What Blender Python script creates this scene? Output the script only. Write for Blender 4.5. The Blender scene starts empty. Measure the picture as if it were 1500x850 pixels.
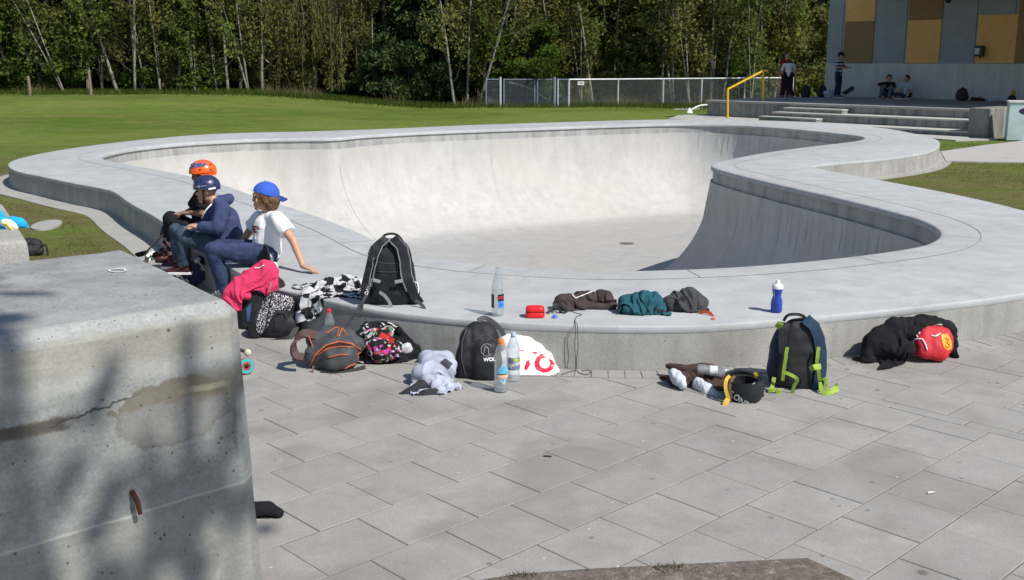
import bpy, bmesh, math, random
import numpy as np
from mathutils import Vector, Matrix, noise, geometry

random.seed(7)
SC = bpy.context.scene
COL = SC.collection
PI = math.pi
V = Vector

# ---------------------------------------------------------------- camera numbers (metres, camera at the origin, looking along +Y)
FPX, PIT, CH = 1538.0, math.radians(12.3), 1.9

def ray(px, py):
    r = (px - 750) / FPX
    u = (425 - py) / FPX
    return (r, math.cos(PIT) + u * math.sin(PIT), -math.sin(PIT) + u * math.cos(PIT))

def P(px, py, z=0.0):
    d = ray(px, py)
    t = (z - CH) / d[2]
    return V((d[0] * t, d[1] * t, z))

def PY(px, py, y):
    d = ray(px, py)
    t = y / d[1]
    return V((d[0] * t, y, CH + d[2] * t))

# ---------------------------------------------------------------- materials
def NT(name):
    m = bpy.data.materials.new(name)
    m.use_nodes = True
    nt = m.node_tree
    b = nt.nodes['Principled BSDF']
    return m, nt, b

def node(nt, typ, ins=None, **kw):
    n = nt.nodes.new(typ)
    for k, v in kw.items():
        setattr(n, k, v)
    for k, v in (ins or {}).items():
        s = n.inputs[k]
        if hasattr(v, 'links') or isinstance(v, bpy.types.NodeSocket):
            nt.links.new(v, s)
        else:
            s.default_value = v
    return n

def rgb(c):
    return (c[0], c[1], c[2], 1.0)

def pos(nt):
    return node(nt, 'ShaderNodeTexCoord').outputs['Object']

def wpos(nt):
    return node(nt, 'ShaderNodeNewGeometry').outputs['Position']

def nz(nt, co, scale, detail=4.0, rough=0.6, dist=0.0):
    return node(nt, 'ShaderNodeTexNoise', {'Vector': co, 'Scale': scale, 'Detail': detail, 'Roughness': rough, 'Distortion': dist}).outputs['Fac']

def scl(nt, co, s, rot=(0, 0, 0)):
    return node(nt, 'ShaderNodeMapping', {'Vector': co, 'Scale': s, 'Rotation': rot}).outputs['Vector']

def ramp(nt, f, stops):
    r = node(nt, 'ShaderNodeValToRGB', {'Fac': f})
    el = r.color_ramp.elements
    while len(el) < len(stops):
        el.new(0.5)
    for e, (p, c) in zip(el, stops):
        e.position = p
        e.color = rgb(c) if hasattr(c, '__len__') else (c, c, c, 1)
    return r.outputs['Color']

def mix(nt, f, a, b, mode='MIX'):
    n = nt.nodes.new('ShaderNodeMix')
    n.data_type = 'RGBA'
    n.blend_type = mode
    for i, v in ((0, f), (6, a), (7, b)):
        s = n.inputs[i]
        if isinstance(v, bpy.types.NodeSocket):
            nt.links.new(v, s)
        elif i == 0:
            s.default_value = v
        else:
            s.default_value = rgb(v)
    return n.outputs[2]

def math_(nt, op, a, b=0.0, c=None):
    n = nt.nodes.new('ShaderNodeMath')
    n.operation = op
    for i, v in enumerate((a, b) if c is None else (a, b, c)):
        if isinstance(v, bpy.types.NodeSocket):
            nt.links.new(v, n.inputs[i])
        else:
            n.inputs[i].default_value = v
    return n.outputs[0]

def bump(nt, b, h, strength, dist=0.01):
    n = node(nt, 'ShaderNodeBump', {'Height': h, 'Strength': strength, 'Distance': dist})
    nt.links.new(n.outputs['Normal'], b.inputs['Normal'])
    return n

MATS = {}

def mat(name, col, rough=0.75, var=0.18, scale=8.0, bmp=0.0, bsc=120.0, metal=0.0, spec=0.4, sheen=0.0):
    """a plain material: base colour with soft uneven wear and an optional fine bump"""
    if name in MATS:
        return MATS[name]
    m, nt, b = NT(name)
    co = pos(nt)
    f = nz(nt, co, scale, 5.0)
    lo = [c * (1 - var) for c in col]
    hi = [min(1, c * (1 + var)) for c in col]
    nt.links.new(ramp(nt, f, [(0.3, lo), (0.7, hi)]), b.inputs['Base Color'])
    b.inputs['Roughness'].default_value = rough
    b.inputs['Metallic'].default_value = metal
    b.inputs['Specular IOR Level'].default_value = spec
    if sheen:
        b.inputs['Sheen Weight'].default_value = sheen
    if bmp:
        bump(nt, b, nz(nt, co, bsc, 3.0), bmp, 0.004)
    MATS[name] = m
    return m

def cloth(name, col, var=0.22, rough=0.9, weave=350.0):
    if name in MATS:
        return MATS[name]
    m = mat(name, col, rough, var, 14.0, 0.35, weave, spec=0.15, sheen=0.0)
    return m

def concrete(name, col, streak=0.25, patch=0.12, speck=0.08, warm=0.0, bmp=0.25, stain=0.0, holes=0.0):
    m, nt, b = NT(name)
    co = wpos(nt)
    big = nz(nt, co, 0.55, 5.0, 0.6, 0.4)
    med = nz(nt, co, 4.0, 6.0, 0.65)
    fine = nz(nt, co, 70.0, 3.0, 0.7)
    st = nz(nt, scl(nt, co, (2.6, 2.6, 0.25)), 1.6, 6.0, 0.7)
    c = mix(nt, big, [x * (1 - patch) for x in col], [x * (1 + patch) for x in col])
    k = ramp(nt, med, [(0.3, 1 - patch * 0.9), (0.7, 1 + patch * 0.4)])
    c = mix(nt, 1.0, c, k, 'MULTIPLY')
    if streak:
        k = ramp(nt, st, [(0.36, 1 - streak), (0.58, 1.0)])
        c = mix(nt, 1.0, c, k, 'MULTIPLY')
    k = ramp(nt, fine, [(0.3, 1 - speck), (0.62, 1 + speck * 0.3)])
    c = mix(nt, 1.0, c, k, 'MULTIPLY')
    if warm:
        w = ramp(nt, nz(nt, co, 0.35, 4.0, 0.5, 0.6), [(0.42, 0.0), (0.62, 1.0)])
        w2 = math_(nt, 'MULTIPLY', w, warm)
        c = mix(nt, w2, c, [col[0] * 1.02, col[1] * 0.95, col[2] * 0.82])
    if stain:
        s = ramp(nt, nz(nt, co, 2.1, 6.0, 0.62, 1.2), [(0.56, 0.0), (0.66, 1.0)])
        s = math_(nt, 'MULTIPLY', s, stain)
        c = mix(nt, s, c, [col[0] * 0.5, col[1] * 0.48, col[2] * 0.43])
    h = math_(nt, 'ADD', math_(nt, 'MULTIPLY', fine, 0.35), med)
    if holes:
        vo = node(nt, 'ShaderNodeTexVoronoi', {'Vector': scl(nt, co, (1, 1, 1.4)), 'Scale': 17.0, 'Randomness': 1.0})
        sz = math_(nt, 'MULTIPLY', nz(nt, co, 2.3, 3.0), 0.22)
        hm = math_(nt, 'LESS_THAN', vo.outputs['Distance'], math_(nt, 'SUBTRACT', sz, 0.045))
        c = mix(nt, math_(nt, 'MULTIPLY', hm, 0.75), c, [x * 0.22 for x in col])
        h = math_(nt, 'SUBTRACT', h, math_(nt, 'MULTIPLY', hm, 1.5))
    nt.links.new(c, b.inputs['Base Color'])
    b.inputs['Roughness'].default_value = 0.88
    b.inputs['Specular IOR Level'].default_value = 0.25
    bump(nt, b, h, bmp, 0.012)
    return m

# ---------------------------------------------------------------- objects
ORIG = {}

def setp(o, label=None, cat=None, group=None, kind=None):
    if label: o['label'] = label
    if cat: o['category'] = cat
    if group: o['group'] = group
    if kind: o['kind'] = kind
    return o

def link(name, me, parent=None, mats=None, smooth=False, angle=None):
    """link a mesh whose vertices are world coordinates; its origin becomes the parent's, or its own base"""
    me.name = name
    for m in (mats if isinstance(mats, (list, tuple)) else [mats]):
        if m is not None:
            me.materials.append(m)
    if parent is not None:
        org = ORIG[parent.name]
    else:
        n = len(me.vertices)
        a = np.empty(n * 3); me.vertices.foreach_get('co', a); a = a.reshape(-1, 3)
        org = V((a[:, 0].mean(), a[:, 1].mean(), a[:, 2].min()))
    me.transform(Matrix.Translation(-org))
    if smooth:
        me.polygons.foreach_set('use_smooth', [True] * len(me.polygons))
        if angle:
            me.set_sharp_from_angle(angle=math.radians(angle))
    o = bpy.data.objects.new(name, me)
    COL.objects.link(o)
    ORIG[o.name] = org.copy()
    if parent is not None:
        o.parent = parent
    else:
        o.location = org
    return o

def thing(name, label, cat, loc, group=None):
    o = bpy.data.objects.new(name, None)
    COL.objects.link(o)
    o.empty_display_size = 0.1
    o.location = loc
    ORIG[o.name] = V(loc)
    return setp(o, label, cat, group)

def struct(o):
    o['kind'] = 'structure'
    return o

def frame_from(d, up=V((0, 0, 1))):
    d = d.normalized()
    if abs(d.dot(up)) > 0.98:
        up = V((0, 1, 0))
    x = d.cross(up).normalized()
    y = x.cross(d).normalized()
    return x, y, d

class MB:
    """collects simple shapes into one mesh"""
    def __init__(s):
        s.v, s.f, s.mi = [], [], []
        s.m = 0
    def face(s, idx):
        s.f.append(tuple(idx)); s.mi.append(s.m)
    def quad(s, a, b, c, d):
        n = len(s.v); s.v += [tuple(a), tuple(b), tuple(c), tuple(d)]; s.face((n, n + 1, n + 2, n + 3))
    def tri(s, a, b, c):
        n = len(s.v); s.v += [tuple(a), tuple(b), tuple(c)]; s.face((n, n + 1, n + 2))
    def box(s, c, sz, rz=0.0, rot=None):
        R = rot if rot is not None else Matrix.Rotation(rz, 3, 'Z')
        c = V(c); n = len(s.v)
        for dz in (-1, 1):
            for dx, dy in ((-1, -1), (1, -1), (1, 1), (-1, 1)):
                s.v.append(tuple(c + R @ V((dx * sz[0] / 2, dy * sz[1] / 2, dz * sz[2] / 2))))
        for q in ((3, 2, 1, 0), (4, 5, 6, 7), (0, 1, 5, 4), (1, 2, 6, 5), (2, 3, 7, 6), (3, 0, 4, 7)):
            s.face([n + i for i in q])
    def tube(s, pts, rad, seg=8, caps=True):
        pts = [V(p) for p in pts]
        if not hasattr(rad, '__len__'):
            rad = [rad] * len(pts)
        n0 = len(s.v); up = None
        for i, p in enumerate(pts):
            d = (pts[min(i + 1, len(pts) - 1)] - pts[max(i - 1, 0)])
            if d.length < 1e-9: d = V((0, 0, 1))
            d.normalize()
            if up is None:
                x = frame_from(d)[0]
            else:
                x = (up - d * up.dot(d))
                x = x.normalized() if x.length > 1e-6 else frame_from(d)[0]
            y = d.cross(x)
            up = x
            for k in range(seg):
                a = 2 * PI * k / seg
                s.v.append(tuple(p + (x * math.cos(a) + y * math.sin(a)) * rad[i]))
        for i in range(len(pts) - 1):
            for k in range(seg):
                k2 = (k + 1) % seg
                s.face((n0 + i * seg + k, n0 + i * seg + k2, n0 + (i + 1) * seg + k2, n0 + (i + 1) * seg + k))
        if caps:
            s.face([n0 + k for k in range(seg)][::-1])
            s.face([n0 + (len(pts) - 1) * seg + k for k in range(seg)])
    def ribbon(s, pts, width, thick, side):
        """a strap: rectangular section along pts; side = width direction (one vector or one per point)"""
        pts = [V(p) for p in pts]
        n0 = len(s.v)
        for i, p in enumerate(pts):
            d = (pts[min(i + 1, len(pts) - 1)] - pts[max(i - 1, 0)]).normalized()
            sd = V(side[i]) if isinstance(side, list) else V(side)
            sd = (sd - d * sd.dot(d)).normalized()
            up = sd.cross(d)
            w = width[i] if hasattr(width, '__len__') else width
            for a, b in ((-1, -1), (1, -1), (1, 1), (-1, 1)):
                s.v.append(tuple(p + sd * (a * w / 2) + up * (b * thick / 2)))
        for i in range(len(pts) - 1):
            for k in range(4):
                k2 = (k + 1) % 4
                s.face((n0 + i * 4 + k, n0 + i * 4 + k2, n0 + (i + 1) * 4 + k2, n0 + (i + 1) * 4 + k))
        s.face([n0 + k for k in range(4)][::-1])
        s.face([n0 + (len(pts) - 1) * 4 + k for k in range(4)])
    def lathe(s, prof, c=(0, 0, 0), seg=24, rot=None):
        c = V(c); n0 = len(s.v)
        for r, z in prof:
            for k in range(seg):
                a = 2 * PI * k / seg
                p = V((r * math.cos(a), r * math.sin(a), z))
                s.v.append(tuple(c + (rot @ p if rot is not None else p)))
        for i in range(len(prof) - 1):
            for k in range(seg):
                k2 = (k + 1) % seg
                s.face((n0 + i * seg + k, n0 + i * seg + k2, n0 + (i + 1) * seg + k2, n0 + (i + 1) * seg + k))
        s.face([n0 + k for k in range(seg)][::-1])
        s.face([n0 + (len(prof) - 1) * seg + k for k in range(seg)])
    def prism(s, poly, z0, z1):
        n = len(s.v); k = len(poly)
        s.v += [(p[0], p[1], z0) for p in poly] + [(p[0], p[1], z1) for p in poly]
        s.face([n + i for i in range(k)][::-1])
        s.face([n + k + i for i in range(k)])
        for i in range(k):
            j = (i + 1) % k
            s.face((n + i, n + j, n + k + j, n + k + i))
    def mesh(s, name='m'):
        me = bpy.data.meshes.new(name)
        me.from_pydata(s.v, [], s.f)
        if s.m or any(s.mi):
            me.polygons.foreach_set('material_index', s.mi)
        me.update()
        return me
    def build(s, name, mats, parent=None, smooth=False, angle=None, bevel=0.0, bseg=2):
        me = s.mesh(name)
        if bevel:
            bm = bmesh.new(); bm.from_mesh(me)
            ed = [e for e in bm.edges if e.is_manifold and e.calc_face_angle(0) > 0.5]
            bmesh.ops.bevel(bm, geom=ed, offset=bevel, segments=bseg, profile=0.6, affect='EDGES')
            bm.to_mesh(me); bm.free()
        return link(name, me, parent, mats, smooth, angle)

def fold_noise(p, freq, st=(1, 1, 1), seed=0.0):
    q = V((p[0] * st[0] * freq + seed, p[1] * st[1] * freq + seed * 1.7, p[2] * st[2] * freq - seed))
    a = noise.noise(q)
    b = noise.noise(q * 2.3 + V((5.2, 1.3, 7.7)))
    return (1 - abs(a) * 2.6) * 0.65 + (1 - abs(b) * 2.6) * 0.28

class Blob:
    """a soft body: overlapping rounded volumes melted into ONE closed surface (voxel remesh), then creased"""
    def __init__(s):
        s.mb = MB()
    def cap(s, a, b, ra, rb=None, seg=12):
        rb = ra if rb is None else rb
        a, b = V(a), V(b)
        d = b - a
        if d.length < 1e-5: d = V((0, 0, 1e-4)); b = a + d
        x, _, z = frame_from(d)
        y = z.cross(x)
        prof = []
        for t in (-0.98, -0.8, -0.45, 0.0):
            prof.append((a, ra * math.sqrt(1 - t * t), ra * t))
        for t in (0.0, 0.45, 0.8, 0.98):
            prof.append((b, rb * math.sqrt(1 - t * t), rb * t))
        n0 = len(s.mb.v)
        for c, r, h in prof:
            for k in range(seg):
                an = 2 * PI * k / seg
                s.mb.v.append(tuple(c + z * h + (x * math.cos(an) + y * math.sin(an)) * r))
        m = len(prof)
        for i in range(m - 1):
            for k in range(seg):
                k2 = (k + 1) % seg
                s.mb.face((n0 + i * seg + k, n0 + i * seg + k2, n0 + (i + 1) * seg + k2, n0 + (i + 1) * seg + k))
        s.mb.face([n0 + k for k in range(seg)][::-1])
        s.mb.face([n0 + (m - 1) * seg + k for k in range(seg)])
        return s
    def path(s, pts, rad):
        if not hasattr(rad, '__len__'): rad = [rad] * len(pts)
        for i in range(len(pts) - 1):
            s.cap(pts[i], pts[i + 1], rad[i], rad[i + 1])
        return s
    def sup(s, c, size, rot=None, p=2.0, taper=1.0, nu=28, nv=18, bend=None):
        """superellipsoid: p=2 ellipsoid, p=4 rounded box; size = half sizes; taper = scale of the top"""
        c = V(c); n0 = len(s.mb.v)
        R = rot if rot is not None else Matrix.Identity(3)
        for j in range(nv + 1):
            th = -PI / 2 + PI * (j + 0.02) / (nv + 0.04)
            for i in range(nu):
                ph = 2 * PI * i / nu
                d = V((math.cos(th) * math.cos(ph), math.cos(th) * math.sin(ph), math.sin(th)))
                r = (abs(d.x) ** p + abs(d.y) ** p + abs(d.z) ** p) ** (-1.0 / p)
                q = d * r
                k = 1 + (taper - 1) * (q.z + 1) / 2
                w = V((q.x * size[0] * k, q.y * size[1] * k, q.z * size[2]))
                if bend: w = bend(w)
                s.mb.v.append(tuple(c + R @ w))
        for j in range(nv):
            for i in range(nu):
                i2 = (i + 1) % nu
                s.mb.face((n0 + j * nu + i, n0 + j * nu + i2, n0 + (j + 1) * nu + i2, n0 + (j + 1) * nu + i))
        s.mb.face([n0 + i for i in range(nu)][::-1])
        s.mb.face([n0 + nv * nu + i for i in range(nu)])
        return s
    def ell(s, c, r, rot=None):
        if not hasattr(r, '__len__'): r = (r, r, r)
        return s.sup(c, r, rot, 2.0, nu=20, nv=12)
    def mesh(s, vox=0.008, smooth=6, fold=0.0, freq=9.0, st=(1, 1, 1), seed=0.0, floor=None, fn=None, sfac=0.5):
        me = s.mb.mesh()
        ob = bpy.data.objects.new('tmp', me)
        COL.objects.link(ob)
        r = ob.modifiers.new('r', 'REMESH'); r.mode = 'VOXEL'; r.voxel_size = vox; r.adaptivity = 0
        if smooth:
            q = ob.modifiers.new('s', 'SMOOTH'); q.factor = sfac; q.iterations = smooth
        dg = bpy.context.evaluated_depsgraph_get()
        out = bpy.data.meshes.new_from_object(ob.evaluated_get(dg))
        bpy.data.objects.remove(ob); bpy.data.meshes.remove(me)
        n = len(out.vertices)
        if fold or floor is not None or fn:
            co = np.empty(n * 3); out.vertices.foreach_get('co', co); co = co.reshape(-1, 3)
            no = np.empty(n * 3); out.vertices.foreach_get('normal', no); no = no.reshape(-1, 3)
            for i in range(n):
                p = co[i]
                if fold:
                    p = p + no[i] * fold * fold_noise(p, freq, st, seed)
                if fn:
                    p = np.array(fn(V(p), V(no[i])))
                if floor is not None and p[2] < floor:
                    p = np.array((p[0], p[1], floor + (p[2] - floor) * 0.02))
                co[i] = p
            out.vertices.foreach_set('co', co.ravel()); out.update()
        return out
    def build(s, name, mats, parent=None, matfn=None, crum=None, **kw):
        me = s.mesh(**kw)
        if crum is not None:
            crumple(me, floor=kw.get('floor'), seed=kw.get('seed', 0.0), **crum)
        if matfn:
            me.polygons.foreach_set('material_index', [matfn(p.center, p.normal) for p in me.polygons])
        return link(name, me, parent, mats, True)

def vnoise(p, f, seed):
    return np.array([tuple(noise.noise_vector(V((q[0] * f + seed, q[1] * f - seed * 1.3, q[2] * f + seed * 0.7)))) for q in p])

def crumple(me, grow=0.35, iters=110, bend=0.22, clamp=0.03, dirf=4.0, seed=0.0, amp=0.004, inner=0.35, floor=None, keep=None):
    """lets a closed soft surface outgrow its size along a wandering direction, so that it buckles into folds like cloth"""
    n = len(me.vertices)
    co = np.empty(n * 3); me.vertices.foreach_get('co', co); co = co.reshape(-1, 3)
    no = np.empty(n * 3); me.vertices.foreach_get('normal', no); no = no.reshape(-1, 3)
    ed = np.empty(len(me.edges) * 2, np.int32); me.edges.foreach_get('vertices', ed); ed = ed.reshape(-1, 2)
    a, b = ed[:, 0], ed[:, 1]
    x0 = co.copy()
    D = vnoise(x0, dirf, seed + 3.1)
    D -= no * (D * no).sum(1)[:, None]
    D /= np.linalg.norm(D, axis=1)[:, None] + 1e-9
    e = x0[b] - x0[a]; L0 = np.linalg.norm(e, axis=1) + 1e-9
    c = (e / L0[:, None] * (D[a] + D[b]) * 0.5).sum(1) ** 2
    gmul = 0.6 + 0.8 * np.array([noise.noise(V((q[0] * 6 - seed, q[1] * 6, q[2] * 6 + seed))) for q in x0])[a]
    L = L0 * (1 + grow * np.clip(c * (0.6 + gmul), 0, 2))
    deg = np.bincount(ed.ravel(), minlength=n).astype(float)[:, None]
    ini = np.array([noise.noise(V((q[0] * 22 + seed, q[1] * 22, q[2] * 22))) + 0.5 * noise.noise(V((q[0] * 45, q[1] * 45 + seed, q[2] * 45))) for q in x0])
    x = x0 + no * (ini * amp)[:, None]
    kp = np.ones(n) if keep is None else np.array([keep(V(p)) for p in x0])
    def acc(v):
        o = np.zeros((n, 3))
        for k in range(3):
            o[:, k] = np.bincount(a, v[:, k], n) - np.bincount(b, v[:, k], n)
        return o
    for it in range(iters):
        d = x[b] - x[a]; l = np.linalg.norm(d, axis=1) + 1e-9
        x = x + acc(d * ((l - L) / l * 0.5)[:, None]) / deg * 1.6
        d = x[b] - x[a]
        x = x + acc(d) / deg * bend * 0.5
        if it % 3 == 2:                                     # bend: let the smooth field, not the zigzag, survive
            d = x[b] - x[a]; lap = acc(d) / deg
            x = x - (acc(lap[b] - lap[a]) / deg) * 0.25
        h = ((x - x0) * no).sum(1)
        hc = np.clip(h, -clamp * inner * 2, clamp)
        t = (x - x0) - no * h[:, None]
        tl = np.linalg.norm(t, axis=1)[:, None]
        t = t * np.minimum(1, clamp * 0.6 / (tl + 1e-9))
        x = x0 + (t + no * hc[:, None]) * kp[:, None]
        if floor is not None: x[:, 2] = np.maximum(x[:, 2], floor)
    me.vertices.foreach_set('co', x.ravel()); me.update()
    return me

def text_mesh(txt, size, depth=0.001, align='CENTER', bold=0.0, shear=0.0):
    """letters as a mesh in the XY plane, x to the right"""
    c = bpy.data.curves.new('t', 'FONT')
    c.body = txt; c.size = size; c.extrude = depth; c.align_x = align; c.align_y = 'CENTER'; c.offset = bold; c.shear = shear
    c.resolution_u = 3
    ob = bpy.data.objects.new('t', c); COL.objects.link(ob)
    dg = bpy.context.evaluated_depsgraph_get()
    me = bpy.data.meshes.new_from_object(ob.evaluated_get(dg))
    bpy.data.objects.remove(ob)
    return me

def place_text(name, txt, size, fn, m, parent, **kw):
    """fn maps (x, y, z) of the flat letters to a world point"""
    me = text_mesh(txt, size, **kw)
    me.materials.clear()
    for v in me.vertices:
        v.co = fn(v.co.x, v.co.y, v.co.z)
    return link(name, me, parent, m)

def copy_tree(o, parent=None):
    c = o.copy(); COL.objects.link(c)
    ORIG[c.name] = ORIG.get(o.name, V((0, 0, 0))).copy()
    if parent is not None: c.parent = parent
    for ch in list(o.children):
        copy_tree(ch, c)
    return c

def spline(pts, step, closed=True, sub=24):
    """Catmull-Rom through pts (2D or 3D), resampled evenly"""
    p = [np.array(q, float) for q in pts]
    n = len(p); out = []
    rng = range(n if closed else n - 1)
    for i in rng:
        if closed:
            a, b, c, d = p[(i - 1) % n], p[i], p[(i + 1) % n], p[(i + 2) % n]
        else:
            a, b, c, d = p[max(i - 1, 0)], p[i], p[i + 1], p[min(i + 2, n - 1)]
        for k in range(sub):
            t = k / sub
            out.append(0.5 * ((2 * b) + (c - a) * t + (2 * a - 5 * b + 4 * c - d) * t * t + (3 * b - a - 3 * c + d) * t ** 3))
    if not closed: out.append(p[-1])
    out = np.array(out)
    q = np.vstack([out, out[:1]]) if closed else out
    L = np.r_[0, np.cumsum(np.linalg.norm(np.diff(q, axis=0), axis=1))]
    m = max(3, int(round(L[-1] / step)))
    t = np.linspace(0, L[-1], m + (0 if closed else 1), endpoint=not closed)
    return np.stack([np.interp(t, L, q[:, k]) for k in range(q.shape[1])], 1)

def inside(poly, pts):
    poly = np.asarray(poly); pts = np.asarray(pts)
    x, y = pts[:, 0], pts[:, 1]
    c = np.zeros(len(pts), bool)
    a = poly; b = np.roll(poly, -1, 0)
    for (x0, y0), (x1, y1) in zip(a[:, :2], b[:, :2]):
        if y0 == y1: continue
        m = ((y0 > y) != (y1 > y)) & (x < (x1 - x0) * (y - y0) / (y1 - y0) + x0)
        c ^= m
    return c

def dist_poly(poly, pts):
    a = np.asarray(poly)[:, :2]; b = np.roll(a, -1, 0)
    d = b - a; L = (d ** 2).sum(1)
    out = np.empty(len(pts))
    for i0 in range(0, len(pts), 2000):
        q = pts[i0:i0 + 2000, None, :] - a[None]
        t = np.clip((q * d[None]).sum(2) / L[None], 0, 1)
        out[i0:i0 + 2000] = np.sqrt(((q - t[..., None] * d[None]) ** 2).sum(2)).min(1)
    return out

def normals2(poly):
    """outward normals of a counter-clockwise loop"""
    t = np.roll(poly, -1, 0) - np.roll(poly, 1, 0)
    t /= np.linalg.norm(t, axis=1)[:, None]
    return np.stack([t[:, 1], -t[:, 0]], 1)

def ccw(p):
    p = np.asarray(p)
    a = (p[:, 0] * np.roll(p[:, 1], -1) - np.roll(p[:, 0], -1) * p[:, 1]).sum()
    return p if a > 0 else p[::-1].copy()

def cdt(loops, extra, keep):
    """triangulate loops + extra points; keep(centroids) selects triangles. Returns pts (n,2), tris (m,3)"""
    vs, es = [], []
    for lp in loops:
        n0 = len(vs); k = len(lp)
        vs += [V((float(p[0]), float(p[1]))) for p in lp]
        es += [(n0 + i, n0 + (i + 1) % k) for i in range(k)]
    vs += [V((float(p[0]), float(p[1]))) for p in extra]
    r = geometry.delaunay_2d_cdt(vs, es, [], 0, 1e-6)
    pts = np.array([(p.x, p.y) for p in r[0]]); tri = np.array([f for f in r[2]])
    cen = pts[tri].mean(1)
    return pts, tri[keep(cen)]

def tri_mesh(name, xyz, tri, flip_up=True):
    a, b, c = xyz[tri[:, 0]], xyz[tri[:, 1]], xyz[tri[:, 2]]
    nzv = (b[:, 0] - a[:, 0]) * (c[:, 1] - a[:, 1]) - (b[:, 1] - a[:, 1]) * (c[:, 0] - a[:, 0])
    tri = np.where((nzv < 0)[:, None], tri[:, ::-1], tri)
    me = bpy.data.meshes.new(name)
    me.from_pydata([tuple(map(float, p)) for p in xyz], [], [tuple(map(int, t)) for t in tri])
    me.update()
    return me

def smoothstep(a, b, x):
    t = np.clip((x - a) / (b - a), 0, 1)
    return t * t * (3 - 2 * t)

def gz(x, y):
    """height of the lawn: a low bank rising towards the wood at the left"""
    x = np.asarray(x, float); y = np.asarray(y, float)
    z = 0.62 * smoothstep(27, 43, y) * smoothstep(-2.0, -11.5, x)
    z = z + 0.10 * smoothstep(30, 42, y) * (1 - smoothstep(1.0, -9.0, x)) * smoothstep(9, 3, x)
    z = z + 2.0 * smoothstep(48, 90, y) 
    return z
# ---------------------------------------------------------------- camera, sun and sky
cam = bpy.data.cameras.new('camera')
cam.sensor_width = 36.0
cam.lens = FPX / 1500 * 36.0
cam.clip_start = 0.05
cam.clip_end = 2000
co = bpy.data.objects.new('camera', cam)
COL.objects.link(co)
co.location = (0, 0, CH)
co.rotation_euler = (PI / 2 - PIT, 0, 0)
SC.camera = co

SUN_EL = math.radians(48)
SUN_AZ = math.atan2(-0.65, 0.76)        # direction towards the sun in the ground plane
sv = V((math.cos(SUN_EL) * math.cos(SUN_AZ), math.cos(SUN_EL) * math.sin(SUN_AZ), math.sin(SUN_EL)))
sd = bpy.data.lights.new('sun', 'SUN')
sd.energy = 4.8
sd.angle = math.radians(0.5)
sd.color = (1.0, 0.955, 0.89)
so = bpy.data.objects.new('sun', sd)
COL.objects.link(so)
so.location = (20, -20, 30)
so.rotation_euler = sv.to_track_quat('Z', 'Y').to_euler()
w = bpy.data.worlds.new('World')
SC.world = w
w.use_nodes = True
nt = w.node_tree
sky = nt.nodes.new('ShaderNodeTexSky')
sky.sky_type = 'NISHITA'
sky.sun_disc = False
sky.sun_elevation = SUN_EL
sky.sun_rotation = math.atan2(sv.x, sv.y)
sky.air_density = 1.0
sky.dust_density = 0.6
bg = nt.nodes['Background']
nt.links.new(sky.outputs[0], bg.inputs[0])
bg.inputs[1].default_value = 0.10
SC.view_settings.view_transform = 'Standard'
SC.view_settings.look = 'None'
SC.view_settings.gamma = 1.0
SC.view_settings.exposure = 0.12
SC.view_settings.use_curve_mapping = False
SC.cycles.max_bounces = 8
SC.cycles.transparent_max_bounces = 16
SC.cycles.use_denoising = True
# ---------------------------------------------------------------- outlines of the skate bowl (metres)
DZ = 0.30
OUT = [(-7.5, 15.83), (-6.63, 14.87), (-5.91, 14.11), (-5.30, 13.52), (-4.98, 13.10), (-4.39, 12.02), (-3.64, 10.75), (-2.74, 9.02), (-1.86, 7.60), (-1.46, 7.20),
       (-1.0, 6.80), (-0.51, 6.55), (-0.08, 6.41), (0.47, 6.31), (1.0, 6.29), (1.45, 6.38), (2.18, 6.62), (2.64, 6.79), (3.61, 7.23), (4.6, 7.9), (5.35, 8.9), (5.65, 10.1),
       (5.62, 11.4), (5.45, 12.85), (4.98, 14.78), (4.70, 15.9), (4.75, 16.5), (5.4, 17.05), (6.33, 17.76), (7.55, 19.13), (8.53, 21.07), (8.98, 22.8), (9.1, 25.6), (8.5, 27.9), (7.1, 29.2),
       (5.4, 29.9), (3.6, 29.6), (1.4, 28.5), (-0.88, 27.27), (-3.0, 25.7), (-4.6, 24.75), (-6.6, 23.9), (-7.6, 22.3), (-8.2, 20.3), (-8.35, 18.56), (-8.15, 17.1)]
INN = [(-7.0, 17.95), (-7.2, 18.8), (-7.13, 19.9), (-6.55, 21.2), (-5.47, 22.15), (-4.4, 22.45), (-3.75, 22.6), (-3.13, 23.5), (-1.63, 24.75), (0.82, 26.13), (2.6, 27.1), (4.3, 27.75),
       (5.6, 27.35), (6.56, 26.2), (7.31, 24.4), (7.6, 23.1), (7.15, 21.85), (5.6, 20.15), (4.56, 18.95), (3.5, 17.4), (3.12, 16.5), (3.18, 15.6), (3.54, 13.95), (3.88, 12.65), (4.13, 11.46),
       (4.22, 10.7), (4.10, 9.95), (3.75, 9.33), (3.3, 8.95), (2.67, 8.59), (2.16, 8.36), (1.57, 8.17), (0.8, 8.06), (0.26, 8.15), (-0.29, 8.36), (-0.75, 8.70), (-1.03, 9.06), (-1.57, 10.16),
       (-2.31, 11.45), (-3.19, 12.85), (-4.02, 14.22), (-5.0, 15.5), (-5.8, 16.4), (-6.5, 17.2)]
outl = ccw(spline(OUT, 0.14))
innl = ccw(spline(INN, 0.10))
outn, inn_n = normals2(outl), normals2(innl)

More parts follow.
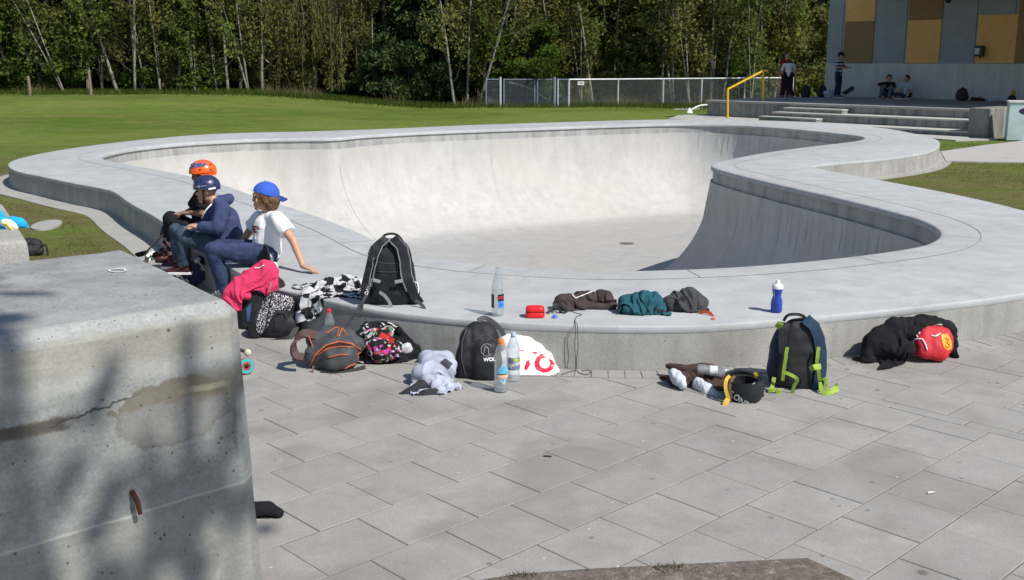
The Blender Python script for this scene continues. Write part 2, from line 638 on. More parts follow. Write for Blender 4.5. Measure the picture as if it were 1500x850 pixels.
M_DECK = concrete('deck_concrete', (0.425, 0.438, 0.442), streak=0.0, patch=0.16, speck=0.08, bmp=0.14, stain=0.22)
M_BOWL = concrete('bowl_concrete', (0.475, 0.472, 0.457), streak=0.11, patch=0.10, speck=0.06, warm=0.40, stain=0.07, bmp=0.10)
M_BAND = concrete('band_concrete', (0.40, 0.40, 0.39), streak=0.30, patch=0.14, bmp=0.2)
M_SIDE = concrete('side_concrete', (0.355, 0.352, 0.332), streak=0.22, patch=0.16, speck=0.14, bmp=0.35, stain=0.30, holes=0.6)
M_JOINT = mat('joint_line', (0.29, 0.29, 0.285), 0.95, 0.4, 30)
M_KERB = concrete('kerb_concrete', (0.36, 0.355, 0.33), streak=0.0, patch=0.15, speck=0.12, bmp=0.3)

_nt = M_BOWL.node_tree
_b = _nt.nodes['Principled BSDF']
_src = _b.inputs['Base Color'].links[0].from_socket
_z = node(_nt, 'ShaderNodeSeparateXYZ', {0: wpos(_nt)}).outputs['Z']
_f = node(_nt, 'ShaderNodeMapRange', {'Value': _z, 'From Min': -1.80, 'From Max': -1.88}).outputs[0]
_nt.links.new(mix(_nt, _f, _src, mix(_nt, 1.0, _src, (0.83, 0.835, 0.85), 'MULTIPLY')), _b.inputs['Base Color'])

bowl = thing('skate_bowl', 'pale concrete skate bowl with raised deck around its curved pit', 'skate bowl', (0.5, 17, 0))

# deck: top sheet with rounded rims, all one surface
def deck():
    rings_o = [(-0.016, DZ), (-0.009, DZ - 0.0012), (-0.003, DZ - 0.005), (0.0, DZ - 0.012), (0.0, DZ - 0.045), (-0.002, DZ - 0.048)]
    rings_i = [(0.05, DZ), (0.02, DZ - 0.004), (0.004, DZ - 0.014), (0.0, DZ - 0.03), (0.0, DZ - 0.062), (0.012, DZ - 0.072), (0.045, DZ - 0.074)]
    lo = outl + outn * rings_o[0][0]
    li = innl + inn_n * rings_i[0][0]
    pts, tri = cdt([lo, li], [], lambda c: inside(lo, c) & ~inside(li, c))
    xyz = np.c_[pts, np.full(len(pts), DZ)]
    me = tri_mesh('deck', xyz, tri)
    bm = bmesh.new(); bm.from_mesh(me)
    def strip(base, nn, rings, flip):
        prev = None
        for off, z in rings:
            cur = [bm.verts.new((p[0] + n[0] * off, p[1] + n[1] * off, z)) for p, n in zip(base, nn)]
            if prev:
                k = len(cur)
                for i in range(k):
                    j = (i + 1) % k
                    q = (prev[i], prev[j], cur[j], cur[i])
                    bm.faces.new(q if not flip else q[::-1])
            prev = cur
    strip(outl, outn, rings_o, True)
    strip(innl, inn_n, rings_i, False)
    bmesh.ops.remove_doubles(bm, verts=bm.verts, dist=0.0004)
    bmesh.ops.recalc_face_normals(bm, faces=bm.faces)
    bm.to_mesh(me); bm.free()
    return link('deck', me, bowl, M_DECK, True, 50)
deck()

def strip_obj(name, base, nn, rings, m, parent, flip=False, smooth=True):
    mb = MB(); k = len(base)
    for off, z in rings:
        mb.v += [(p[0] + n[0] * off, p[1] + n[1] * off, z) for p, n in zip(base, nn)]
    for r in range(len(rings) - 1):
        for i in range(k):
            j = (i + 1) % k
            q = (r * k + i, r * k + j, (r + 1) * k + j, (r + 1) * k + i)
            mb.face(q[::-1] if flip else q)
    return mb.build(name, m, parent, smooth, 50)

strip_obj('side_wall', outl, outn, [(-0.004, DZ - 0.04), (0.002, DZ - 0.15), (0.003, 0.0), (0.003, -0.12)], M_SIDE, bowl, True)
strip_obj('coping_band', innl, inn_n, [(0.035, DZ - 0.06), (0.035, DZ - 0.235), (0.0, DZ - 0.243)], M_BAND, bowl, False)

# pit: vertical lip, quarter-circle transition, flat floor
R_T, Z_T, Z_F = 1.98, DZ - 0.24, -1.92
def prof(d):
    d = np.minimum(d, R_T)
    return Z_F + (R_T - np.sqrt(np.maximum(0, R_T ** 2 - (R_T - d) ** 2))) * (Z_T - Z_F) / R_T
def pit():
    ring_d = [R_T * (1 - math.cos(a)) for a in np.linspace(0.05, PI / 2, 24)]
    ex = []
    base = spline(INN, 0.16)
    base = ccw(base); bn = normals2(base)
    for d in ring_d:
        q = base - bn * d
        q = q[inside(innl, q)]
        dd = dist_poly(innl, q)
        ex.append(q[np.abs(dd - d) < 0.012 + 0.01 * d])
    g = np.array([(x, y) for x in np.arange(-8, 9, 0.3) for y in np.arange(7, 29, 0.3)]) + 0.013
    g = g[inside(innl, g)]
    gd = dist_poly(innl, g)
    ex.append(g[gd > R_T + 0.12])
    g2 = np.array([(x, y) for x in np.arange(-8, 9, 0.17) for y in np.arange(7, 29, 0.17)]) + 0.029
    ex = np.vstack(ex)
    pts, tri = cdt([innl], ex, lambda c: inside(innl, c))
    d = dist_poly(innl, pts)
    z = prof(d)
    # the left arm of the pit is a shallower bay
    sh = smoothstep(-2.0, -6.5, pts[:, 0]) * smoothstep(24, 20, pts[:, 1])
    z = Z_T + (z - Z_T) * (1 - 0.28 * sh)
    me = tri_mesh('pit', np.c_[pts, z], tri)
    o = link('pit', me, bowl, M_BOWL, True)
    # exact surface normals (the wall is near vertical at its top)
    e = 0.012
    inn_ = inside(innl, pts)
    sg = np.where(inn_, 1.0, 0.0)
    def sdist(q): return dist_poly(innl, q) * np.where(inside(innl, q), 1, -1)
    gx = (sdist(pts + [e, 0]) - sdist(pts - [e, 0])) / (2 * e); gy = (sdist(pts + [0, e]) - sdist(pts - [0, e])) / (2 * e)
    dd = np.clip(d, 0.0008, R_T); q = R_T - dd
    sl = -(Z_T - Z_F) / R_T * q / np.sqrt(np.maximum(1e-9, R_T ** 2 - q ** 2)) * (1 - 0.28 * sh)
    nv = np.stack([-sl * gx, -sl * gy, np.ones(len(sl))], 1); nv /= np.linalg.norm(nv, axis=1)[:, None]
    o.data.normals_split_custom_set_from_vertices([tuple(v) for v in nv])
    return o
pit()

def pit_z(x, y):
    d = dist_poly(innl, np.array([(x, y)]))[0]
    sh = float(smoothstep(-2.0, -6.5, x) * smoothstep(24, 20, y))
    return float(Z_T + (prof(np.array([d]))[0] - Z_T) * (1 - 0.28 * sh))

# saw-cut joints: a ring around the pit and short cuts across it
def ribbon_flat(mb, pts, w, z):
    p = np.asarray(pts)
    t = np.gradient(p[:, :2], axis=0); t /= np.linalg.norm(t, axis=1)[:, None] + 1e-9
    n = np.stack([-t[:, 1], t[:, 0]], 1)
    for i in range(len(p) - 1):
        a, b = p[i], p[i + 1]
        mb.quad((a[0] - n[i][0] * w, a[1] - n[i][1] * w, z), (b[0] - n[i + 1][0] * w, b[1] - n[i + 1][1] * w, z), (b[0] + n[i + 1][0] * w, b[1] + n[i + 1][1] * w, z), (a[0] + n[i][0] * w, a[1] + n[i][1] * w, z))
mb = MB()
ro = innl + inn_n * 0.36
ro = np.vstack([ro, ro[:1]])
ribbon_flat(mb, ro, 0.005, DZ + 0.003)
mb.build('saw_cut_ring', M_JOINT, bowl)
for i in range(6, len(innl), 16):
    a = innl[i] + inn_n[i] * 0.02
    b = innl[i] + inn_n[i] * 0.36
    mb = MB(); ribbon_flat(mb, [a, b], 0.004, DZ + 0.0035); mb.build('saw_cut', M_JOINT, bowl)
def outer_cut(x, y):
    a = V((x, y)); j = int(np.argmin(((outl - np.array((x, y))) ** 2).sum(1)))
    i = int(np.argmin(((innl - outl[j]) ** 2).sum(1)))
    mb = MB(); ribbon_flat(mb, [innl[i] + inn_n[i] * 0.36, outl[j] - outn[j] * 0.03], 0.0035, DZ + 0.003); mb.build('saw_cut', M_JOINT, bowl)
for q in ((-5.2, 13.4), (-2.8, 9.3), (5.4, 13), (6.0, 17.3), (-7.6, 22.3), (-3.0, 25.7), (1.4, 28.5), (8.9, 24)):
    outer_cut(*q)
# seams down the pit wall
M_SEAM = mat('seam_line', (0.46, 0.455, 0.44), 0.95, 0.1, 12)
for (x, y) in ((-3.75, 22.6), (-0.55, 25.35), (4.8, 27.7), (-6.6, 21.1), (3.3, 15.0), (4.0, 12.0), (4.2, 10.6), (0.8, 8.06)):
    mb = MB()
    i = int(np.argmin(((innl - np.array((x, y))) ** 2).sum(1)))
    pr = None
    for d in np.linspace(0.01, 2.1, 22):
        c = innl[i] - inn_n[i] * d
        if dist_poly(innl, c[None])[0] < d - 0.03: break
        z = pit_z(c[0], c[1])
        t = np.array((-inn_n[i][1], inn_n[i][0])) * 0.004
        up = np.array((-inn_n[i][0], -inn_n[i][1])) * 0.002
        L = (c[0] - t[0] + up[0], c[1] - t[1] + up[1], z + 0.003); Rr = (c[0] + t[0] + up[0], c[1] + t[1] + up[1], z + 0.003)
        if pr: mb.quad(pr[0], pr[1], Rr, L)
        pr = (L, Rr)
    mb.build('wall_seam', M_SEAM, bowl)
# floor drain
dr = P(918, 357, Z_F)
mb = MB(); mb.lathe([(0.16, Z_F - 0.01), (0.16, Z_F + 0.006), (0.12, Z_F + 0.007)], (dr.x, dr.y, 0), 20)
mb.build('drain', mat('drain_iron', (0.12, 0.12, 0.12), 0.6), bowl)

# ---------------------------------------------------------------- lawn
def lawn_mat():
    m, nt, b = NT('lawn_grass')
    co = wpos(nt)
    big = nz(nt, scl(nt, co, (0.5, 1.0, 1)), 0.22, 5.0, 0.6, 0.5)
    med = nz(nt, co, 1.3, 6.0, 0.7)
    fine = nz(nt, scl(nt, co, (1, 1.0, 1)), 26.0, 6.0, 0.75)
    c = mix(nt, ramp(nt, big, [(0.38, 0), (0.62, 1)]), (0.088, 0.145, 0.021), (0.150, 0.205, 0.040))
    dry = ramp(nt, nz(nt, scl(nt, co, (0.35, 1.6, 1)), 0.8, 6.0, 0.7), [(0.46, 0), (0.70, 0.8)])
    c = mix(nt, dry, c, (0.185, 0.175, 0.065))
    sep = node(nt, 'ShaderNodeSeparateXYZ', {0: co})
    # worn, browner turf close to the pit
    near = ramp(nt, math_(nt, 'DIVIDE', sep.outputs['Y'], 40.0), [(0.42, 1.0), (0.62, 0.0)])
    wn = math_(nt, 'MULTIPLY', near, ramp(nt, nz(nt, co, 0.9, 5.0, 0.65), [(0.34, 0.0), (0.58, 0.9)]))
    c = mix(nt, wn, c, (0.165, 0.135, 0.060))
    c = mix(nt, 1.0, c, ramp(nt, nz(nt, scl(nt, co, (0.6, 1.2, 1)), 3.5, 6.0, 0.75), [(0.3, 0.72), (0.7, 1.22)]), 'MULTIPLY')
    k = ramp(nt, fine, [(0.25, 0.42), (0.7, 1.35)])
    c = mix(nt, 1.0, c, k, 'MULTIPLY')
    nt.links.new(c, b.inputs['Base Color'])
    b.inputs['Roughness'].default_value = 0.95
    b.inputs['Specular IOR Level'].default_value = 0.1
    bump(nt, b, fine, 0.8, 0.04)
    return m
def lawn():
    hole = outl - outn * 0.25
    hole = hole[::2]
    xs = np.r_[-400, -200, -100, -60, np.arange(-42, 43, 1.0), 60, 100, 200, 400]
    ys = np.r_[-300, -120, -50, -20, np.arange(-10, 96, 1.0), 120, 180, 300, 500]
    g = np.array([(x, y) for x in xs for y in ys]) + 0.0011
    g = g[~inside(hole, g)]
    pts, tri = cdt([hole], g, lambda c: ~inside(hole, c))
    z = gz(pts[:, 0], pts[:, 1])
    far = np.hypot(pts[:, 0], pts[:, 1]) < 60
    z = z + far * 0.03 * np.array([noise.noise(V((p[0] * 0.4, p[1] * 0.4, 2.2))) for p in pts]) * (np.hypot(pts[:, 0], pts[:, 1]) > 9) * (dist_poly(outl, pts) > 0.7)
    me = tri_mesh('lawn', np.c_[pts, z - 0.006], tri)
    return struct(link('lawn', me, None, lawn_mat(), True))
lawn()

# concrete mowing strip at the foot of the bowl's left and back side
def kerb(i0, i1, w0, w1, name):
    k = len(outl)
    idx = [i % k for i in range(i0, i1 + 1)]
    mb = MB()
    for i in idx:
        p, n = outl[i], outn[i]
        mb.v += [(p[0] + n[0] * w0, p[1] + n[1] * w0, -0.02), (p[0] + n[0] * w0, p[1] + n[1] * w0, 0.007), (p[0] + n[0] * w1, p[1] + n[1] * w1, 0.004), (p[0] + n[0] * w1, p[1] + n[1] * w1, -0.05)]
    for a in range(len(idx) - 1):
        for c in range(3):
            mb.face((a * 4 + c, a * 4 + c + 1, a * 4 + 4 + c + 1, a * 4 + 4 + c)[::-1])
    o = mb.build(name, M_KERB)
    return struct(o)
def nearest(x, y):
    return int(np.argmin(((outl - np.array((x, y))) ** 2).sum(1)))
ka, kb = nearest(-8.3, 18.2), nearest(-2.9, 9.5)
kerb(ka, kb if kb > ka else kb + len(outl), 0.0, 0.32, 'kerb_strip')
ka, kb = nearest(4.72, 16.1), nearest(9.1, 25.0)
kerb(ka, kb if kb > ka else kb + len(outl), 0.0, 0.25, 'kerb_strip')

# ---------------------------------------------------------------- paving
def pave_mat():
    m, nt, b = NT('paver_concrete')
    co = wpos(nt)
    at = node(nt, 'ShaderNodeAttribute', attribute_name='tone').outputs['Fac']
    base = (0.330, 0.320, 0.302)
    big = nz(nt, co, 0.8, 5.0, 0.6)
    med = nz(nt, co, 6.0, 6.0, 0.7)
    fine = nz(nt, co, 130.0, 3.0, 0.8)
    c = mix(nt, big, [x * 0.92 for x in base], [x * 1.08 for x in base])
    c = mix(nt, 1.0, c, ramp(nt, med, [(0.3, 0.90), (0.68, 1.05)]), 'MULTIPLY')
    c = mix(nt, 1.0, c, ramp(nt, fine, [(0.3, 0.82), (0.65, 1.08)]), 'MULTIPLY')
    c = mix(nt, 1.0, c, ramp(nt, at, [(0.0, 0.93), (1.0, 1.045)]), 'MULTIPLY')
    # trodden gum and spots
    for sc, th, mx in ((1.7, 0.085, 0.80), (3.7, 0.11, 0.6), (9.0, 0.12, 0.5)):
        vo = node(nt, 'ShaderNodeTexVoronoi', {'Vector': mixv(nt, co, 0.02), 'Scale': sc, 'Randomness': 1.0})
        rnd = node(nt, 'ShaderNodeSeparateColor', {0: vo.outputs['Color']}).outputs[0]
        lim = math_(nt, 'MULTIPLY', rnd, th * 1.7)
        s = ramp(nt, math_(nt, 'SUBTRACT', vo.outputs['Distance'], math_(nt, 'SUBTRACT', lim, th * 0.75)), [(0.0, mx), (0.018, 0.0)])
        c = mix(nt, s, c, (0.09, 0.088, 0.085))
    smu = ramp(nt, nz(nt, co, 1.7, 4.0, 0.5, 0.8), [(0.47, 0.0), (0.68, 0.48)])
    c = mix(nt, smu, c, (0.17, 0.16, 0.145))
    vf = node(nt, 'ShaderNodeTexVoronoi', {'Vector': mixv(nt, co, 0.02), 'Scale': 6.5, 'Randomness': 1.0}).outputs['Distance']
    c = mix(nt, ramp(nt, vf, [(0.030, 0.7), (0.045, 0.0)]), c, (0.58, 0.57, 0.54))
    wh = ramp(nt, nz(nt, co, 5.0, 6.0, 0.7), [(0.66, 0.0), (0.78, 0.35)])
    c = mix(nt, wh, c, (0.55, 0.54, 0.52))
    nt.links.new(c, b.inputs['Base Color'])
    b.inputs['Roughness'].default_value = 0.9
    b.inputs['Specular IOR Level'].default_value = 0.25
    bump(nt, b, math_(nt, 'ADD', fine, med), 0.22, 0.006)
    return m
def mixv(nt, co, amt):
    n = node(nt, 'ShaderNodeTexNoise', {'Vector': co, 'Scale': 14.0, 'Detail': 2.0})
    v = nt.nodes.new('ShaderNodeVectorMath'); v.operation = 'SCALE'
    nt.links.new(n.outputs['Color'], v.inputs[0]); v.inputs['Scale'].default_value = amt
    a = nt.nodes.new('ShaderNodeVectorMath'); a.operation = 'ADD'
    nt.links.new(co, a.inputs[0]); nt.links.new(v.outputs[0], a.inputs[1])
    return a.outputs[0]
M_PAVE = pave_mat()
M_SAND = mat('joint_sand', (0.135, 0.128, 0.11), 0.95, 0.35, 40, 0.4, 200)

def paving():
    rng = random.Random(3)
    A = np.array((math.cos(math.radians(43.5)), math.sin(math.radians(43.5))))
    B = np.array((A[1], -A[0]))
    c0 = P(624.4, 726.6, 0); c0 = np.array((c0.x, c0.y))
    s1, s2 = 0.375, 0.350
    mb = MB(); tones = []
    g = 0.0027
    def slab(p, a, b):
        q = [p + A * (g) + B * (g), p + A * (a - g) + B * g, p + A * (a - g) + B * (b - g), p + A * g + B * (b - g)]
        cen = p + A * a / 2 + B * b / 2
        if cen[0] < -3.2 or cen[0] > 14 or cen[1] < -3 or (cen[1] > 8.7 and cen[0] > 4): return
        if cen[1] > 9.3 + max(0, (cen[0] + 3.4)) * 2.0: return
        if dist_poly(outl, cen[None])[0] < 0.30 and not inside(outl, cen[None])[0] and cen[1] < 9.6:
            pass
        if inside(outl, cen[None])[0] and dist_poly(outl, cen[None])[0] > 0.28: return
        z = 0.012 + rng.uniform(-0.0012, 0.0012)
        tl = [rng.uniform(-0.0008, 0.0008) for _ in range(2)]
        n = len(mb.v); ch = 0.003
        for k, r in enumerate(q):
            mb.v.append((r[0], r[1], 0.0))
        for k, r in enumerate(q):
            mb.v.append((r[0], r[1], z - ch * 0.6))
        for k, r in enumerate(q):
            d = cen - r; d /= np.linalg.norm(d)
            zz = z + (tl[0] if k in (1, 2) else 0) + (tl[1] if k in (2, 3) else 0)
            mb.v.append((r[0] + d[0] * ch, r[1] + d[1] * ch, zz))
        for lv in (0, 4):
            for k in range(4):
                k2 = (k + 1) % 4
                mb.face((n + lv + k2, n + lv + k, n + lv + 4 + k, n + lv + 4 + k2))
        mb.face((n + 11, n + 10, n + 9, n + 8))
        tones.extend([rng.random()] * 9)
    # main field: rows along A; beyond the narrow strip the rows run the other way
    nst = int(round((np.dot(np.array((2.14, 5.72)) - c0, A)) / s1))
    edge = nst * s1
    for j in range(-30, 34):
        off = 0.5 * s1 if j % 2 else 0.0
        i = -40
        a0 = -14 * s1 + off
        while a0 < edge - 1e-4:
            a1 = min(a0 + s1, edge)
            if a1 - a0 > 0.03:
                slab(c0 + A * a0 + B * (j * s2), a1 - a0, s2)
            a0 += s1
    for j in range(-60, 60):
        slab(c0 + A * edge + B * (j * 0.42), 0.10, 0.42)
    for i in range(0, 34):
        off = 0.5 * s1 if i % 2 else 0.0
        for j in range(-34, 34):
            slab(c0 + A * (edge + 0.10 + i * s2) + B * (j * s1 + off), s2, s1)
    me = mb.mesh('paving')
    at = me.attributes.new('tone', 'FLOAT', 'FACE')
    at.data.foreach_set('value', tones)
    o = link('paving', me, None, M_PAVE)
    struct(o)
    # soldier course that follows the bowl's foot
    mb = MB(); tones = []
    i0, i1 = nearest(-1.2, 6.95), nearest(4.0, 7.5)
    L = outl[i0:i1 + 1]; Nn = outn[i0:i1 + 1]
    seg = np.r_[0, np.cumsum(np.linalg.norm(np.diff(L, axis=0), axis=1))]
    t = 0.0
    while t < seg[-1] - 0.12:
        def at_(s): return (np.array([np.interp(s, seg, L[:, k]) for k in (0, 1)]), np.array([np.interp(s, seg, Nn[:, k]) for k in (0, 1)]))
        (p, n), (q, m) = at_(t + 0.003), at_(t + 0.097)
        z = 0.0185 + rng.uniform(-0.001, 0.001)
        n0 = len(mb.v)
        for zz in (0.0, z):
            for a, b_ in ((p, n), (q, m)):
                mb.v.append((a[0] + b_[0] * 0.008, a[1] + b_[1] * 0.008, zz))
            for a, b_ in ((q, m), (p, n)):
                mb.v.append((a[0] + b_[0] * 0.165, a[1] + b_[1] * 0.165, zz))
        for f in ((7, 6, 5, 4), (0, 1, 5, 4), (1, 2, 6, 5), (2, 3, 7, 6), (3, 0, 4, 7)):
            mb.face([n0 + x for x in f])
            tones.append(0)
        tn = rng.random()
        tones[-5:] = [tn] * 5
        t += 0.10
    me = mb.mesh('paving_border')
    at = me.attributes.new('tone', 'FLOAT', 'FACE'); at.data.foreach_set('value', tones)
    bm = bmesh.new(); bm.from_mesh(me); bmesh.ops.recalc_face_normals(bm, faces=bm.faces); bm.to_mesh(me); bm.free()
    struct(link('paving_border', me, None, M_PAVE))
    mb = MB()
    mb.prism([(-3.35, -3), (14, -3), (14, 8.9), (5.2, 8.6), (4.0, 7.6), (2.6, 6.9), (1.0, 6.4), (-0.6, 6.7), (-1.6, 7.4), (-2.8, 9.3), (-3.35, 9.3)], -0.02, 0.0095)
    struct(mb.build('paving_bed', M_SAND))
paving()

# bare soil of a tree pit at the photographer's feet
def soil():
    m, nt, b = NT('soil')
    co = wpos(nt)
    f = nz(nt, co, 22.0, 7.0, 0.75); g = nz(nt, co, 3.0, 5.0)
    c = ramp(nt, f, [(0.3, (0.10, 0.078, 0.062)), (0.55, (0.23, 0.185, 0.155)), (0.70, (0.42, 0.37, 0.32))])
    c = mix(nt, ramp(nt, g, [(0.52, 0), (0.7, 0.5)]), c, (0.09, 0.10, 0.035))
    nt.links.new(c, b.inputs['Base Color']); b.inputs['Roughness'].default_value = 1.0
    bump(nt, b, f, 0.9, 0.03)
    poly = [P(700, 856), P(760, 846), P(860, 839), P(1000, 832), P(1120, 826), P(1182, 823), P(1215, 838), P(1262, 860), V((1.45, 2.6, 0)), V((-0.3, 2.6, 0))]
    poly = ccw(np.array([(p.x, p.y) for p in poly]))
    gr = np.array([(x, y) for x in np.arange(-0.4, 1.6, 0.03) for y in np.arange(2.5, 3.9, 0.03)])
    gr = gr[inside(poly, gr)]; gr = gr[dist_poly(poly, gr) > 0.015]
    pts, tri = cdt([poly], gr, lambda c: inside(poly, c))
    d = dist_poly(poly, pts)
    z = 0.016 + np.minimum(d, 0.1) * 0.12 + 0.012 * np.array([noise.noise(V((p[0] * 14, p[1] * 14, 0))) for p in pts]) * np.minimum(1, d / 0.05)
    struct(link('soil', tri_mesh('soil', np.c_[pts, z], tri), None, m, True))
soil()

# paths at the right and by the stage
M_PATH = concrete('path_concrete', (0.42, 0.41, 0.385), streak=0.0, patch=0.10, speck=0.1, bmp=0.3)
def sheet(name, pts, z, m, up=0.0):
    mb = MB(); mb.prism([(p[0], p[1]) for p in pts], z - 0.06, z)
    return struct(mb.build(name, m))
sheet('path', [P(1378, 223), P(1440, 214), P(1500, 207), P(1600, 196), P(1640, 245), P(1500, 239), P(1430, 238), P(1386, 237)], 0.018, M_PATH)
# ---------------------------------------------------------------- cast concrete blocks
def block_mat():
    """cast concrete with bug holes, a pour line, rust-brown seepage and a repaired patch"""
    m, nt, b = NT('block_concrete')
    co = pos(nt)
    sx = node(nt, 'ShaderNodeSeparateXYZ', {0: co})
    X, Y, Z = sx.outputs['X'], sx.outputs['Y'], sx.outputs['Z']
    base = (0.345, 0.355, 0.345)
    big = nz(nt, co, 1.7, 6.0, 0.65, 0.5)
    med = nz(nt, co, 7.0, 6.0, 0.7)
    fine = nz(nt, co, 90.0, 4.0, 0.75)
    c = mix(nt, ramp(nt, big, [(0.35, 0), (0.65, 1)]), [x * 0.74 for x in base], [x * 1.12 for x in base])
    c = mix(nt, 1.0, c, ramp(nt, med, [(0.3, 0.80), (0.68, 1.06)]), 'MULTIPLY')
    c = mix(nt, 1.0, c, ramp(nt, fine, [(0.3, 0.78), (0.62, 1.06)]), 'MULTIPLY')
    st = nz(nt, scl(nt, co, (1.0, 1.0, 5.0)), 2.6, 6.0, 0.7, 0.4)
    c = mix(nt, 1.0, c, ramp(nt, st, [(0.35, 0.80), (0.6, 1.03)]), 'MULTIPLY')
    wob = nz(nt, co, 9.0, 6.0, 0.7)
    wb = math_(nt, 'SUBTRACT', wob, 0.5)
    def over(x, lo, hi):                                   # 0 below lo, 1 above hi
        return node(nt, 'ShaderNodeMapRange', {'Value': x, 'From Min': lo, 'From Max': hi}).outputs[0]
    def mul(*v):
        r = v[0]
        for q in v[1:]: r = math_(nt, 'MULTIPLY', r, q)
        return r
    def off(x, y, k): return math_(nt, 'ADD', x, math_(nt, 'MULTIPLY', y, k))
    Zw = off(Z, wb, 0.10); Xw = off(X, wb, 0.16)
    front = over(Z, 1.13, 1.115)
    # ochre weathering under the chamfer
    c = mix(nt, mul(over(Zw, 1.00, 1.03), front, 0.36), c, (0.235, 0.215, 0.150))
    c = mix(nt, mul(over(Zw, 0.955, 0.99), over(Zw, 1.04, 1.0), front, 0.35), c, (0.42, 0.42, 0.40))
    # dark damp seam at the left, a crack running on from it
    dz = math_(nt, 'ABSOLUTE', math_(nt, 'SUBTRACT', off(Z, wb, 0.05), 0.885))
    c = mix(nt, mul(over(dz, 0.024, 0.014), over(Xw, -0.395, -0.42), 0.88), c, (0.070, 0.058, 0.045))
    c = mix(nt, mul(over(math_(nt, 'SUBTRACT', 0.885, off(Z, wb, 0.05)), 0.10, 0.0), over(off(Z, wb, 0.05), 0.88, 0.87), over(Xw, -0.40, -0.46), 0.35), c, (0.16, 0.15, 0.13))
    dc = math_(nt, 'ABSOLUTE', math_(nt, 'SUBTRACT', off(Z, math_(nt, 'SUBTRACT', nz(nt, co, 26.0, 4.0), 0.5), 0.045), off(0.975, X, 0.20)))
    crack = mul(over(dc, 0.0045, 0.0022), over(X, -0.47, -0.44), over(X, -0.24, -0.28))
    c = mix(nt, mul(crack, 0.85), c, (0.045, 0.04, 0.035))
    # damp repaired patch with a dark upper half and rim
    px_ = math_(nt, 'DIVIDE', math_(nt, 'SUBTRACT', X, -0.185), 0.150); pz_ = math_(nt, 'DIVIDE', math_(nt, 'SUBTRACT', Z, 0.850), 0.105)
    rr = off(math_(nt, 'SQRT', math_(nt, 'ADD', mul(px_, px_), mul(pz_, pz_))), wb, 1.1)
    c = mix(nt, mul(over(rr, 1.02, 0.98), 0.42), c, (0.175, 0.172, 0.155))
    c = mix(nt, mul(over(rr, 1.03, 0.98), over(rr, 0.84, 0.96), 0.40), c, (0.115, 0.108, 0.09))
    c = mix(nt, mul(over(rr, 1.04, 0.96), over(Zw, 0.868, 0.885), 0.62), c, (0.135, 0.115, 0.078))
    d2 = math_(nt, 'ABSOLUTE', math_(nt, 'SUBTRACT', off(Z, wb, 0.03), 0.905))
    c = mix(nt, mul(over(d2, 0.055, 0.03), over(Xw, -0.19, -0.14), 0.55), c, (0.185, 0.160, 0.115))
    c = mix(nt, mul(over(d2, 0.013, 0.006), over(Xw, -0.17, -0.13), over(Xw, -0.01, -0.05), 0.7), c, (0.42, 0.37, 0.28))
    # run-off beside the right arris
    dx = math_(nt, 'ABSOLUTE', math_(nt, 'SUBTRACT', off(X, wb, 0.02), -0.030))
    c = mix(nt, mul(over(dx, 0.008, 0.003), over(Z, 0.66, 0.70), over(Z, 0.90, 0.86), 0.5), c, (0.13, 0.12, 0.10))
    # pour line and darker lift below it
    zl = off(off(Z, wb, 0.018), X, -0.035)
    dl = math_(nt, 'ABSOLUTE', math_(nt, 'SUBTRACT', zl, 0.566))
    c = mix(nt, mul(over(zl, 0.57, 0.556), 0.30), c, (0.22, 0.215, 0.18))
    c = mix(nt, mul(over(dl, 0.006, 0.002), 0.55), c, (0.46, 0.455, 0.43))
    # rust bleeding from the bar
    dr_ = math_(nt, 'ABSOLUTE', math_(nt, 'SUBTRACT', off(X, wb, 0.01), -0.278))
    c = mix(nt, mul(over(dr_, 0.010, 0.002), over(Z, 0.545, 0.575), over(Z, 0.60, 0.585), 0.75), c, (0.24, 0.11, 0.03))
    # bug holes: small ragged voids
    vo = node(nt, 'ShaderNodeTexVoronoi', {'Vector': mixv(nt, co, 0.012), 'Scale': 30.0, 'Randomness': 1.0})
    sz = math_(nt, 'MULTIPLY', nz(nt, co, 8.0, 4.0), 0.55)
    hm = over(math_(nt, 'SUBTRACT', vo.outputs['Distance'], math_(nt, 'SUBTRACT', sz, 0.21)), 0.03, 0.0)
    c = mix(nt, mul(hm, 0.8), c, (0.07, 0.065, 0.055))
    nt.links.new(c, b.inputs['Base Color'])
    b.inputs['Roughness'].default_value = 0.86
    b.inputs['Specular IOR Level'].default_value = 0.3
    h = math_(nt, 'ADD', math_(nt, 'ADD', math_(nt, 'MULTIPLY', fine, 0.3), med), math_(nt, 'MULTIPLY', hm, -1.2))
    bump(nt, b, h, 0.4, 0.012)
    return m
M_BLOCK = block_mat()
ZB = 1.16
FR = P(353, 440, ZB)           # front right top corner
BR = P(188, 362, ZB)
FL = P(-60, 505, ZB)
BL = P(-60, 392, ZB)
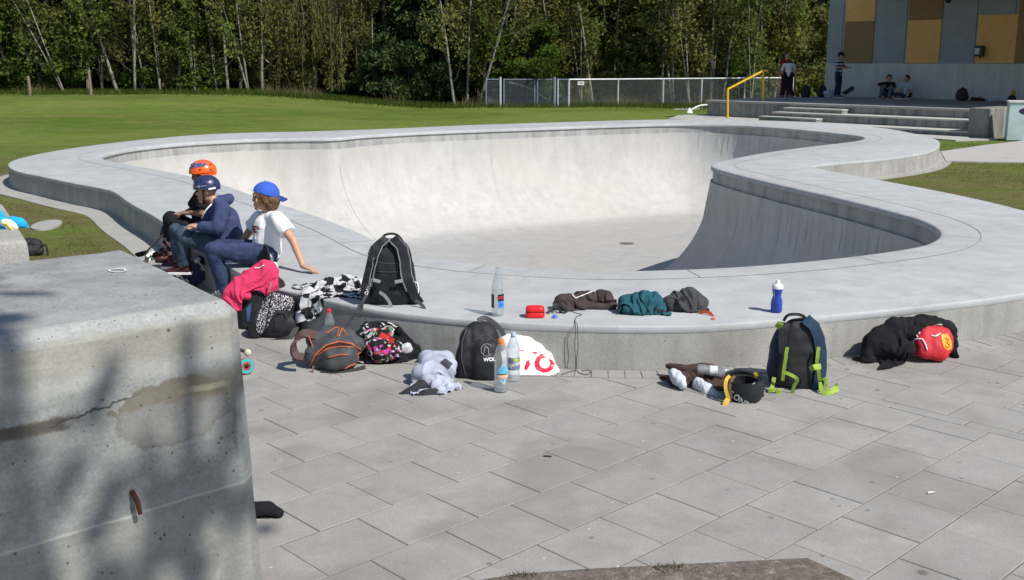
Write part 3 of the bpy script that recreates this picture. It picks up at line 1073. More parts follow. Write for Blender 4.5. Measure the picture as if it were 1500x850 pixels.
def cast_block(name, label, corners, top, batter, bev, m, parts=None):
    """hexahedron with flared foot and chamfered arrises"""
    mb = MB()
    c = sum((V(p) for p in corners), V()) / 4
    for z, k in ((-0.03, batter), (top, 0.0)):
        for p in corners:
            d = (V(p) - c); d.z = 0
            q = V(p) + d.normalized() * k
            mb.v.append((q.x, q.y, z))
    for q in ((3, 2, 1, 0), (4, 5, 6, 7), (0, 1, 5, 4), (1, 2, 6, 5), (2, 3, 7, 6), (3, 0, 4, 7)):
        mb.face(q)
    me = mb.mesh()
    bm = bmesh.new(); bm.from_mesh(me)
    bmesh.ops.recalc_face_normals(bm, faces=bm.faces)
    ed = [e for e in bm.edges if max(v.co.z for v in e.verts) > 0.02]
    bmesh.ops.bevel(bm, geom=ed, offset=bev, segments=1, profile=0.5, affect='EDGES')
    ed = [e for e in bm.edges if min(v.co.z for v in e.verts) > -0.02 and e.calc_face_angle(0) > 0.3]
    bmesh.ops.bevel(bm, geom=ed, offset=0.004, segments=1, profile=0.6, affect='EDGES')
    bmesh.ops.subdivide_edges(bm, edges=[e for e in bm.edges if e.calc_length() > 0.2], cuts=10, use_grid_fill=True)
    bmesh.ops.triangulate(bm, faces=[f for f in bm.faces if len(f.verts) > 4])
    for v in bm.verts:
        if v.co.z > 0:
            v.co += V((noise.noise(v.co * 7), noise.noise(v.co * 7 + V((9, 0, 0))), noise.noise(v.co * 7 + V((0, 9, 0))))) * 0.004
    bm.to_mesh(me); bm.free()
    return me
root = thing('concrete_block', 'big cast concrete block in front, stained, with a rusty bar stub', 'concrete block', (FR.x, FR.y, 0))
link('block_body', cast_block('b', '', [FL, FR, BR, BL], ZB, 0.05, 0.045, M_BLOCK), root, M_BLOCK, True, 16)
fdir = (FR - FL); fdir.z = 0; fdir.normalize()
fn = V((fdir.y, -fdir.x, 0))
def front_pt(px, py, out=0.0):
    d = V(ray(px, py)); o = V((0, 0, CH)); p0 = FR + fn * 0.022
    t = (p0 - o).dot(fn) / d.dot(fn)
    return o + d * t + fn * out
rb = front_pt(197, 733, -0.01)
mb = MB()
mb.tube([front_pt(193, 720, 0.0), front_pt(195, 728, 0.028), front_pt(200, 748, 0.03)], [0.008, 0.008, 0.007], 10)
mb.build('rebar_stub', mat('rust', (0.045, 0.013, 0.009), 0.9, 0.4, 60, 0.5, 150), root, True, 50)
mb = MB()
pts = []
for a in np.linspace(0, 2.0 * PI, 30):
    pts.append(P(172 + 12 * math.cos(a), 396 + 2.4 * math.sin(a), ZB + 0.0035))
ribbon_flat(mb, [(p.x, p.y) for p in pts], 0.004, ZB + 0.0035)
ribbon_flat(mb, [tuple(P(166 + k, 394 + (2.2 if k % 8 < 4 else -0.6), ZB)[:2]) for k in range(0, 20, 3)], 0.003, ZB + 0.004)
mb.build('chalk_scribble', mat('chalk', (0.62, 0.62, 0.60), 0.95, 0.2, 60), root)

ZB2 = 0.62
q = [P(-60, 336, ZB2), P(-60, 300, ZB2), P(-9, 296, ZB2), P(5, 299, ZB2), P(41, 351, ZB2), P(-60, 362, ZB2)]
c4 = [P(-70, 360, ZB2), P(40, 352, ZB2), P(4, 298, ZB2), P(-70, 300, ZB2)]
o = link('concrete_block', cast_block('b', '', c4, ZB2, 0.02, 0.02, M_BLOCK), None, concrete('small_block_concrete', (0.36, 0.355, 0.33), streak=0.0, patch=0.1, speck=0.3, bmp=0.5), True, 35)
setp(o, 'low rough grey concrete block on the grass with blue clothes on top', 'concrete block')

# flat concrete cover in the grass
mb = MB()
ang = np.linspace(0, 2 * PI, 28, endpoint=False)
cv = [P(68 + 23 * math.cos(a), 329 + 6.2 * math.sin(a) + 1.2 * math.cos(a) * -3, 0.02) for a in ang]
mb.prism(ccw(np.array([(p.x, p.y) for p in cv])), -0.03, 0.02)
setp(mb.build('concrete_cover', M_KERB), 'flat round concrete cover lying in the grass near the blue clothes', 'cover')
# ---------------------------------------------------------------- outdoor stage: platform, tiers, wall, rails
ZP = 0.65
O2 = np.array((6.5, 35.0)); U2 = np.array((0.655, -0.756)); N2 = np.array((0.756, 0.655))   # along the front edge, and back towards the wall

def st(u, n, z=0.0):
    q = O2 + U2 * u + N2 * n
    return V((q[0], q[1], z))
def st_uv(p):
    d = np.array((p[0], p[1])) - O2
    return d.dot(U2), d.dot(N2)
def st_ray(px, n, z=ZP):
    """point of the platform on the sight line of column px, n metres behind the front edge"""
    r = (px - 750) / FPX / (math.cos(PIT) + 0.182 * math.sin(PIT))
    # x = r*y ; (x,y) = O + U u + N n
    a = O2 + N2 * n
    u = (r * a[1] - a[0]) / (U2[0] - r * U2[1])
    q = a + U2 * u
    return V((q[0], q[1], z))
SROT = math.atan2(U2[1], U2[0])
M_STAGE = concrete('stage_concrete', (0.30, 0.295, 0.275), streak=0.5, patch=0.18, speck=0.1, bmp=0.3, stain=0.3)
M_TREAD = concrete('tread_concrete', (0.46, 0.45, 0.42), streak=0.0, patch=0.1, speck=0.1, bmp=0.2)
def sbox(mb, u0, u1, n0, n1, z0, z1):
    c = st((u0 + u1) / 2, (n0 + n1) / 2, (z0 + z1) / 2)
    mb.box(c, (u1 - u0, n1 - n0, z1 - z0), SROT)
UR = st_uv(P(1464, 161, ZP))[0]
U1 = st_uv(P(1150, 163, 0.40))[0]
stage = thing('stage_platform', 'long raised concrete stage with seating tiers in front of the panelled wall', 'stage', st(4, 3, 0))
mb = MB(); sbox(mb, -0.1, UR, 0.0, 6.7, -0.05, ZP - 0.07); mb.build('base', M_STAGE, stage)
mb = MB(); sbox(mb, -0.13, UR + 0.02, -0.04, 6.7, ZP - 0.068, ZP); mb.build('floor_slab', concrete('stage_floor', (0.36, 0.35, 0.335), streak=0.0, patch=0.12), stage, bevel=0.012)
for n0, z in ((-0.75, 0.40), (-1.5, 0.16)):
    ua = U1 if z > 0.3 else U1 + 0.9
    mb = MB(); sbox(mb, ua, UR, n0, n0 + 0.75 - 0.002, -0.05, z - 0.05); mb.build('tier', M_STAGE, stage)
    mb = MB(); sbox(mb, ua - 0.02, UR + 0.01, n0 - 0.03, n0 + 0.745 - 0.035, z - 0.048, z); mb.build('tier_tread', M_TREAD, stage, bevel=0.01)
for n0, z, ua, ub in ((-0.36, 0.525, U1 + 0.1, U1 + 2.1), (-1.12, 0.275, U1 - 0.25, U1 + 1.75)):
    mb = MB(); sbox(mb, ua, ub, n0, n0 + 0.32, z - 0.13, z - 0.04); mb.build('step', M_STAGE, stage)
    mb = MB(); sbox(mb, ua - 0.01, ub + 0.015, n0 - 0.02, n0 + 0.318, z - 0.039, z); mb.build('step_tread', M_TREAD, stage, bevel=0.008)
# end pillar
mb = MB(); sbox(mb, UR + 0.012, UR + 0.55, -1.55, 0.1, -0.05, ZP + 0.10)
setp(mb.build('end_pillar', M_STAGE, bevel=0.02), 'squat concrete end wall closing the seating tiers beside the pale cabinet', 'pillar')
# concrete apron in front
ap = [st(UR, -1.4, 0), P(1462, 204, 0.02), P(1400, 206, .02), P(1290, 197, .02), P(1130, 181, 0.02), st(U1 + 0.9, -1.4, 0)]
sheet('apron', ap, 0.03, M_PATH)
ap = [P(979, 174, 0.14), P(993, 169.0, 0.14), st(-0.9, 1.6, 0), st(-0.14, 0.5, 0), st(-0.14, -0.05, 0), st(U1 - 0.3, -0.05, 0), st(U1 - 0.3, -1.55, 0), P(1060, 176.5, 0.14)]
sheet('apron', ap, 0.14, M_PATH)

# wall with cladding panels
UW0 = st_uv(st_ray(1206, 6.5))[0]
def wall_u(px): return st_uv(st_ray(px, 6.5))[0]
bld = thing('stage_building', 'building with grey, orange and brown wall panels above a concrete base', 'building', st(10, 6.8, 0))
ZC = ZP + 1.17
M_WALLC = concrete('wall_base_concrete', (0.62, 0.615, 0.60), streak=0.15, patch=0.10, speck=0.06)
mb = MB(); sbox(mb, UW0, UW0 + 16, 6.5, 7.2, 0.0, ZC); mb.build('concrete_base', M_WALLC, bld, bevel=0.01)
M_CLAD = mat('grey_cladding', (0.31, 0.335, 0.385), 0.7, 0.08, 3)
mb = MB(); sbox(mb, UW0, UW0 + 16, 6.53, 7.2, ZC + 0.002, 5.2); mb.build('cladding', M_CLAD, bld)
M_OR = mat('ochre_panel', (0.82, 0.44, 0.155), 0.65, 0.07, 3)
M_BR = mat('brown_panel', (0.30, 0.175, 0.08), 0.65, 0.08, 3)
zs = PY(1250, 32, st_ray(1250, 6.5).y).z
for x0, x1, lo, hi in ((1231, 1273, M_BR, M_OR), (1322, 1370, M_OR, M_BR), (1423, 1480, M_OR, M_CLAD), (1480, 1545, M_BR, M_BR)):
    u0, u1 = wall_u(x0 - 0.0), wall_u(x1)
    split = zs + (0.10 if x0 > 1400 else 0)
    for m, z0, z1 in ((lo, ZC + 0.012, split - 0.01), (hi, split + 0.01, 5.15)):
        if m is M_CLAD: continue
        mb = MB(); sbox(mb, u0, u1, 6.485, 6.528, z0, z1); mb.build('panel', m, bld, bevel=0.006)
mb = MB()
for u in np.arange(UW0 + 0.6, UW0 + 15, 1.22):
    sbox(mb, u, u + 0.014, 6.522, 6.529, ZC + 0.01, 5.1)
mb.build('panel_joint', mat('joint_dark', (0.06, 0.065, 0.075), 0.8), bld)
mb = MB(); sbox(mb, 2.2, UW0 + 22, 0.85, 8.0, 4.55, 4.95); mb.build('roof', mat('roof_soffit', (0.16, 0.155, 0.15), 0.8), bld)
mb = MB(); sbox(mb, UW0 + 15.0, UW0 + 15.6, 0.6, 6.48, 0.0, 4.548); mb.build('side_wall', M_WALLC, bld)

# wall lamp and camera
def on_wall(px, py, out=0.0):
    y = st_ray(px, 6.485 - out).y
    p = PY(px, py, y); return p
lp = on_wall(1435, 75, 0.10)
t = thing('wall_lamp', 'dark box lamp with pale lens mounted on the ochre wall panel', 'lamp', lp)
mb = MB(); mb.box(lp, (0.26, 0.18, 0.34), SROT); mb.build('housing', mat('lamp_black', (0.03, 0.03, 0.032), 0.5), t, bevel=0.02)
mb = MB(); mb.box(lp - V((N2[0], N2[1], 0)) * 0.095 - V((U2[0], U2[1], 0)) * 0.04, (0.16, 0.03, 0.20), SROT); mb.build('lens', mat('lamp_lens', (0.55, 0.57, 0.58), 0.3), t, bevel=0.01)
mb = MB(); mb.tube([lp + V((0.03, 0, -0.17)), lp + V((0.03, 0, -0.24))], 0.03, 8); mb.build('sensor', MATS['lamp_black'], t)
cp = on_wall(1389, 1, 0.12)
t = thing('wall_camera', 'small dark camera high on the grey cladding', 'camera', cp)
mb = MB(); mb.lathe([(0.02, 0.12), (0.09, 0.10), (0.10, 0.02), (0.08, -0.05), (0.03, -0.085)], cp, 12); mb.build('dome', MATS['lamp_black'], t, True)
mb = MB(); mb.box(cp + V((N2[0], N2[1], 0)) * 0.07 + V((0, 0, 0.1)), (0.10, 0.12, 0.04), SROT); mb.build('bracket', M_CLAD, t)

# yellow handrails
M_YEL = mat('yellow_paint', (0.75, 0.42, 0.015), 0.45, 0.1, 10)
b0 = PY(1066, 170, 33.6); b0.z = 0.13; b1 = st_ray(1118, 0.5)
top0 = PY(1066, 131, b0.y); top1 = PY(1118, 104, b1.y)
tt = PY(1124, 103.5, b1.y)
t = thing('handrail', 'bright yellow sloping handrail at the left end of the stage', 'handrail', b0)
mb = MB(); mb.tube([b0, top0 - V((0, 0, .03))], 0.034, 10); mb.build('post', M_YEL, t, True, 40)
mb = MB(); mb.tube([b1, top1], 0.034, 10); mb.build('post', M_YEL, t, True, 40)
mb = MB(); mb.tube([top0 - V((0, 0, .05)), top0, top1, tt], 0.036, 10); mb.build('rail', M_YEL, t, True, 40)
mb = MB(); mb.lathe([(0.07, 0.03), (0.07, 0.045), (0.036, 0.05)], b0, 12); mb.build('foot_plate', M_YEL, t)
M_YEL_SHADE = mat('shaded_yellow_paint', (0.20, 0.12, 0.02), 0.6, 0.2, 10)  # handrail yellow with the shade at the back of the stage painted in
e0 = st_ray(1125, 6.2); e1 = st_ray(1203, 6.3)
h = PY(1203, 103.5, e1.y).z
t = thing('handrail', 'yellow level rail in shade-darkened colour along the back edge of the stage beside the wall corner', 'handrail', e1)
for q in (e0, (e0 + e1) / 2, e1):
    mb = MB(); mb.tube([V((q.x, q.y, ZP)), V((q.x, q.y, h))], 0.025, 8); mb.build('post', M_YEL_SHADE, t, True, 40)
mb = MB(); mb.tube([V((e0.x, e0.y, h)), V((e1.x, e1.y, h))], 0.032, 8); mb.build('rail', M_YEL_SHADE, t, True, 40)

# pale cabinet at the right edge
cb = P(1494, 207, 0.0)
t = thing('utility_cabinet', 'pale painted cabinet with a dark oval mark at the right edge', 'cabinet', cb)
mb = MB(); mb.box(cb + V((0.12, 0.2, 0.46)), (0.72, 0.6, 0.90), -0.35); mb.build('body', mat('cabinet_paint', (0.50, 0.62, 0.62), 0.5, 0.15, 3), t, bevel=0.02)
mb = MB(); mb.box(cb + V((0.12, 0.2, 0.935)), (0.76, 0.64, 0.05), -0.35); mb.build('lid', mat('cabinet_lid', (0.55, 0.57, 0.56), 0.6), t, bevel=0.012)
mb = MB()
c0 = cb + V((0.12, 0.2, 0.0)); Rz = Matrix.Rotation(-0.35, 3, 'Z')
ov = [c0 + Rz @ V((0.06 + 0.2 * math.cos(a), -0.303, 0.72 + 0.085 * math.sin(a))) for a in np.linspace(0, 2 * PI, 24, endpoint=False)]
mb.v = [tuple(p) for p in ov]; mb.face(range(24)); mb.build('oval_mark', mat('oval_navy', (0.03, 0.02, 0.07), 0.5), t)

# ---------------------------------------------------------------- chain-link fence
M_GALV = mat('galvanised', (0.50, 0.53, 0.55), 0.5, 0.15, 6, metal=0.3)
M_GALD = mat('slate_posts', (0.16, 0.20, 0.25), 0.55, 0.15, 6)
M_WIRE = mat('fence_wire', (0.20, 0.22, 0.23), 0.6, 0.2, 4)
def chain(parent, a, b, h0, h1, m, pitch=0.11, w=0.006):
    """diamond mesh between two ground points"""
    a, b = V(a), V(b); d = b - a; L = d.length; d.normalize(); H = h1 - h0
    mb = MB(); nrm = V((-d.y, d.x, 0))
    n = int((L + H) / pitch)
    for s in (1, -1):
        for i in range(n):
            x0 = i * pitch - (H if s > 0 else 0)
            p0, p1 = (x0, 0.0), (x0 + s * H, H)
            if s < 0: p0, p1 = (x0, 0.0), (x0 - H, H)
            (xa, za), (xb, zb) = p0, p1
            if xa > xb: (xa, za), (xb, zb) = (xb, zb), (xa, za)
            if xb <= 0 or xa >= L: continue
            k = (zb - za) / (xb - xa)
            if xa < 0: za -= k * xa; xa = 0
            if xb > L: zb -= k * (xb - L); xb = L
            A = a + d * xa + V((0, 0, h0 + za)); B = a + d * xb + V((0, 0, h0 + zb))
            e = (B - A).normalized().cross(nrm) * w / 2
            mb.quad(A - e, B - e, B + e, A + e)
    return mb.build('mesh_panel', m, parent)
def gpt(px, py, y=None, z=None):
    p = P(px, py, 0.0) if y is None else PY(px, py, y)
    return V((p.x, p.y, float(gz(p.x, p.y)) if z is None else z))
f_pts = [(833, 42.9), (905, 43.6), (971, 44.4), (1027, 45.3), (1090, 46.3), (1160, 47.4)]
FH = 1.18
fence = thing('chain_link_fence', 'galvanised chain-link fence with pale top rail in front of the wood', 'fence', (4, 43.5, 0))
gp = []
for px, y in f_pts:
    p = PY(px, 150, y); gp.append(V((p.x, p.y, 0.0)))
for i, q in enumerate(gp):
    mb = MB(); mb.tube([q - V((0, 0, 0.1)), q + V((0, 0, FH + 0.03))], 0.045 if i == 0 else 0.034, 8); mb.build('post', M_GALV, fence, True, 40)
for a, b in zip(gp[:-1], gp[1:]):
    mb = MB(); mb.tube([a + V((0, 0, FH)), b + V((0, 0, FH))], 0.03, 8); mb.build('top_rail', M_GALV, fence, True, 40)
    chain(fence, a, b, 0.03, FH, M_WIRE)
sg = gp[0].lerp(gp[1], 0.24) + V((0, -0.05, FH - 0.15))
t = thing('fence_sign', 'small white notice hanging on the chain-link fence', 'sign', sg)
mb = MB(); mb.box(sg, (0.26, 0.012, 0.14)); mb.build('plate', mat('sign_white', (0.8, 0.8, 0.78), 0.5, 0.04), t)
mb = MB()
for k, wd in ((0.028, 0.17), (-0.002, 0.2), (-0.032, 0.12)):
    mb.box(sg + V((0, -0.0085, k)), (wd, 0.003, 0.012))
mb.build('print', mat('sign_print', (0.12, 0.12, 0.13), 0.6), t)
# gate of slate-coloured tube left of it
gate = thing('mesh_gate', 'slate-grey chain-link gate standing left of the galvanised fence', 'gate', (0, 43, 0))
gx = [712, 733, 738, 783, 787, 812, 816, 833]
gq = {px: V((PY(px, 150, 42.9).x, 42.9, 0.0)) for px in gx}
for px, r, m in ((712, 0.03, M_GALD), (733, 0.05, M_GALV), (738, 0.028, M_GALD), (783, 0.03, M_GALD), (787, 0.03, M_GALD), (812, 0.06, M_GALD), (817, 0.03, M_GALV)):
    q = V((PY(px, 150, 42.9).x, 42.9, 0.0))
    mb = MB(); mb.tube([q - V((0, 0, 0.05)), q + V((0, 0, FH + (0.10 if r > 0.04 else 0.03)))], r, 8); mb.build('post', m, gate, True, 40)
for a, b in ((712, 733), (738, 783), (787, 812), (816, 833)):
    A, B = gq[a], gq[b]
    for hh in (0.06, FH):
        mb = MB(); mb.tube([A + V((0, 0, hh)), B + V((0, 0, hh))], 0.024, 8); mb.build('rail', M_GALD, gate, True, 40)
    chain(gate, A, B, 0.05, FH, M_GALD, 0.10, 0.008)
# a second run of fence farther back
f2 = thing('chain_link_fence', 'dim dark chain-link fence running behind the galvanised one', 'fence', (4, 47, 0))
q2 = [V((PY(px, 150, 48.2).x, 48.2, 0.0)) for px in (795, 845, 893, 946, 997, 1050, 1105)]
for q in q2:
    mb = MB(); mb.tube([q, q + V((0, 0, 1.2))], 0.035, 8); mb.build('post', M_GALD, f2, True, 40)
for a, b in zip(q2[:-1], q2[1:]):
    chain(f2, a, b, 0.03, 1.2, M_GALD, 0.12)
mb = MB(); mb.tube([q2[0] + V((0, 0, 1.2)), q2[-1] + V((0, 0, 1.2))], 0.022, 8); mb.build('top_rail', M_GALD, f2, True)
# pale strip at the fence foot
sheet('path', [P(860, 164.5), P(1040, 157.2), P(1046, 159.4), P(900, 165.2)], 0.03, M_PATH)
# bent pipe hoop and white cone left on the grass
p0 = PY(1010, 163, 39.5); p0.z = 0.0
t = thing('pipe_hoop', 'bent pale pipe hoop lying on the grass beside the stage end', 'pipe')if False else thing('pipe_hoop', 'bent pale pipe hoop lying on the grass beside the stage end', 'pipe', p0)
mb = MB(); mb.tube(spline([PY(1013, 161.5, 39.6), PY(1019, 157.5, 39.8), PY(1028, 154.5, 40.2), PY(1045, 153.8, 40.6), PY(1075, 155, 41)], 0.06, False), 0.035, 8)
mb.build('pipe', mat('pipe_pale', (0.62, 0.64, 0.66), 0.5), t, True)
mb = MB(); mb.lathe([(0.07, 0.0), (0.07, 0.03), (0.04, 0.05)], V((p0.x + .07, p0.y + .1, 0.0)), 10); mb.build('end_cap', MATS['pipe_pale'], t)
cc = PY(1010, 161.5, 39.2); cc.z = 0.0
t = thing('marker_cone', 'small white marker cone on the grass beside the bent pipe', 'cone', cc)
mb = MB(); mb.lathe([(0.14, 0.02), (0.13, 0.04), (0.04, 0.20), (0.02, 0.21)], cc, 14); mb.build('cone', mat('cone_white', (0.8, 0.8, 0.8), 0.5, 0.04), t, True, 40)
mb = MB(); mb.box(cc + V((0, 0, 0.012)), (0.30, 0.30, 0.024), 0.3); mb.build('base', MATS['cone_white'], t)
# two wooden stakes on the bank
M_STAKE = mat('stake_wood', (0.22, 0.165, 0.12), 0.9, 0.3, 20)
for px, y0, y1, lb in ((44, 113, 137, 'weathered wooden stake on the bank, left of the two'), (133, 106, 133, 'weathered wooden stake on the bank, right of the two')):
    b = PY(px, y1, 42.0); tp = PY(px - 3, y0, 42.0)
    b.z = float(gz(b.x, b.y)) - 0.1
    mb = MB(); mb.tube([b, b.lerp(tp, 0.5) + V((0.01, 0, 0)), tp], [0.062, 0.057, 0.05], 7)
    mb.tube([tp, tp + V((0, 0, 0.03))], [0.05, 0.03], 7)
    setp(mb.build('wooden_stake', M_STAKE), lb, 'stake', 'stakes on the grass bank')
# ---------------------------------------------------------------- the wood
def leafmat(name, cols, rough=0.7, var=0.9, trans=0.42):
    """leaf colour that varies clump by clump and plant by plant"""
    m, nt, b = NT(name)
    co = wpos(nt)
    f = nz(nt, co, var, 4.0, 0.7)
    g = nz(nt, co, 9.0, 2.0)
    r = node(nt, 'ShaderNodeObjectInfo').outputs['Random']
    f2 = math_(nt, 'ADD', math_(nt, 'MULTIPLY', f, 0.75), math_(nt, 'MULTIPLY', g, 0.25))
    n = len(cols)
    c = ramp(nt, f2, [(0.32 + 0.36 * i / (n - 1), cols[i]) for i in range(n)])
    k = ramp(nt, r, [(0.0, 0.7), (1.0, 1.25)])
    c = mix(nt, 1.0, c, k, 'MULTIPLY')
    nt.links.new(c, b.inputs['Base Color'])
    b.inputs['Roughness'].default_value = rough
    b.inputs['Specular IOR Level'].default_value = 0.06
    if trans:
        tr = node(nt, 'ShaderNodeBsdfTranslucent', {'Color': c})
        ms = node(nt, 'ShaderNodeMixShader', {0: trans})
        nt.links.new(b.outputs[0], ms.inputs[1]); nt.links.new(tr.outputs[0], ms.inputs[2])
        nt.links.new(ms.outputs[0], nt.nodes['Material Output'].inputs['Surface'])
    return m
M_PALEBARK = mat('pale_bark', (0.215, 0.205, 0.175), 0.9, 0.45, 9, 0.4, 30)
M_TWIG = mat('twig_bark', (0.070, 0.064, 0.036), 0.95, 0.4, 5, spec=0.05)
M_DARKBARK = mat('dark_bark', (0.075, 0.06, 0.045), 0.95, 0.4, 8, 0.4, 30)
M_SPRING = leafmat('spring_leaf', [(0.085, 0.120, 0.024), (0.140, 0.183, 0.041), (0.195, 0.232, 0.061)])
M_GREEN = leafmat('green_leaf', [(0.057, 0.099, 0.020), (0.116, 0.173, 0.037), (0.173, 0.239, 0.056)])
M_OLIVE = leafmat('olive_leaf', [(0.104, 0.116, 0.032), (0.165, 0.168, 0.049), (0.220, 0.210, 0.071)])
M_NEEDLE = leafmat('needle_leaf', [(0.022, 0.041, 0.015), (0.047, 0.076, 0.026), (0.081, 0.115, 0.038)], trans=0.08)
M_WOOD = leafmat('wood_mass', [(0.076, 0.107, 0.034), (0.177, 0.217, 0.067), (0.281, 0.305, 0.110)], trans=0.4, var=0.5)

class Fast:
    """numpy collector for very many small faces"""
    def __init__(s): s.v = []; s.f = []; s.n = 0
    def quads(s, c, a, b):
        """centres, half axes (n,3)"""
        n = len(c)
        q = np.stack([c - a - b, c + a - b, c + a + b, c - a + b], 1).reshape(-1, 3)
        s.v.append(q); s.f.append(np.arange(4 * n).reshape(n, 4) + s.n); s.n += 4 * n
    def mesh(s, name):
        v = np.vstack(s.v); f = np.vstack(s.f)
        me = bpy.data.meshes.new(name)
        me.vertices.add(len(v)); me.vertices.foreach_set('co', v.ravel())
        me.loops.add(f.size); me.loops.foreach_set('vertex_index', f.ravel().astype(np.int32))
        me.polygons.add(len(f)); me.polygons.foreach_set('loop_start', np.arange(len(f), dtype=np.int32) * 4)
        me.update(calc_edges=True)
        return me
def leaves(rs, cen, size, elong=1.6):
    n = len(cen)
    a = rs.normal(size=(n, 3)); a /= np.linalg.norm(a, axis=1)[:, None]
    b = rs.normal(size=(n, 3)); b -= a * (a * b).sum(1)[:, None]; b /= np.linalg.norm(b, axis=1)[:, None]
    k = size * rs.uniform(0.6, 1.3, n)[:, None]
    return cen, a * k * elong / 2, b * k / 2

PROTO = {}
def proto(name, parts):
    """a hidden-away first plant is not kept: parts are meshes shared by every copy"""
    PROTO[name] = parts
def bare_tree(seed, H=9.0, r0=0.085, stems=1, leafy=1500, lsize=0.075, lim0=0.12, nl=15, spread=0.55):
    rg = random.Random(seed); rs = np.random.RandomState(seed)
    tk, tw = MB(), MB(); tips = []
    for sidx in range(stems):
        p = V((0, 0, -0.15)); ang = rg.uniform(0, 2 * PI)
        lean = V((math.cos(ang), math.sin(ang), 0)) * (0.02 if stems == 1 else rg.uniform(0.10, 0.24))
        h = H * rg.uniform(0.85, 1.05)
        pts = []; n = 12
        wob = V((0, 0, 0))
        for i in range(n + 1):
            t = i / n
            wob += V((rg.uniform(-1, 1), rg.uniform(-1, 1), 0)) * 0.05
            pts.append(V((0, 0, -0.15)) + lean * (t * h) + wob * t * 1.3 + V((0, 0, t * h)))
        rad = [r0 * 0.72 * (1 - 0.9 * (i / n)) + 0.006 for i in range(n + 1)]
        rad[0] *= 1.35
        tk.tube(pts, rad, 7)
        for j in range(nl):
            t = lim0 + (0.95 - lim0) * (j + rg.random()) / nl
            k = min(n - 1, int(t * n)); f = t * n - k
            b = pts[k].lerp(pts[k + 1], f)
            a = rg.uniform(0, 2 * PI); up = rg.uniform(0.35, 1.1)
            L = (1 - t * 0.7) * H * 0.26 * rg.uniform(0.6, 1.2) * (spread / 0.55)
            d = V((math.cos(a), math.sin(a), up)).normalized()
            lp = [b]; q = b.copy(); dd = d.copy()
            for s in range(5):
                dd = (dd + V((rg.uniform(-.25, .25), rg.uniform(-.25, .25), 0.10))).normalized()
                q = q + dd * L / 5; lp.append(q.copy())
            rr = rad[k] * 0.38 * (1 - t * 0.3) + 0.004
            tw.tube(lp, [rr * (1 - 0.8 * s / 5) + 0.003 for s in range(6)], 4, False)
            for s in range(9):
                t2 = rg.uniform(0.2, 1.0); kk = min(4, int(t2 * 5))
                c = lp[kk].lerp(lp[kk + 1], t2 * 5 - kk)
                e = (dd + V((rg.uniform(-1, 1), rg.uniform(-1, 1), rg.uniform(-0.4, 0.7)))).normalized()
                l2 = L * rg.uniform(0.18, 0.45)
                m1 = c + e * l2 * 0.5 + V((rg.uniform(-.05, .05), rg.uniform(-.05, .05), 0.02)); m2 = c + e * l2
                tw.tube([c, m1, m2], [0.008, 0.006, 0.003], 3, False)
                tips += [m1, m2, c.lerp(m1, .5)]
    out = [('trunk', tk.mesh('trunk'), M_PALEBARK, True)]
    fm = Fast()
    tp = np.array([tuple(t) for t in tips])
    sel = rs.randint(0, len(tp), leafy)
    cen = tp[sel] + rs.normal(scale=0.13, size=(leafy, 3))
    fm.quads(*leaves(rs, cen, lsize))
    # twigs and leaves are one crown
    lm = fm.mesh('crown'); wm = tw.mesh('twigs')
    bm = bmesh.new(); bm.from_mesh(wm)
    for f in bm.faces: f.material_index = 0
    n0 = len(bm.faces); bm.from_mesh(lm); bm.faces.ensure_lookup_table()
    for f in bm.faces[n0:]: f.material_index = 1
    cm = bpy.data.meshes.new('crown'); bm.to_mesh(cm); bm.free()
    out.append(('crown', cm, None, False))
    return out
def bush(seed, w=1.3, h=2.6, n=8000, ls=0.062, flat=0.9):
    rg = random.Random(seed); rs = np.random.RandomState(seed)
    tk = MB()
    cen = []
    for i in range(16):
        a = rg.uniform(0, 2 * PI); r = w * math.sqrt(rg.random()) * 0.85; z = h * rg.uniform(0.1, 0.95)
        r *= 1.0 - 0.5 * max(0, z / h - 0.5)
        c = V((r * math.cos(a), r * math.sin(a), z))
        tk.tube([V((0.1 * math.cos(a), 0.1 * math.sin(a), -0.05)), c * 0.5 + V((0, 0, 0.1 * h)), c], [0.03, 0.02, 0.006], 4, False)
        k = n // 16
        d = rs.normal(size=(k, 3)); d /= np.linalg.norm(d, axis=1)[:, None]
        rad = (rs.random(k) ** 0.55)[:, None] * np.array((0.55, 0.55, 0.42)) * w * rg.uniform(0.45, 0.85)
        cen.append(np.array(tuple(c)) + d * rad)
    cen = np.vstack(cen); cen[:, 2] = np.abs(cen[:, 2])
    fm = Fast(); fm.quads(*leaves(rs, cen, ls))
    return [('trunk', tk.mesh('trunk'), M_DARKBARK, True), ('crown', fm.mesh('crown'), None, False)]
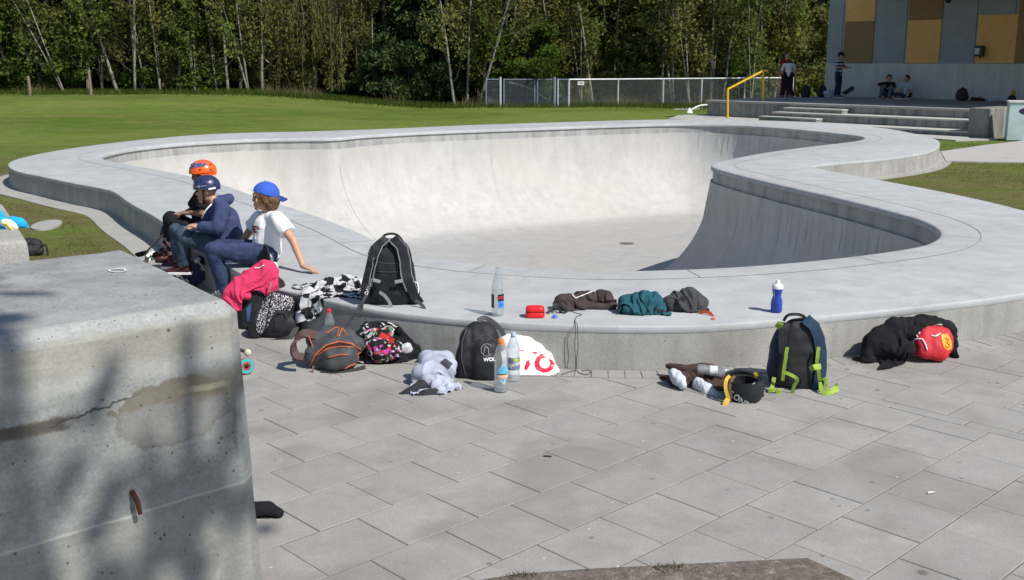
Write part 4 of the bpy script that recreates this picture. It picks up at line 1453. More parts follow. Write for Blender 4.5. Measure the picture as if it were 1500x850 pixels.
def conifer(seed, H=13.0, w=2.3, n=9000):
    rg = random.Random(seed); rs = np.random.RandomState(seed)
    tk = MB(); tk.tube([V((0, 0, -0.2)), V((0, 0, H * 0.5)), V((0, 0, H))], [0.17, 0.1, 0.01], 8)
    fm = Fast()
    nb = 90
    for i in range(nb):
        t = (i + rg.random()) / nb
        z = 0.25 + t * (H - 0.4); L = w * (1 - t) ** 0.8 * rg.uniform(0.65, 1.1) + 0.15
        a = rg.uniform(0, 2 * PI); d = np.array((math.cos(a), math.sin(a), 0)); s = np.array((-d[1], d[0], 0))
        k = int(n / nb * (1.6 - 1.2 * t))
        u = rs.random(k); lat = rs.normal(scale=0.22, size=k) * (0.35 + u)
        drop = -0.45 * u ** 1.5 * L * 0.6 - np.abs(rs.normal(scale=0.10, size=k))
        cen = d[None] * (u * L)[:, None] + s[None] * lat[:, None]; cen[:, 2] = z + drop
        c, A, B = leaves(rs, cen, 0.13, 2.4)
        A = A * 0.5 + (d[None] * 0.10 + np.array((0, 0, -0.06))[None]) * rs.uniform(0.5, 1.2, (k, 1))
        fm.quads(c, A, B * 0.7)
        tk.tube([V((0, 0, z)), V(tuple(d * L * 0.6)) + V((0, 0, z - 0.06 * L)), V(tuple(d * L)) + V((0, 0, z - 0.25 * L))], [0.022, 0.014, 0.004], 4, False)
    return [('trunk', tk.mesh('trunk'), M_DARKBARK, True), ('crown', fm.mesh('crown'), None, False)]
def weeper(seed, H=8.5, w=2.4, n=9000):
    """hanging olive strands"""
    rg = random.Random(seed); rs = np.random.RandomState(seed)
    tk = MB(); tk.tube([V((0, 0, -0.2)), V((0.1, 0, H * 0.45)), V((0, 0.1, H))], [0.14, 0.09, 0.02], 8)
    fm = Fast()
    for i in range(150):
        a = rg.uniform(0, 2 * PI); r = w * math.sqrt(rg.random()); top = H * rg.uniform(0.35, 0.98) * (1 - 0.35 * (r / w) ** 2)
        L = min(top - 0.3, rg.uniform(1.2, 3.4))
        k = n // 150; u = rs.random(k)
        cen = np.stack([r * math.cos(a) + rs.normal(scale=0.10, size=k), r * math.sin(a) + rs.normal(scale=0.10, size=k), top - u * L], 1)
        c, A, B = leaves(rs, cen, 0.075, 2.0)
        fm.quads(c, A * 0.7 + np.array((0, 0, -0.05))[None], B * 0.7)
        tk.tube([V((0, 0, top * 0.8)), V((r * .5 * math.cos(a), r * .5 * math.sin(a), top * 0.97)), V((r * math.cos(a), r * math.sin(a), top)), V((r * math.cos(a), r * math.sin(a), top - L))], [0.02, 0.012, 0.006, 0.003], 3, False)
    return [('trunk', tk.mesh('trunk'), M_PALEBARK, True), ('crown', fm.mesh('crown'), None, False)]

def plant(name, meshes, leafm, x, y, label, cat, group, rz=0.0, sc=1.0, lean=None, z=None):
    zz = float(gz(x, y)) if z is None else z
    t = thing(name, label, cat, (x, y, zz), group)
    t.rotation_euler = (0, 0, rz)
    if lean is not None:
        t.rotation_euler = (lean.to_matrix() @ Matrix.Rotation(rz, 3, 'Z')).to_euler()
    t.scale = (sc, sc, sc)
    for pn, me, m, sm in meshes:
        mk = (pn, me.name, leafm.name if leafm else '')
        if mk not in PM:
            mm = me.copy() if pn == 'crown' else me
            if pn == 'crown':
                if name == 'bare_tree': mm.materials.append(M_TWIG)
                mm.materials.append(leafm)
            else:
                mm.materials.append(m)
            PM[mk] = mm
        o = bpy.data.objects.new(pn, PM[mk]); COL.objects.link(o); o.parent = t
        if sm: PM[mk].polygons.foreach_set('use_smooth', [True] * len(PM[mk].polygons))
    return t
PM = {}
ORD = ['first', 'second', 'third', 'fourth', 'fifth', 'sixth', 'seventh', 'eighth', 'ninth', 'tenth', 'eleventh', 'twelfth', 'thirteenth', 'fourteenth', 'fifteenth', 'sixteenth', 'seventeenth', 'eighteenth', 'nineteenth', 'twentieth', 'twenty-first', 'twenty-second', 'twenty-third', 'twenty-fourth', 'twenty-fifth']
BT = [bare_tree(11), bare_tree(12, 10, 0.07, 2), bare_tree(13, 8.5, 0.06, 3, 1900), bare_tree(14, 9.5, 0.075, 1, 2200, nl=20), bare_tree(15, 8.0, 0.05, 2, 2000, nl=17), bare_tree(16, 9, 0.09, 1, 900, nl=13)]
# (base column, base row, column at the top of the picture, depth, kind, leaf)
TR = [(62, 140, 33, 45.5, 0, 'l'), (81, 140, 66, 46.5, 1, 'l'), (20, 140, 14, 47, 3, 'l'), (108, 138, 100, 48, 4, 'l'), (172, 136, 124, 44.8, 5, 'l'), (188, 136, 160, 46, 0, 'l'), (212, 136, 178, 45.4, 1, 'l'), (222, 136, 212, 46.5, 3, 'l'), (248, 136, 236, 48, 2, 'l'), (270, 134, 262, 47.5, 4, 'l'),
      (300, 136, 292, 46.5, 3, 'l'), (334, 134, 326, 45.0, 0, 'l'), (352, 136, 372, 46, 2, 'l'), (384, 134, 380, 45.6, 5, 'l'), (408, 136, 402, 47.4, 4, 'l'),
      (548, 148, 545, 47, 3, 'm'), (666, 156, 640, 44.5, 5, 'm'), (684, 155, 694, 45.4, 0, 'm'), (700, 154, 742, 44.8, 1, 'm'), (709, 155, 716, 46.5, 3, 'm'), (590, 152, 600, 49, 4, 'm'),
      (744, 156, 770, 46, 2, 'f'), (770, 156, 764, 49, 4, 'f'), (813, 156, 792, 46.4, 0, 'f'), (830, 156, 838, 50, 4, 'f'), (868, 156, 842, 46.6, 3, 'f'), (895, 156, 888, 49, 1, 'f'), (918, 156, 926, 51, 2, 'f'), (944, 156, 938, 50, 0, 'f'), (968, 156, 972, 47, 5, 'f'), (986, 156, 982, 46.8, 1, 'f'), (1004, 156, 1012, 50, 3, 'f'), (1024, 156, 1044, 47.2, 0, 'f'), (1058, 156, 1082, 47, 5, 'f'), (1086, 156, 1094, 51, 4, 'f'),
      (1114, 156, 1114, 49, 3, 'f'), (1133, 156, 1149, 49.5, 0, 'f'), (1146, 156, 1160, 50.5, 1, 'f'), (1172, 156, 1180, 51, 2, 'f'), (1192, 156, 1196, 52.5, 3, 'f')]
REG = {'l': ('pale slender bare tree above the grass bank, %s from the left', 'bare trees on the bank'), 'm': ('thin bare tree before the dark evergreens left of the gate, %s from the left', 'bare trees left of the gate'), 'f': ('bare trunk in the wood behind gate and fence, %s from the left', 'bare trees behind the fence')}
cnt = {'l': 0, 'm': 0, 'f': 0}
rgT = random.Random(5)
EXTRA = [(95, 46, 4), (128, 104, 2), (150, 118, 4), (197, 170, 2), (235, 222, 4), (258, 262, 4), (286, 280, 2), (318, 300, 4), (365, 358, 4)]
TR += [(a_, 138, b_, 44.6 + 0.3 * (i_ % 3), k_, 'l') for i_, (a_, b_, k_) in enumerate(EXTRA)]
TR += [(a_, 156, b_, 46.4 + 0.4 * (i_ % 3), k_, 'f') for i_, (a_, b_, k_) in enumerate([(852, 866, 4), (1010, 1000, 4), (1040, 1034, 2), (1100, 1120, 4)])]
TR = [(bx, by, tx, y - (1.4 if reg in 'lm' else 0.5), k, reg) for bx, by, tx, y, k, reg in TR]
for bx, by, tx, y, k, reg in sorted(TR):
    b = PY(bx, by, y); tp = PY(tx, 0, y)
    z = float(gz(b.x, b.y))
    lean = V((tp.x - b.x, rgT.uniform(-0.15, 0.15), 4.6)).normalized()
    q = V((0, 0, 1)).rotation_difference(lean)
    lb = REG[reg][0] % ORD[cnt[reg]]; cnt[reg] += 1
    plant('bare_tree', BT[k], M_SPRING if rgT.random() < 0.6 else M_OLIVE, b.x, b.y, lb, 'tree', REG[reg][1], rgT.uniform(0, 6.28), rgT.uniform(0.75, 1.0), q)
# fallen pale stem leaning through the bank trees
a, m_, e = PY(268, -6, 44.6), PY(326, 40, 44.5), PY(382, 82, 44.4)
t = thing('leaning_stem', 'long pale stem leaning down to the right across the bank trees', 'dead tree', PY(382, 82, 44.4))
mb = MB(); mb.tube(spline([a, m_, e, PY(398, 96, 44.5)], 0.4, False), 0.032, 7)
mb.build('trunk', mat('bleached_wood', (0.26, 0.25, 0.22), 0.9, 0.3, 8), t, True)
mb = MB()
for i in range(10):
    c = a.lerp(e, rgT.uniform(0.1, 0.9)); d = V((rgT.uniform(-.7, .7), rgT.uniform(-.3, .3), rgT.uniform(-.3, .8)))
    mb.tube([c, c + d * .5, c + d], [0.015, 0.01, 0.004], 4, False)
mb.build('branch', MATS['bleached_wood'], t, True)
t = thing('bent_branch', 'pale bent branch arching down behind the mesh gate', 'branch', PY(800, 146, 43.6))
mb = MB(); mb.tube(spline([PY(744, 121, 43.5), PY(760, 124, 43.5), PY(780, 132, 43.6), PY(801, 146, 43.7), PY(806, 152, 43.7)], 0.2, False), 0.022, 6)
mb.build('stem', MATS['bleached_wood'], t, True)
mb = MB(); mb.tube([PY(770, 128, 43.5), PY(776, 122, 43.6), PY(781, 119, 43.7)], [0.012, 0.009, 0.004], 5); mb.build('twig', MATS['bleached_wood'], t, True)

CN = [conifer(21), conifer(22, 12, 2.6), conifer(23, 14, 2.0)]
CX = [(470, 49), (505, 48), (535, 47.5), (566, 46.5), (600, 47), (632, 46.5), (655, 48.5), (690, 51), (620, 52), (725, 52.5), (770, 55), (845, 56), (930, 57), (1010, 57), (1090, 58), (1160, 58), (1215, 57), (430, 53), (330, 55)]
sx = sorted(CX)
for i, (px, y) in enumerate(sx):
    b = PY(px, 150, y)
    plant('conifer', CN[i % 3], M_NEEDLE, b.x, b.y, 'dark drooping evergreen in the wood, %s from the left' % ORD[i], 'conifer', 'dark evergreens in the wood', rgT.uniform(0, 6.28), rgT.uniform(0.85, 1.1))
WP = [weeper(31), weeper(32, 7.5, 2.0)]
for i, (px, y, s) in enumerate(sorted([(395, 46.8, 0.95), (425, 46.0, 0.95), (462, 46.0, 1.0), (496, 46.8, 0.9)])):
    b = PY(px, 150, y)
    plant('weeping_tree', WP[i % 2], M_OLIVE, b.x, b.y, 'olive-brown weeping tree left of the dark evergreens, %s from the left' % ORD[i], 'tree', 'weeping trees', rgT.uniform(0, 6.28), s)
BU = [bush(41), bush(42, 1.6, 3.0), bush(43, 1.2, 3.6, 10000, 0.055), bush(44, 1.0, 2.0, 6000, 0.06)]
BX = [(-10, 46, 2, 'g'), (25, 45.6, 1, 'g'), (50, 47.5, 2, 'g'), (85, 45.8, 0, 'g'), (115, 45.4, 3, 'g'), (140, 47, 2, 'o'), (158, 48.6, 1, 'o'), (205, 48.2, 2, 'g'), (238, 46, 0, 'g'), (262, 48, 2, 'o'), (285, 46.8, 3, 'o'), (315, 48.5, 2, 'o'), (345, 48, 1, 'o'), (370, 46.6, 3, 'o'), (400, 48.6, 2, 'o'), (440, 46, 3, 'o'),
      (560, 45.2, 3, 'n'), (600, 45.0, 0, 'n'), (640, 45.6, 1, 'n'), (580, 49, 2, 'n'), (720, 49, 2, 'o'), (765, 44.6, 1, 'b'), (785, 44.9, 0, 'b'), (752, 47.5, 2, 'g'), (850, 51, 2, 'o'), (880, 49.6, 1, 'g'), (940, 52, 2, 'o'), (1000, 51.5, 1, 'o'), (1040, 53, 2, 'o'), (1075, 48.6, 0, 'b'), (1100, 49.6, 1, 'g'), (1130, 51.5, 2, 'o'), (1165, 53, 1, 'g'), (1185, 51.6, 3, 'g'), (1200, 54, 2, 'g'), (8, 48.5, 2, 'o'), (70, 48.8, 2, 'g'), (180, 46.2, 3, 'o'), (225, 46.4, 3, 'o'), (300, 46.0, 0, 'g'), (330, 46.2, 3, 'o'), (700, 47.5, 2, 'o'), (740, 50.5, 2, 'o'), (800, 50.5, 2, 'o'), (820, 48.6, 0, 'o'), (865, 48.2, 3, 'o'), (905, 50.0, 2, 'o'), (925, 48.4, 0, 'g'), (960, 49.4, 2, 'o'), (985, 48.6, 3, 'o'), (1022, 49.6, 2, 'o'), (1055, 50.4, 2, 'g'), (1115, 50.2, 2, 'o'), (1150, 50.6, 1, 'o')]
M_BRIGHT = leafmat('bright_leaf', [(0.04, 0.075, 0.012), (0.085, 0.14, 0.022), (0.12, 0.19, 0.035)])
kind = {'g': (M_GREEN, 'green leafy bush'), 'o': (M_OLIVE, 'olive thin-leaved bush'), 'n': (M_NEEDLE, 'dark evergreen bush'), 'b': (M_BRIGHT, 'bright fresh green bush')}
BX = [(px, y - (1.2 if px < 400 else 0.0), k, c) for px, y, k, c in BX]
for i, (px, y, k, c) in enumerate(sorted(BX)):
    b = PY(px, 150, y)
    plant('bush', BU[k], kind[c][0], b.x, b.y, '%s at the edge of the wood, %s bush from the left' % (kind[c][1], (ORD + ['twenty-sixth', 'twenty-seventh', 'twenty-eighth', 'twenty-ninth', 'thirtieth', 'thirty-first', 'thirty-second', 'thirty-third', 'thirty-fourth', 'thirty-fifth', 'thirty-sixth', 'thirty-seventh', 'thirty-eighth', 'thirty-ninth', 'fortieth', 'forty-first', 'forty-second', 'forty-third', 'forty-fourth', 'forty-fifth', 'forty-sixth', 'forty-seventh', 'forty-eighth', 'forty-ninth', 'fiftieth', 'fifty-first', 'fifty-second', 'fifty-third', 'fifty-fourth', 'fifty-fifth', 'fifty-sixth'])[i]), 'bush', 'bushes at the edge of the wood', rgT.uniform(0, 6.28), rgT.uniform(0.85, 1.2) * (1.5 if c == 'o' else 1.3 if px < 380 and c == 'g' else 1.0))

# the depth of the wood behind: too many stems and leaves to count
def deep_wood():
    rs = np.random.RandomState(9)
    fm = Fast()
    n = 300000
    y = 47.3 + 15 * rs.random(n) ** 1.3; x = rs.uniform(-0.62, 0.56, n) * y
    hmax = 8.5 + 3.0 * np.sin(x * 0.31) + 2 * np.sin(x * 0.83 + 1) + 2.5 * smoothstep(-14, -4, x) - 3.0 * smoothstep(-14, -21, x) - 5.0 * np.exp(-((x + 21) / 4.5) ** 2)
    z = rs.random(n) ** 0.85 * hmax + gz(x, y)
    cen = np.stack([x, y, z], 1)
    keep = np.array([noise.noise(V((c[0] * 0.4, c[1] * 0.4, c[2] * 0.35))) > (-0.22 if c[1] > 51 else 0.02) for c in cen]) & ((cen[:, 0] < 10.8) | (cen[:, 1] > 51)) & ~((np.abs(cen[:, 0] + 4.0) < 2.5) & (cen[:, 1] < 50))
    cen = cen[keep]
    fm.quads(*leaves(rs, cen, 0.105, 2.2))
    o = link('deep_wood', fm.mesh('deep_wood'), None, M_WOOD)
    setp(o, 'dense shady mass of far trees closing the view behind the edge trees', 'wood', None, 'stuff')
deep_wood()

# unmown dry grass along the edge of the wood
def blades(name, xs, ys, zs, h, w, m, label, cat, rs, lean=0.35):
    n = len(xs)
    a = rs.uniform(0, 2 * PI, n); hh = h * rs.uniform(0.5, 1.25, n)
    l = rs.normal(scale=lean, size=(n, 2)) * hh[:, None]
    base = np.stack([xs, ys, zs - 0.01], 1)
    side = np.stack([np.cos(a), np.sin(a), 0 * a], 1) * w / 2
    tip = base + np.stack([l[:, 0], l[:, 1], hh], 1)
    v = np.stack([base - side, base + side, tip + side * 0.15, tip - side * 0.15], 1).reshape(-1, 3)
    fm = Fast(); fm.v.append(v); fm.f.append(np.arange(4 * n).reshape(n, 4)); fm.n = 4 * n
    return setp(link(name, fm.mesh(name), None, m), label, cat, None, 'stuff')
M_DRY = leafmat('dry_grass', [(0.14, 0.125, 0.055), (0.25, 0.215, 0.105), (0.34, 0.29, 0.16)], var=0.6)
M_RANK = leafmat('rank_grass', [(0.06, 0.10, 0.016), (0.10, 0.155, 0.026), (0.145, 0.19, 0.042)], var=0.6)
rs = np.random.RandomState(4)
n = 9000
x = rs.uniform(-24, 12.5, n); y = 43.8 + rs.normal(scale=0.7, size=n) + 0.8 * smoothstep(0, 6, x)
ok = np.array([noise.noise(V((a * 0.55, b * 0.2, 3))) > (0.02 if -16 < a < -8 or a > 2 else 0.22) for a, b in zip(x, y)])
x, y = x[ok], y[ok]
blades('dry_grass', x, y, gz(x, y), 0.38, 0.018, M_DRY, 'strip of tall straw-coloured dry grass along the foot of the wood', 'dry grass', rs)
n = 26000
x = rs.uniform(-25, 12.5, n); y = 43.4 + rs.normal(scale=0.8, size=n) + 0.6 * smoothstep(0, 6, x)
blades('rank_grass', x, y, gz(x, y), 0.20, 0.025, M_RANK, 'unmown green grass along the foot of the wood', 'grass', rs)
M_BLADE = leafmat('lawn_blade', [(0.060, 0.090, 0.016), (0.115, 0.125, 0.030), (0.21, 0.17, 0.075)], var=1.1, trans=0.3)
n = 90000
x = rs.uniform(-11, -2.6, n); y = rs.uniform(8.6, 19.5, n)
x2 = rs.uniform(4.8, 14, 50000); y2 = rs.uniform(11, 25, 50000)
x = np.r_[x, x2]; y = np.r_[y, y2]
p = np.stack([x, y], 1)
d = dist_poly(outl, p); ins = inside(outl, p)
ok = ~ins & (d > np.where(x < 0, 0.53, 0.10)) & ~((x > -3.7) & (x < 0) & (y < 10.5)) 
pp = [P(1378, 223), P(1440, 214), P(1500, 207), P(1600, 196), P(1640, 245), P(1500, 239), P(1430, 238), P(1386, 237)]
ok &= ~inside(np.array([(q.x, q.y) for q in pp]), p)
x, y = x[ok], y[ok]
dens = np.array([noise.noise(V((a * 0.9, b * 0.9, 1.0))) for a, b in zip(x, y)])
ok = rs.random(len(x)) < np.clip(0.75 + dens, 0.15, 1)
x, y = x[ok], y[ok]
ok = ~((x < -4.75) & (x > -7.5) & (y > 9.9) & (y < 12.2) & (x < -4.4 - (y - 10.2) * 0.45)) & (np.hypot((x + 5.54) / 0.2, (y - 12.38) / 0.36) > 1)
x, y = x[ok], y[ok]
blades('lawn_blades', x, y, gz(x, y), 0.032, 0.006, M_BLADE, 'short mown grass with dry patches on both sides of the bowl', 'grass', rs, 0.7)

# a young two-stemmed tree behind the photographer: its shade falls on the big block
def shade_tree():
    rg = random.Random(77); rs = np.random.RandomState(77)
    sx_, sy_ = math.cos(SUN_AZ), math.sin(SUN_AZ)
    k = 1 / math.tan(SUN_EL)
    A, B_ = front_pt(62, 720), front_pt(300, 790)
    D = 6.0
    t = thing('young_tree', 'slender young two-stemmed tree behind the viewpoint shading the big block', 'tree', (A.x + sx_ * D, A.y + sy_ * D, 0))
    tk, tw = MB(), MB(); tips = []
    for q, top, r in ((A, 8.4, 0.10), (B_, 7.8, 0.07)):
        bx, by = q.x + sx_ * D, q.y + sy_ * D
        pts = [V((bx + 0.05 * math.sin(i * 1.3), by + 0.05 * math.cos(i * 1.7), top * i / 10 - (0.1 if i == 0 else 0))) for i in range(11)]
        tk.tube(pts, [r * (1.35 if i == 0 else 1.0 - 0.055 * i) for i in range(11)], 10)
        for j in range(9 if q is A else 4):
            z = rg.uniform(6.6, top); b = V((bx, by, z)); a = rg.uniform(0, 2 * PI)
            d = V((math.cos(a), math.sin(a), rg.uniform(0.2, 0.9))).normalized(); L = rg.uniform(0.25, 0.75)
            e = b + d * L
            tw.tube([b, b + d * L * 0.5 + V((0, 0, 0.05)), e], [0.02, 0.014, 0.005], 5, False)
            tips += [tuple(b.lerp(e, f)) for f in (0.4, 0.6, 0.8, 1.0)]
    tk.build('trunk', M_DARKBARK, t, True)
    fm = Fast(); tp = np.array(tips); n = 170
    cen = tp[rs.randint(0, len(tp), n)] + rs.normal(scale=0.10, size=(n, 3))
    fm.quads(*leaves(rs, cen, 0.09))
    me = join2(tw.mesh(), fm.mesh('l'))
    link('crown', me, t, [M_TWIG, M_GREEN])
def join2(a, b):
    bm = bmesh.new(); bm.from_mesh(a); n0 = len(bm.faces); bm.from_mesh(b); bm.faces.ensure_lookup_table()
    for f in bm.faces[n0:]: f.material_index = 1
    bm.to_mesh(a); bm.free(); return a
shade_tree()

rs = np.random.RandomState(12)
n = 900
cx_, cy_ = rs.uniform(0.0, 1.1, 9), rs.uniform(3.2, 3.7, 9)
k = rs.randint(0, 9, n)
x = cx_[k] + rs.normal(scale=0.035, size=n); y = cy_[k] + rs.normal(scale=0.03, size=n)
poly = np.array([(q.x, q.y) for q in (P(760, 846), P(860, 839), P(1000, 832), P(1120, 826), P(1182, 823), P(1215, 838), P(1262, 860), P(700, 860))])
ok = inside(poly, np.stack([x, y], 1)); x, y = x[ok], y[ok]
blades('soil_weeds', x, y, np.full(len(x), 0.03), 0.020, 0.004, M_BLADE, 'small weeds growing in the bare soil at the bottom edge', 'weeds', rs, 0.9)
# ---------------------------------------------------------------- people
M_SKIN = mat('skin', (0.50, 0.28, 0.19), 0.55, 0.10, 20, 0.1, 200, spec=0.35)
M_SKIN2 = mat('skin_brown', (0.28, 0.145, 0.095), 0.55, 0.10, 20, 0.1, 200, spec=0.35)
M_EYE = mat('eye_dark', (0.03, 0.022, 0.018), 0.25, 0.1)
M_BROW = mat('brow', (0.10, 0.055, 0.03), 0.9, 0.2)
M_LIP = mat('lip', (0.42, 0.16, 0.13), 0.5, 0.1)

def hframe(c, f, up=(0, 0, 1)):
    f = V(f).normalized(); l = V(up).cross(f).normalized(); u = f.cross(l)
    c = V(c)
    return (lambda a, b, d: c + f * a + l * b + u * d), Matrix((f, l, u)).transposed()

def add_head(b, c, f, up, s, skin=True):
    w, R = hframe(c, f, up)
    b.ell(w(-0.006 * s, 0, 0.022 * s), (0.092 * s, 0.074 * s, 0.090 * s), R)
    b.ell(w(0.022 * s, 0, -0.042 * s), (0.060 * s, 0.055 * s, 0.064 * s), R)
    b.cap(w(0.066 * s, 0.012 * s, -0.092 * s), w(0.066 * s, -0.012 * s, -0.092 * s), 0.018 * s)
    b.cap(w(0.082 * s, 0, 0.004 * s), w(0.093 * s, 0, -0.026 * s), 0.008 * s, 0.0105 * s)
    b.cap(w(0.080 * s, 0.034 * s, 0.018 * s), w(0.080 * s, -0.034 * s, 0.018 * s), 0.011 * s)
    for k in (1, -1):
        b.ell(w(0.060 * s, 0.034 * s * k, -0.030 * s), (0.024 * s, 0.020 * s, 0.024 * s), R)
        b.ell(w(-0.008 * s, 0.074 * s * k, -0.012 * s), (0.019 * s, 0.009 * s, 0.029 * s), R)
        b.ell(w(0.086 * s, 0.010 * s * k, -0.034 * s), (0.008 * s,) * 3, R)
    b.ell(w(0.080 * s, 0, -0.062 * s), (0.011 * s, 0.022 * s, 0.012 * s), R)
    return w, R

def add_hand(b, wr, d, n, thumb, s, curl=0.25, spread=0.12):
    """palm, four unequal bent fingers and a thumb from the side of the palm; n = back of the hand"""
    d = V(d).normalized(); n = V(n); n = (n - d * n.dot(d)).normalized(); t = n.cross(d)
    if t.dot(V(thumb)) < 0: t = -t
    wr = V(wr)
    R = Matrix((d, t, n)).transposed()
    b.sup(wr + d * 0.042 * s, (0.045 * s, 0.034 * s, 0.014 * s), R, 3.0, nu=16, nv=10)
    b.cap(wr - d * 0.01 * s, wr + d * 0.03 * s, 0.021 * s, 0.02 * s)
    for k, L in ((1.5, 0.062), (0.5, 0.072), (-0.5, 0.067), (-1.5, 0.052)):
        p0 = wr + d * 0.075 * s + t * k * 0.0165 * s
        dd = (d + t * k * spread).normalized()
        p1 = p0 + (dd * math.cos(curl) - n * math.sin(curl)) * L * 0.5 * s
        p2 = p1 + (dd * math.cos(curl * 2.4) - n * math.sin(curl * 2.4)) * L * 0.5 * s
        b.cap(p0 - dd * 0.01 * s, p1, 0.0088 * s, 0.0080 * s, 8); b.cap(p1, p2, 0.0080 * s, 0.0068 * s, 8)
    p0 = wr + d * 0.022 * s + t * 0.024 * s
    p1 = p0 + (d * 0.6 + t * 0.75 - n * 0.2).normalized() * 0.035 * s
    b.cap(p0, p1, 0.0115 * s, 0.0098 * s, 8); b.cap(p1, p1 + (d * 0.9 + t * 0.35 - n * 0.2).normalized() * 0.028 * s, 0.0095 * s, 0.0075 * s, 8)

def flat_cap(mb, a, b, ra, rb, seg=20):
    mb.tube([a, b], [ra, rb], seg)

def body(J, s, skin, root, vox=0.0058, hands=True):
    """one continuous skin surface from the joints in J"""
    b = Blob()
    b.path([J['pelvis'], J['waist'], J['chest']], [0.095 * s, 0.085 * s, 0.095 * s])
    shc = (J['shL'] + J['shR']) / 2
    b.cap(J['chest'], shc, 0.09 * s, 0.06 * s)
    b.cap(J['shL'], J['shR'], 0.045 * s)
    w, R = add_head(b, J['head'], J['f'], J['up'], s)
    b.cap(shc + V((0, 0, 0.01)), w(-0.02 * s, 0, -0.06 * s), 0.048 * s, 0.042 * s)
    for k in 'LR':
        b.cap(J['sh' + k], J['el' + k], 0.042 * s, 0.034 * s)
        b.cap(J['el' + k], J['wr' + k], 0.034 * s, 0.023 * s)
        if 'hd' + k in J:
            h = J['hd' + k]
            add_hand(b, J['wr' + k], h[0], h[1], h[2], s, *(h[3:]))
        else:
            b.ell(J['wr' + k] + (J['wr' + k] - J['el' + k]).normalized() * 0.05 * s, 0.035 * s)
        b.cap(J['hip' + k], J['kn' + k], 0.072 * s, 0.048 * s)
        b.cap(J['kn' + k], J['an' + k], 0.048 * s, 0.032 * s)
        b.cap(J['an' + k], J['toe' + k], 0.034 * s, 0.026 * s)
        b.cap(J['pelvis'], J['hip' + k], 0.08 * s, 0.075 * s)
    o = b.build('body', skin, root, vox=vox, smooth=3)
    return w, R, o

def face(w, R, s, root, brow=M_BROW):
    for k in (1, -1):
        mb = Blob(); mb.ell(w(0.0795 * s, 0.031 * s * k, 0.000 * s), (0.009 * s, 0.0135 * s, 0.0075 * s), R)
        link('eye', mb.mb.mesh(), root, M_EYE, True)
        m2 = MB(); m2.tube([w(0.083 * s, 0.014 * s * k, 0.019 * s), w(0.087 * s, 0.031 * s * k, 0.0215 * s), w(0.072 * s, 0.050 * s * k, 0.016 * s)], [0.0042 * s, 0.0052 * s, 0.003 * s], 6)
        m2.build('eyebrow', brow, root, True)
    mb = Blob(); mb.ell(w(0.0865 * s, 0, -0.0625 * s), (0.0065 * s, 0.0205 * s, 0.0065 * s), R)
    link('mouth', mb.mb.mesh(), root, M_LIP, True)

def dome(name, w, R, rx, ry, rz, c, cut, m, parent, thick=0.008, seg=36, rings=20, edge=0.0, fn=None):
    """cap of an ellipsoid kept above a tilted plane: cut(a, b) -> lowest d; solid shell"""
    out, inn = [], []
    mb = MB(); n0 = 0
    cols = []
    for i in range(seg):
        ph = 2 * PI * i / seg
        # lowest angle on this meridian
        lo = -1.2
        for th in np.linspace(PI / 2 - 0.05, -1.2, 80):
            a = rx * math.cos(th) * math.cos(ph); bb = ry * math.cos(th) * math.sin(ph); d = rz * math.sin(th)
            if d < cut(a, bb):
                lo = th; break
        cols.append(lo)
    for sh in (0, 1):
        for j in range(rings + 1):
            for i in range(seg):
                ph = 2 * PI * i / seg
                th = PI / 2 - 0.001 - (PI / 2 - cols[i]) * j / rings
                k = 1 - sh * thick / max(rx, rz)
                e = 1 + (edge if (j == rings and sh == 0) else 0)
                q = [rx * k * e * math.cos(th) * math.cos(ph), ry * k * e * math.cos(th) * math.sin(ph), rz * k * math.sin(th)]
                if fn and sh == 0: q = fn(q)
                mb.v.append(tuple(w(c[0] + q[0], c[1] + q[1], c[2] + q[2])))
    S = seg * (rings + 1)
    for j in range(rings):
        for i in range(seg):
            i2 = (i + 1) % seg
            mb.face((j * seg + i, (j + 1) * seg + i, (j + 1) * seg + i2, j * seg + i2))
            mb.face((S + j * seg + i, S + j * seg + i2, S + (j + 1) * seg + i2, S + (j + 1) * seg + i))
    for i in range(seg):
        i2 = (i + 1) % seg
        a = rings * seg
        mb.face((a + i, S + a + i, S + a + i2, a + i2))
    return mb.build(name, m, parent, True, 45)

def on_dome(w, rx, ry, rz, c, az, el, out=0.0):
    """point and outward direction on the helmet shell, az from the front to the wearer's left"""
    p = (rx * math.cos(el) * math.cos(az), ry * math.cos(el) * math.sin(az), rz * math.sin(el))
    n = V((p[0] / rx ** 2, p[1] / ry ** 2, p[2] / rz ** 2)).normalized()
    return w(c[0] + p[0] + n.x * out, c[1] + p[1] + n.y * out, c[2] + p[2] + n.z * out)

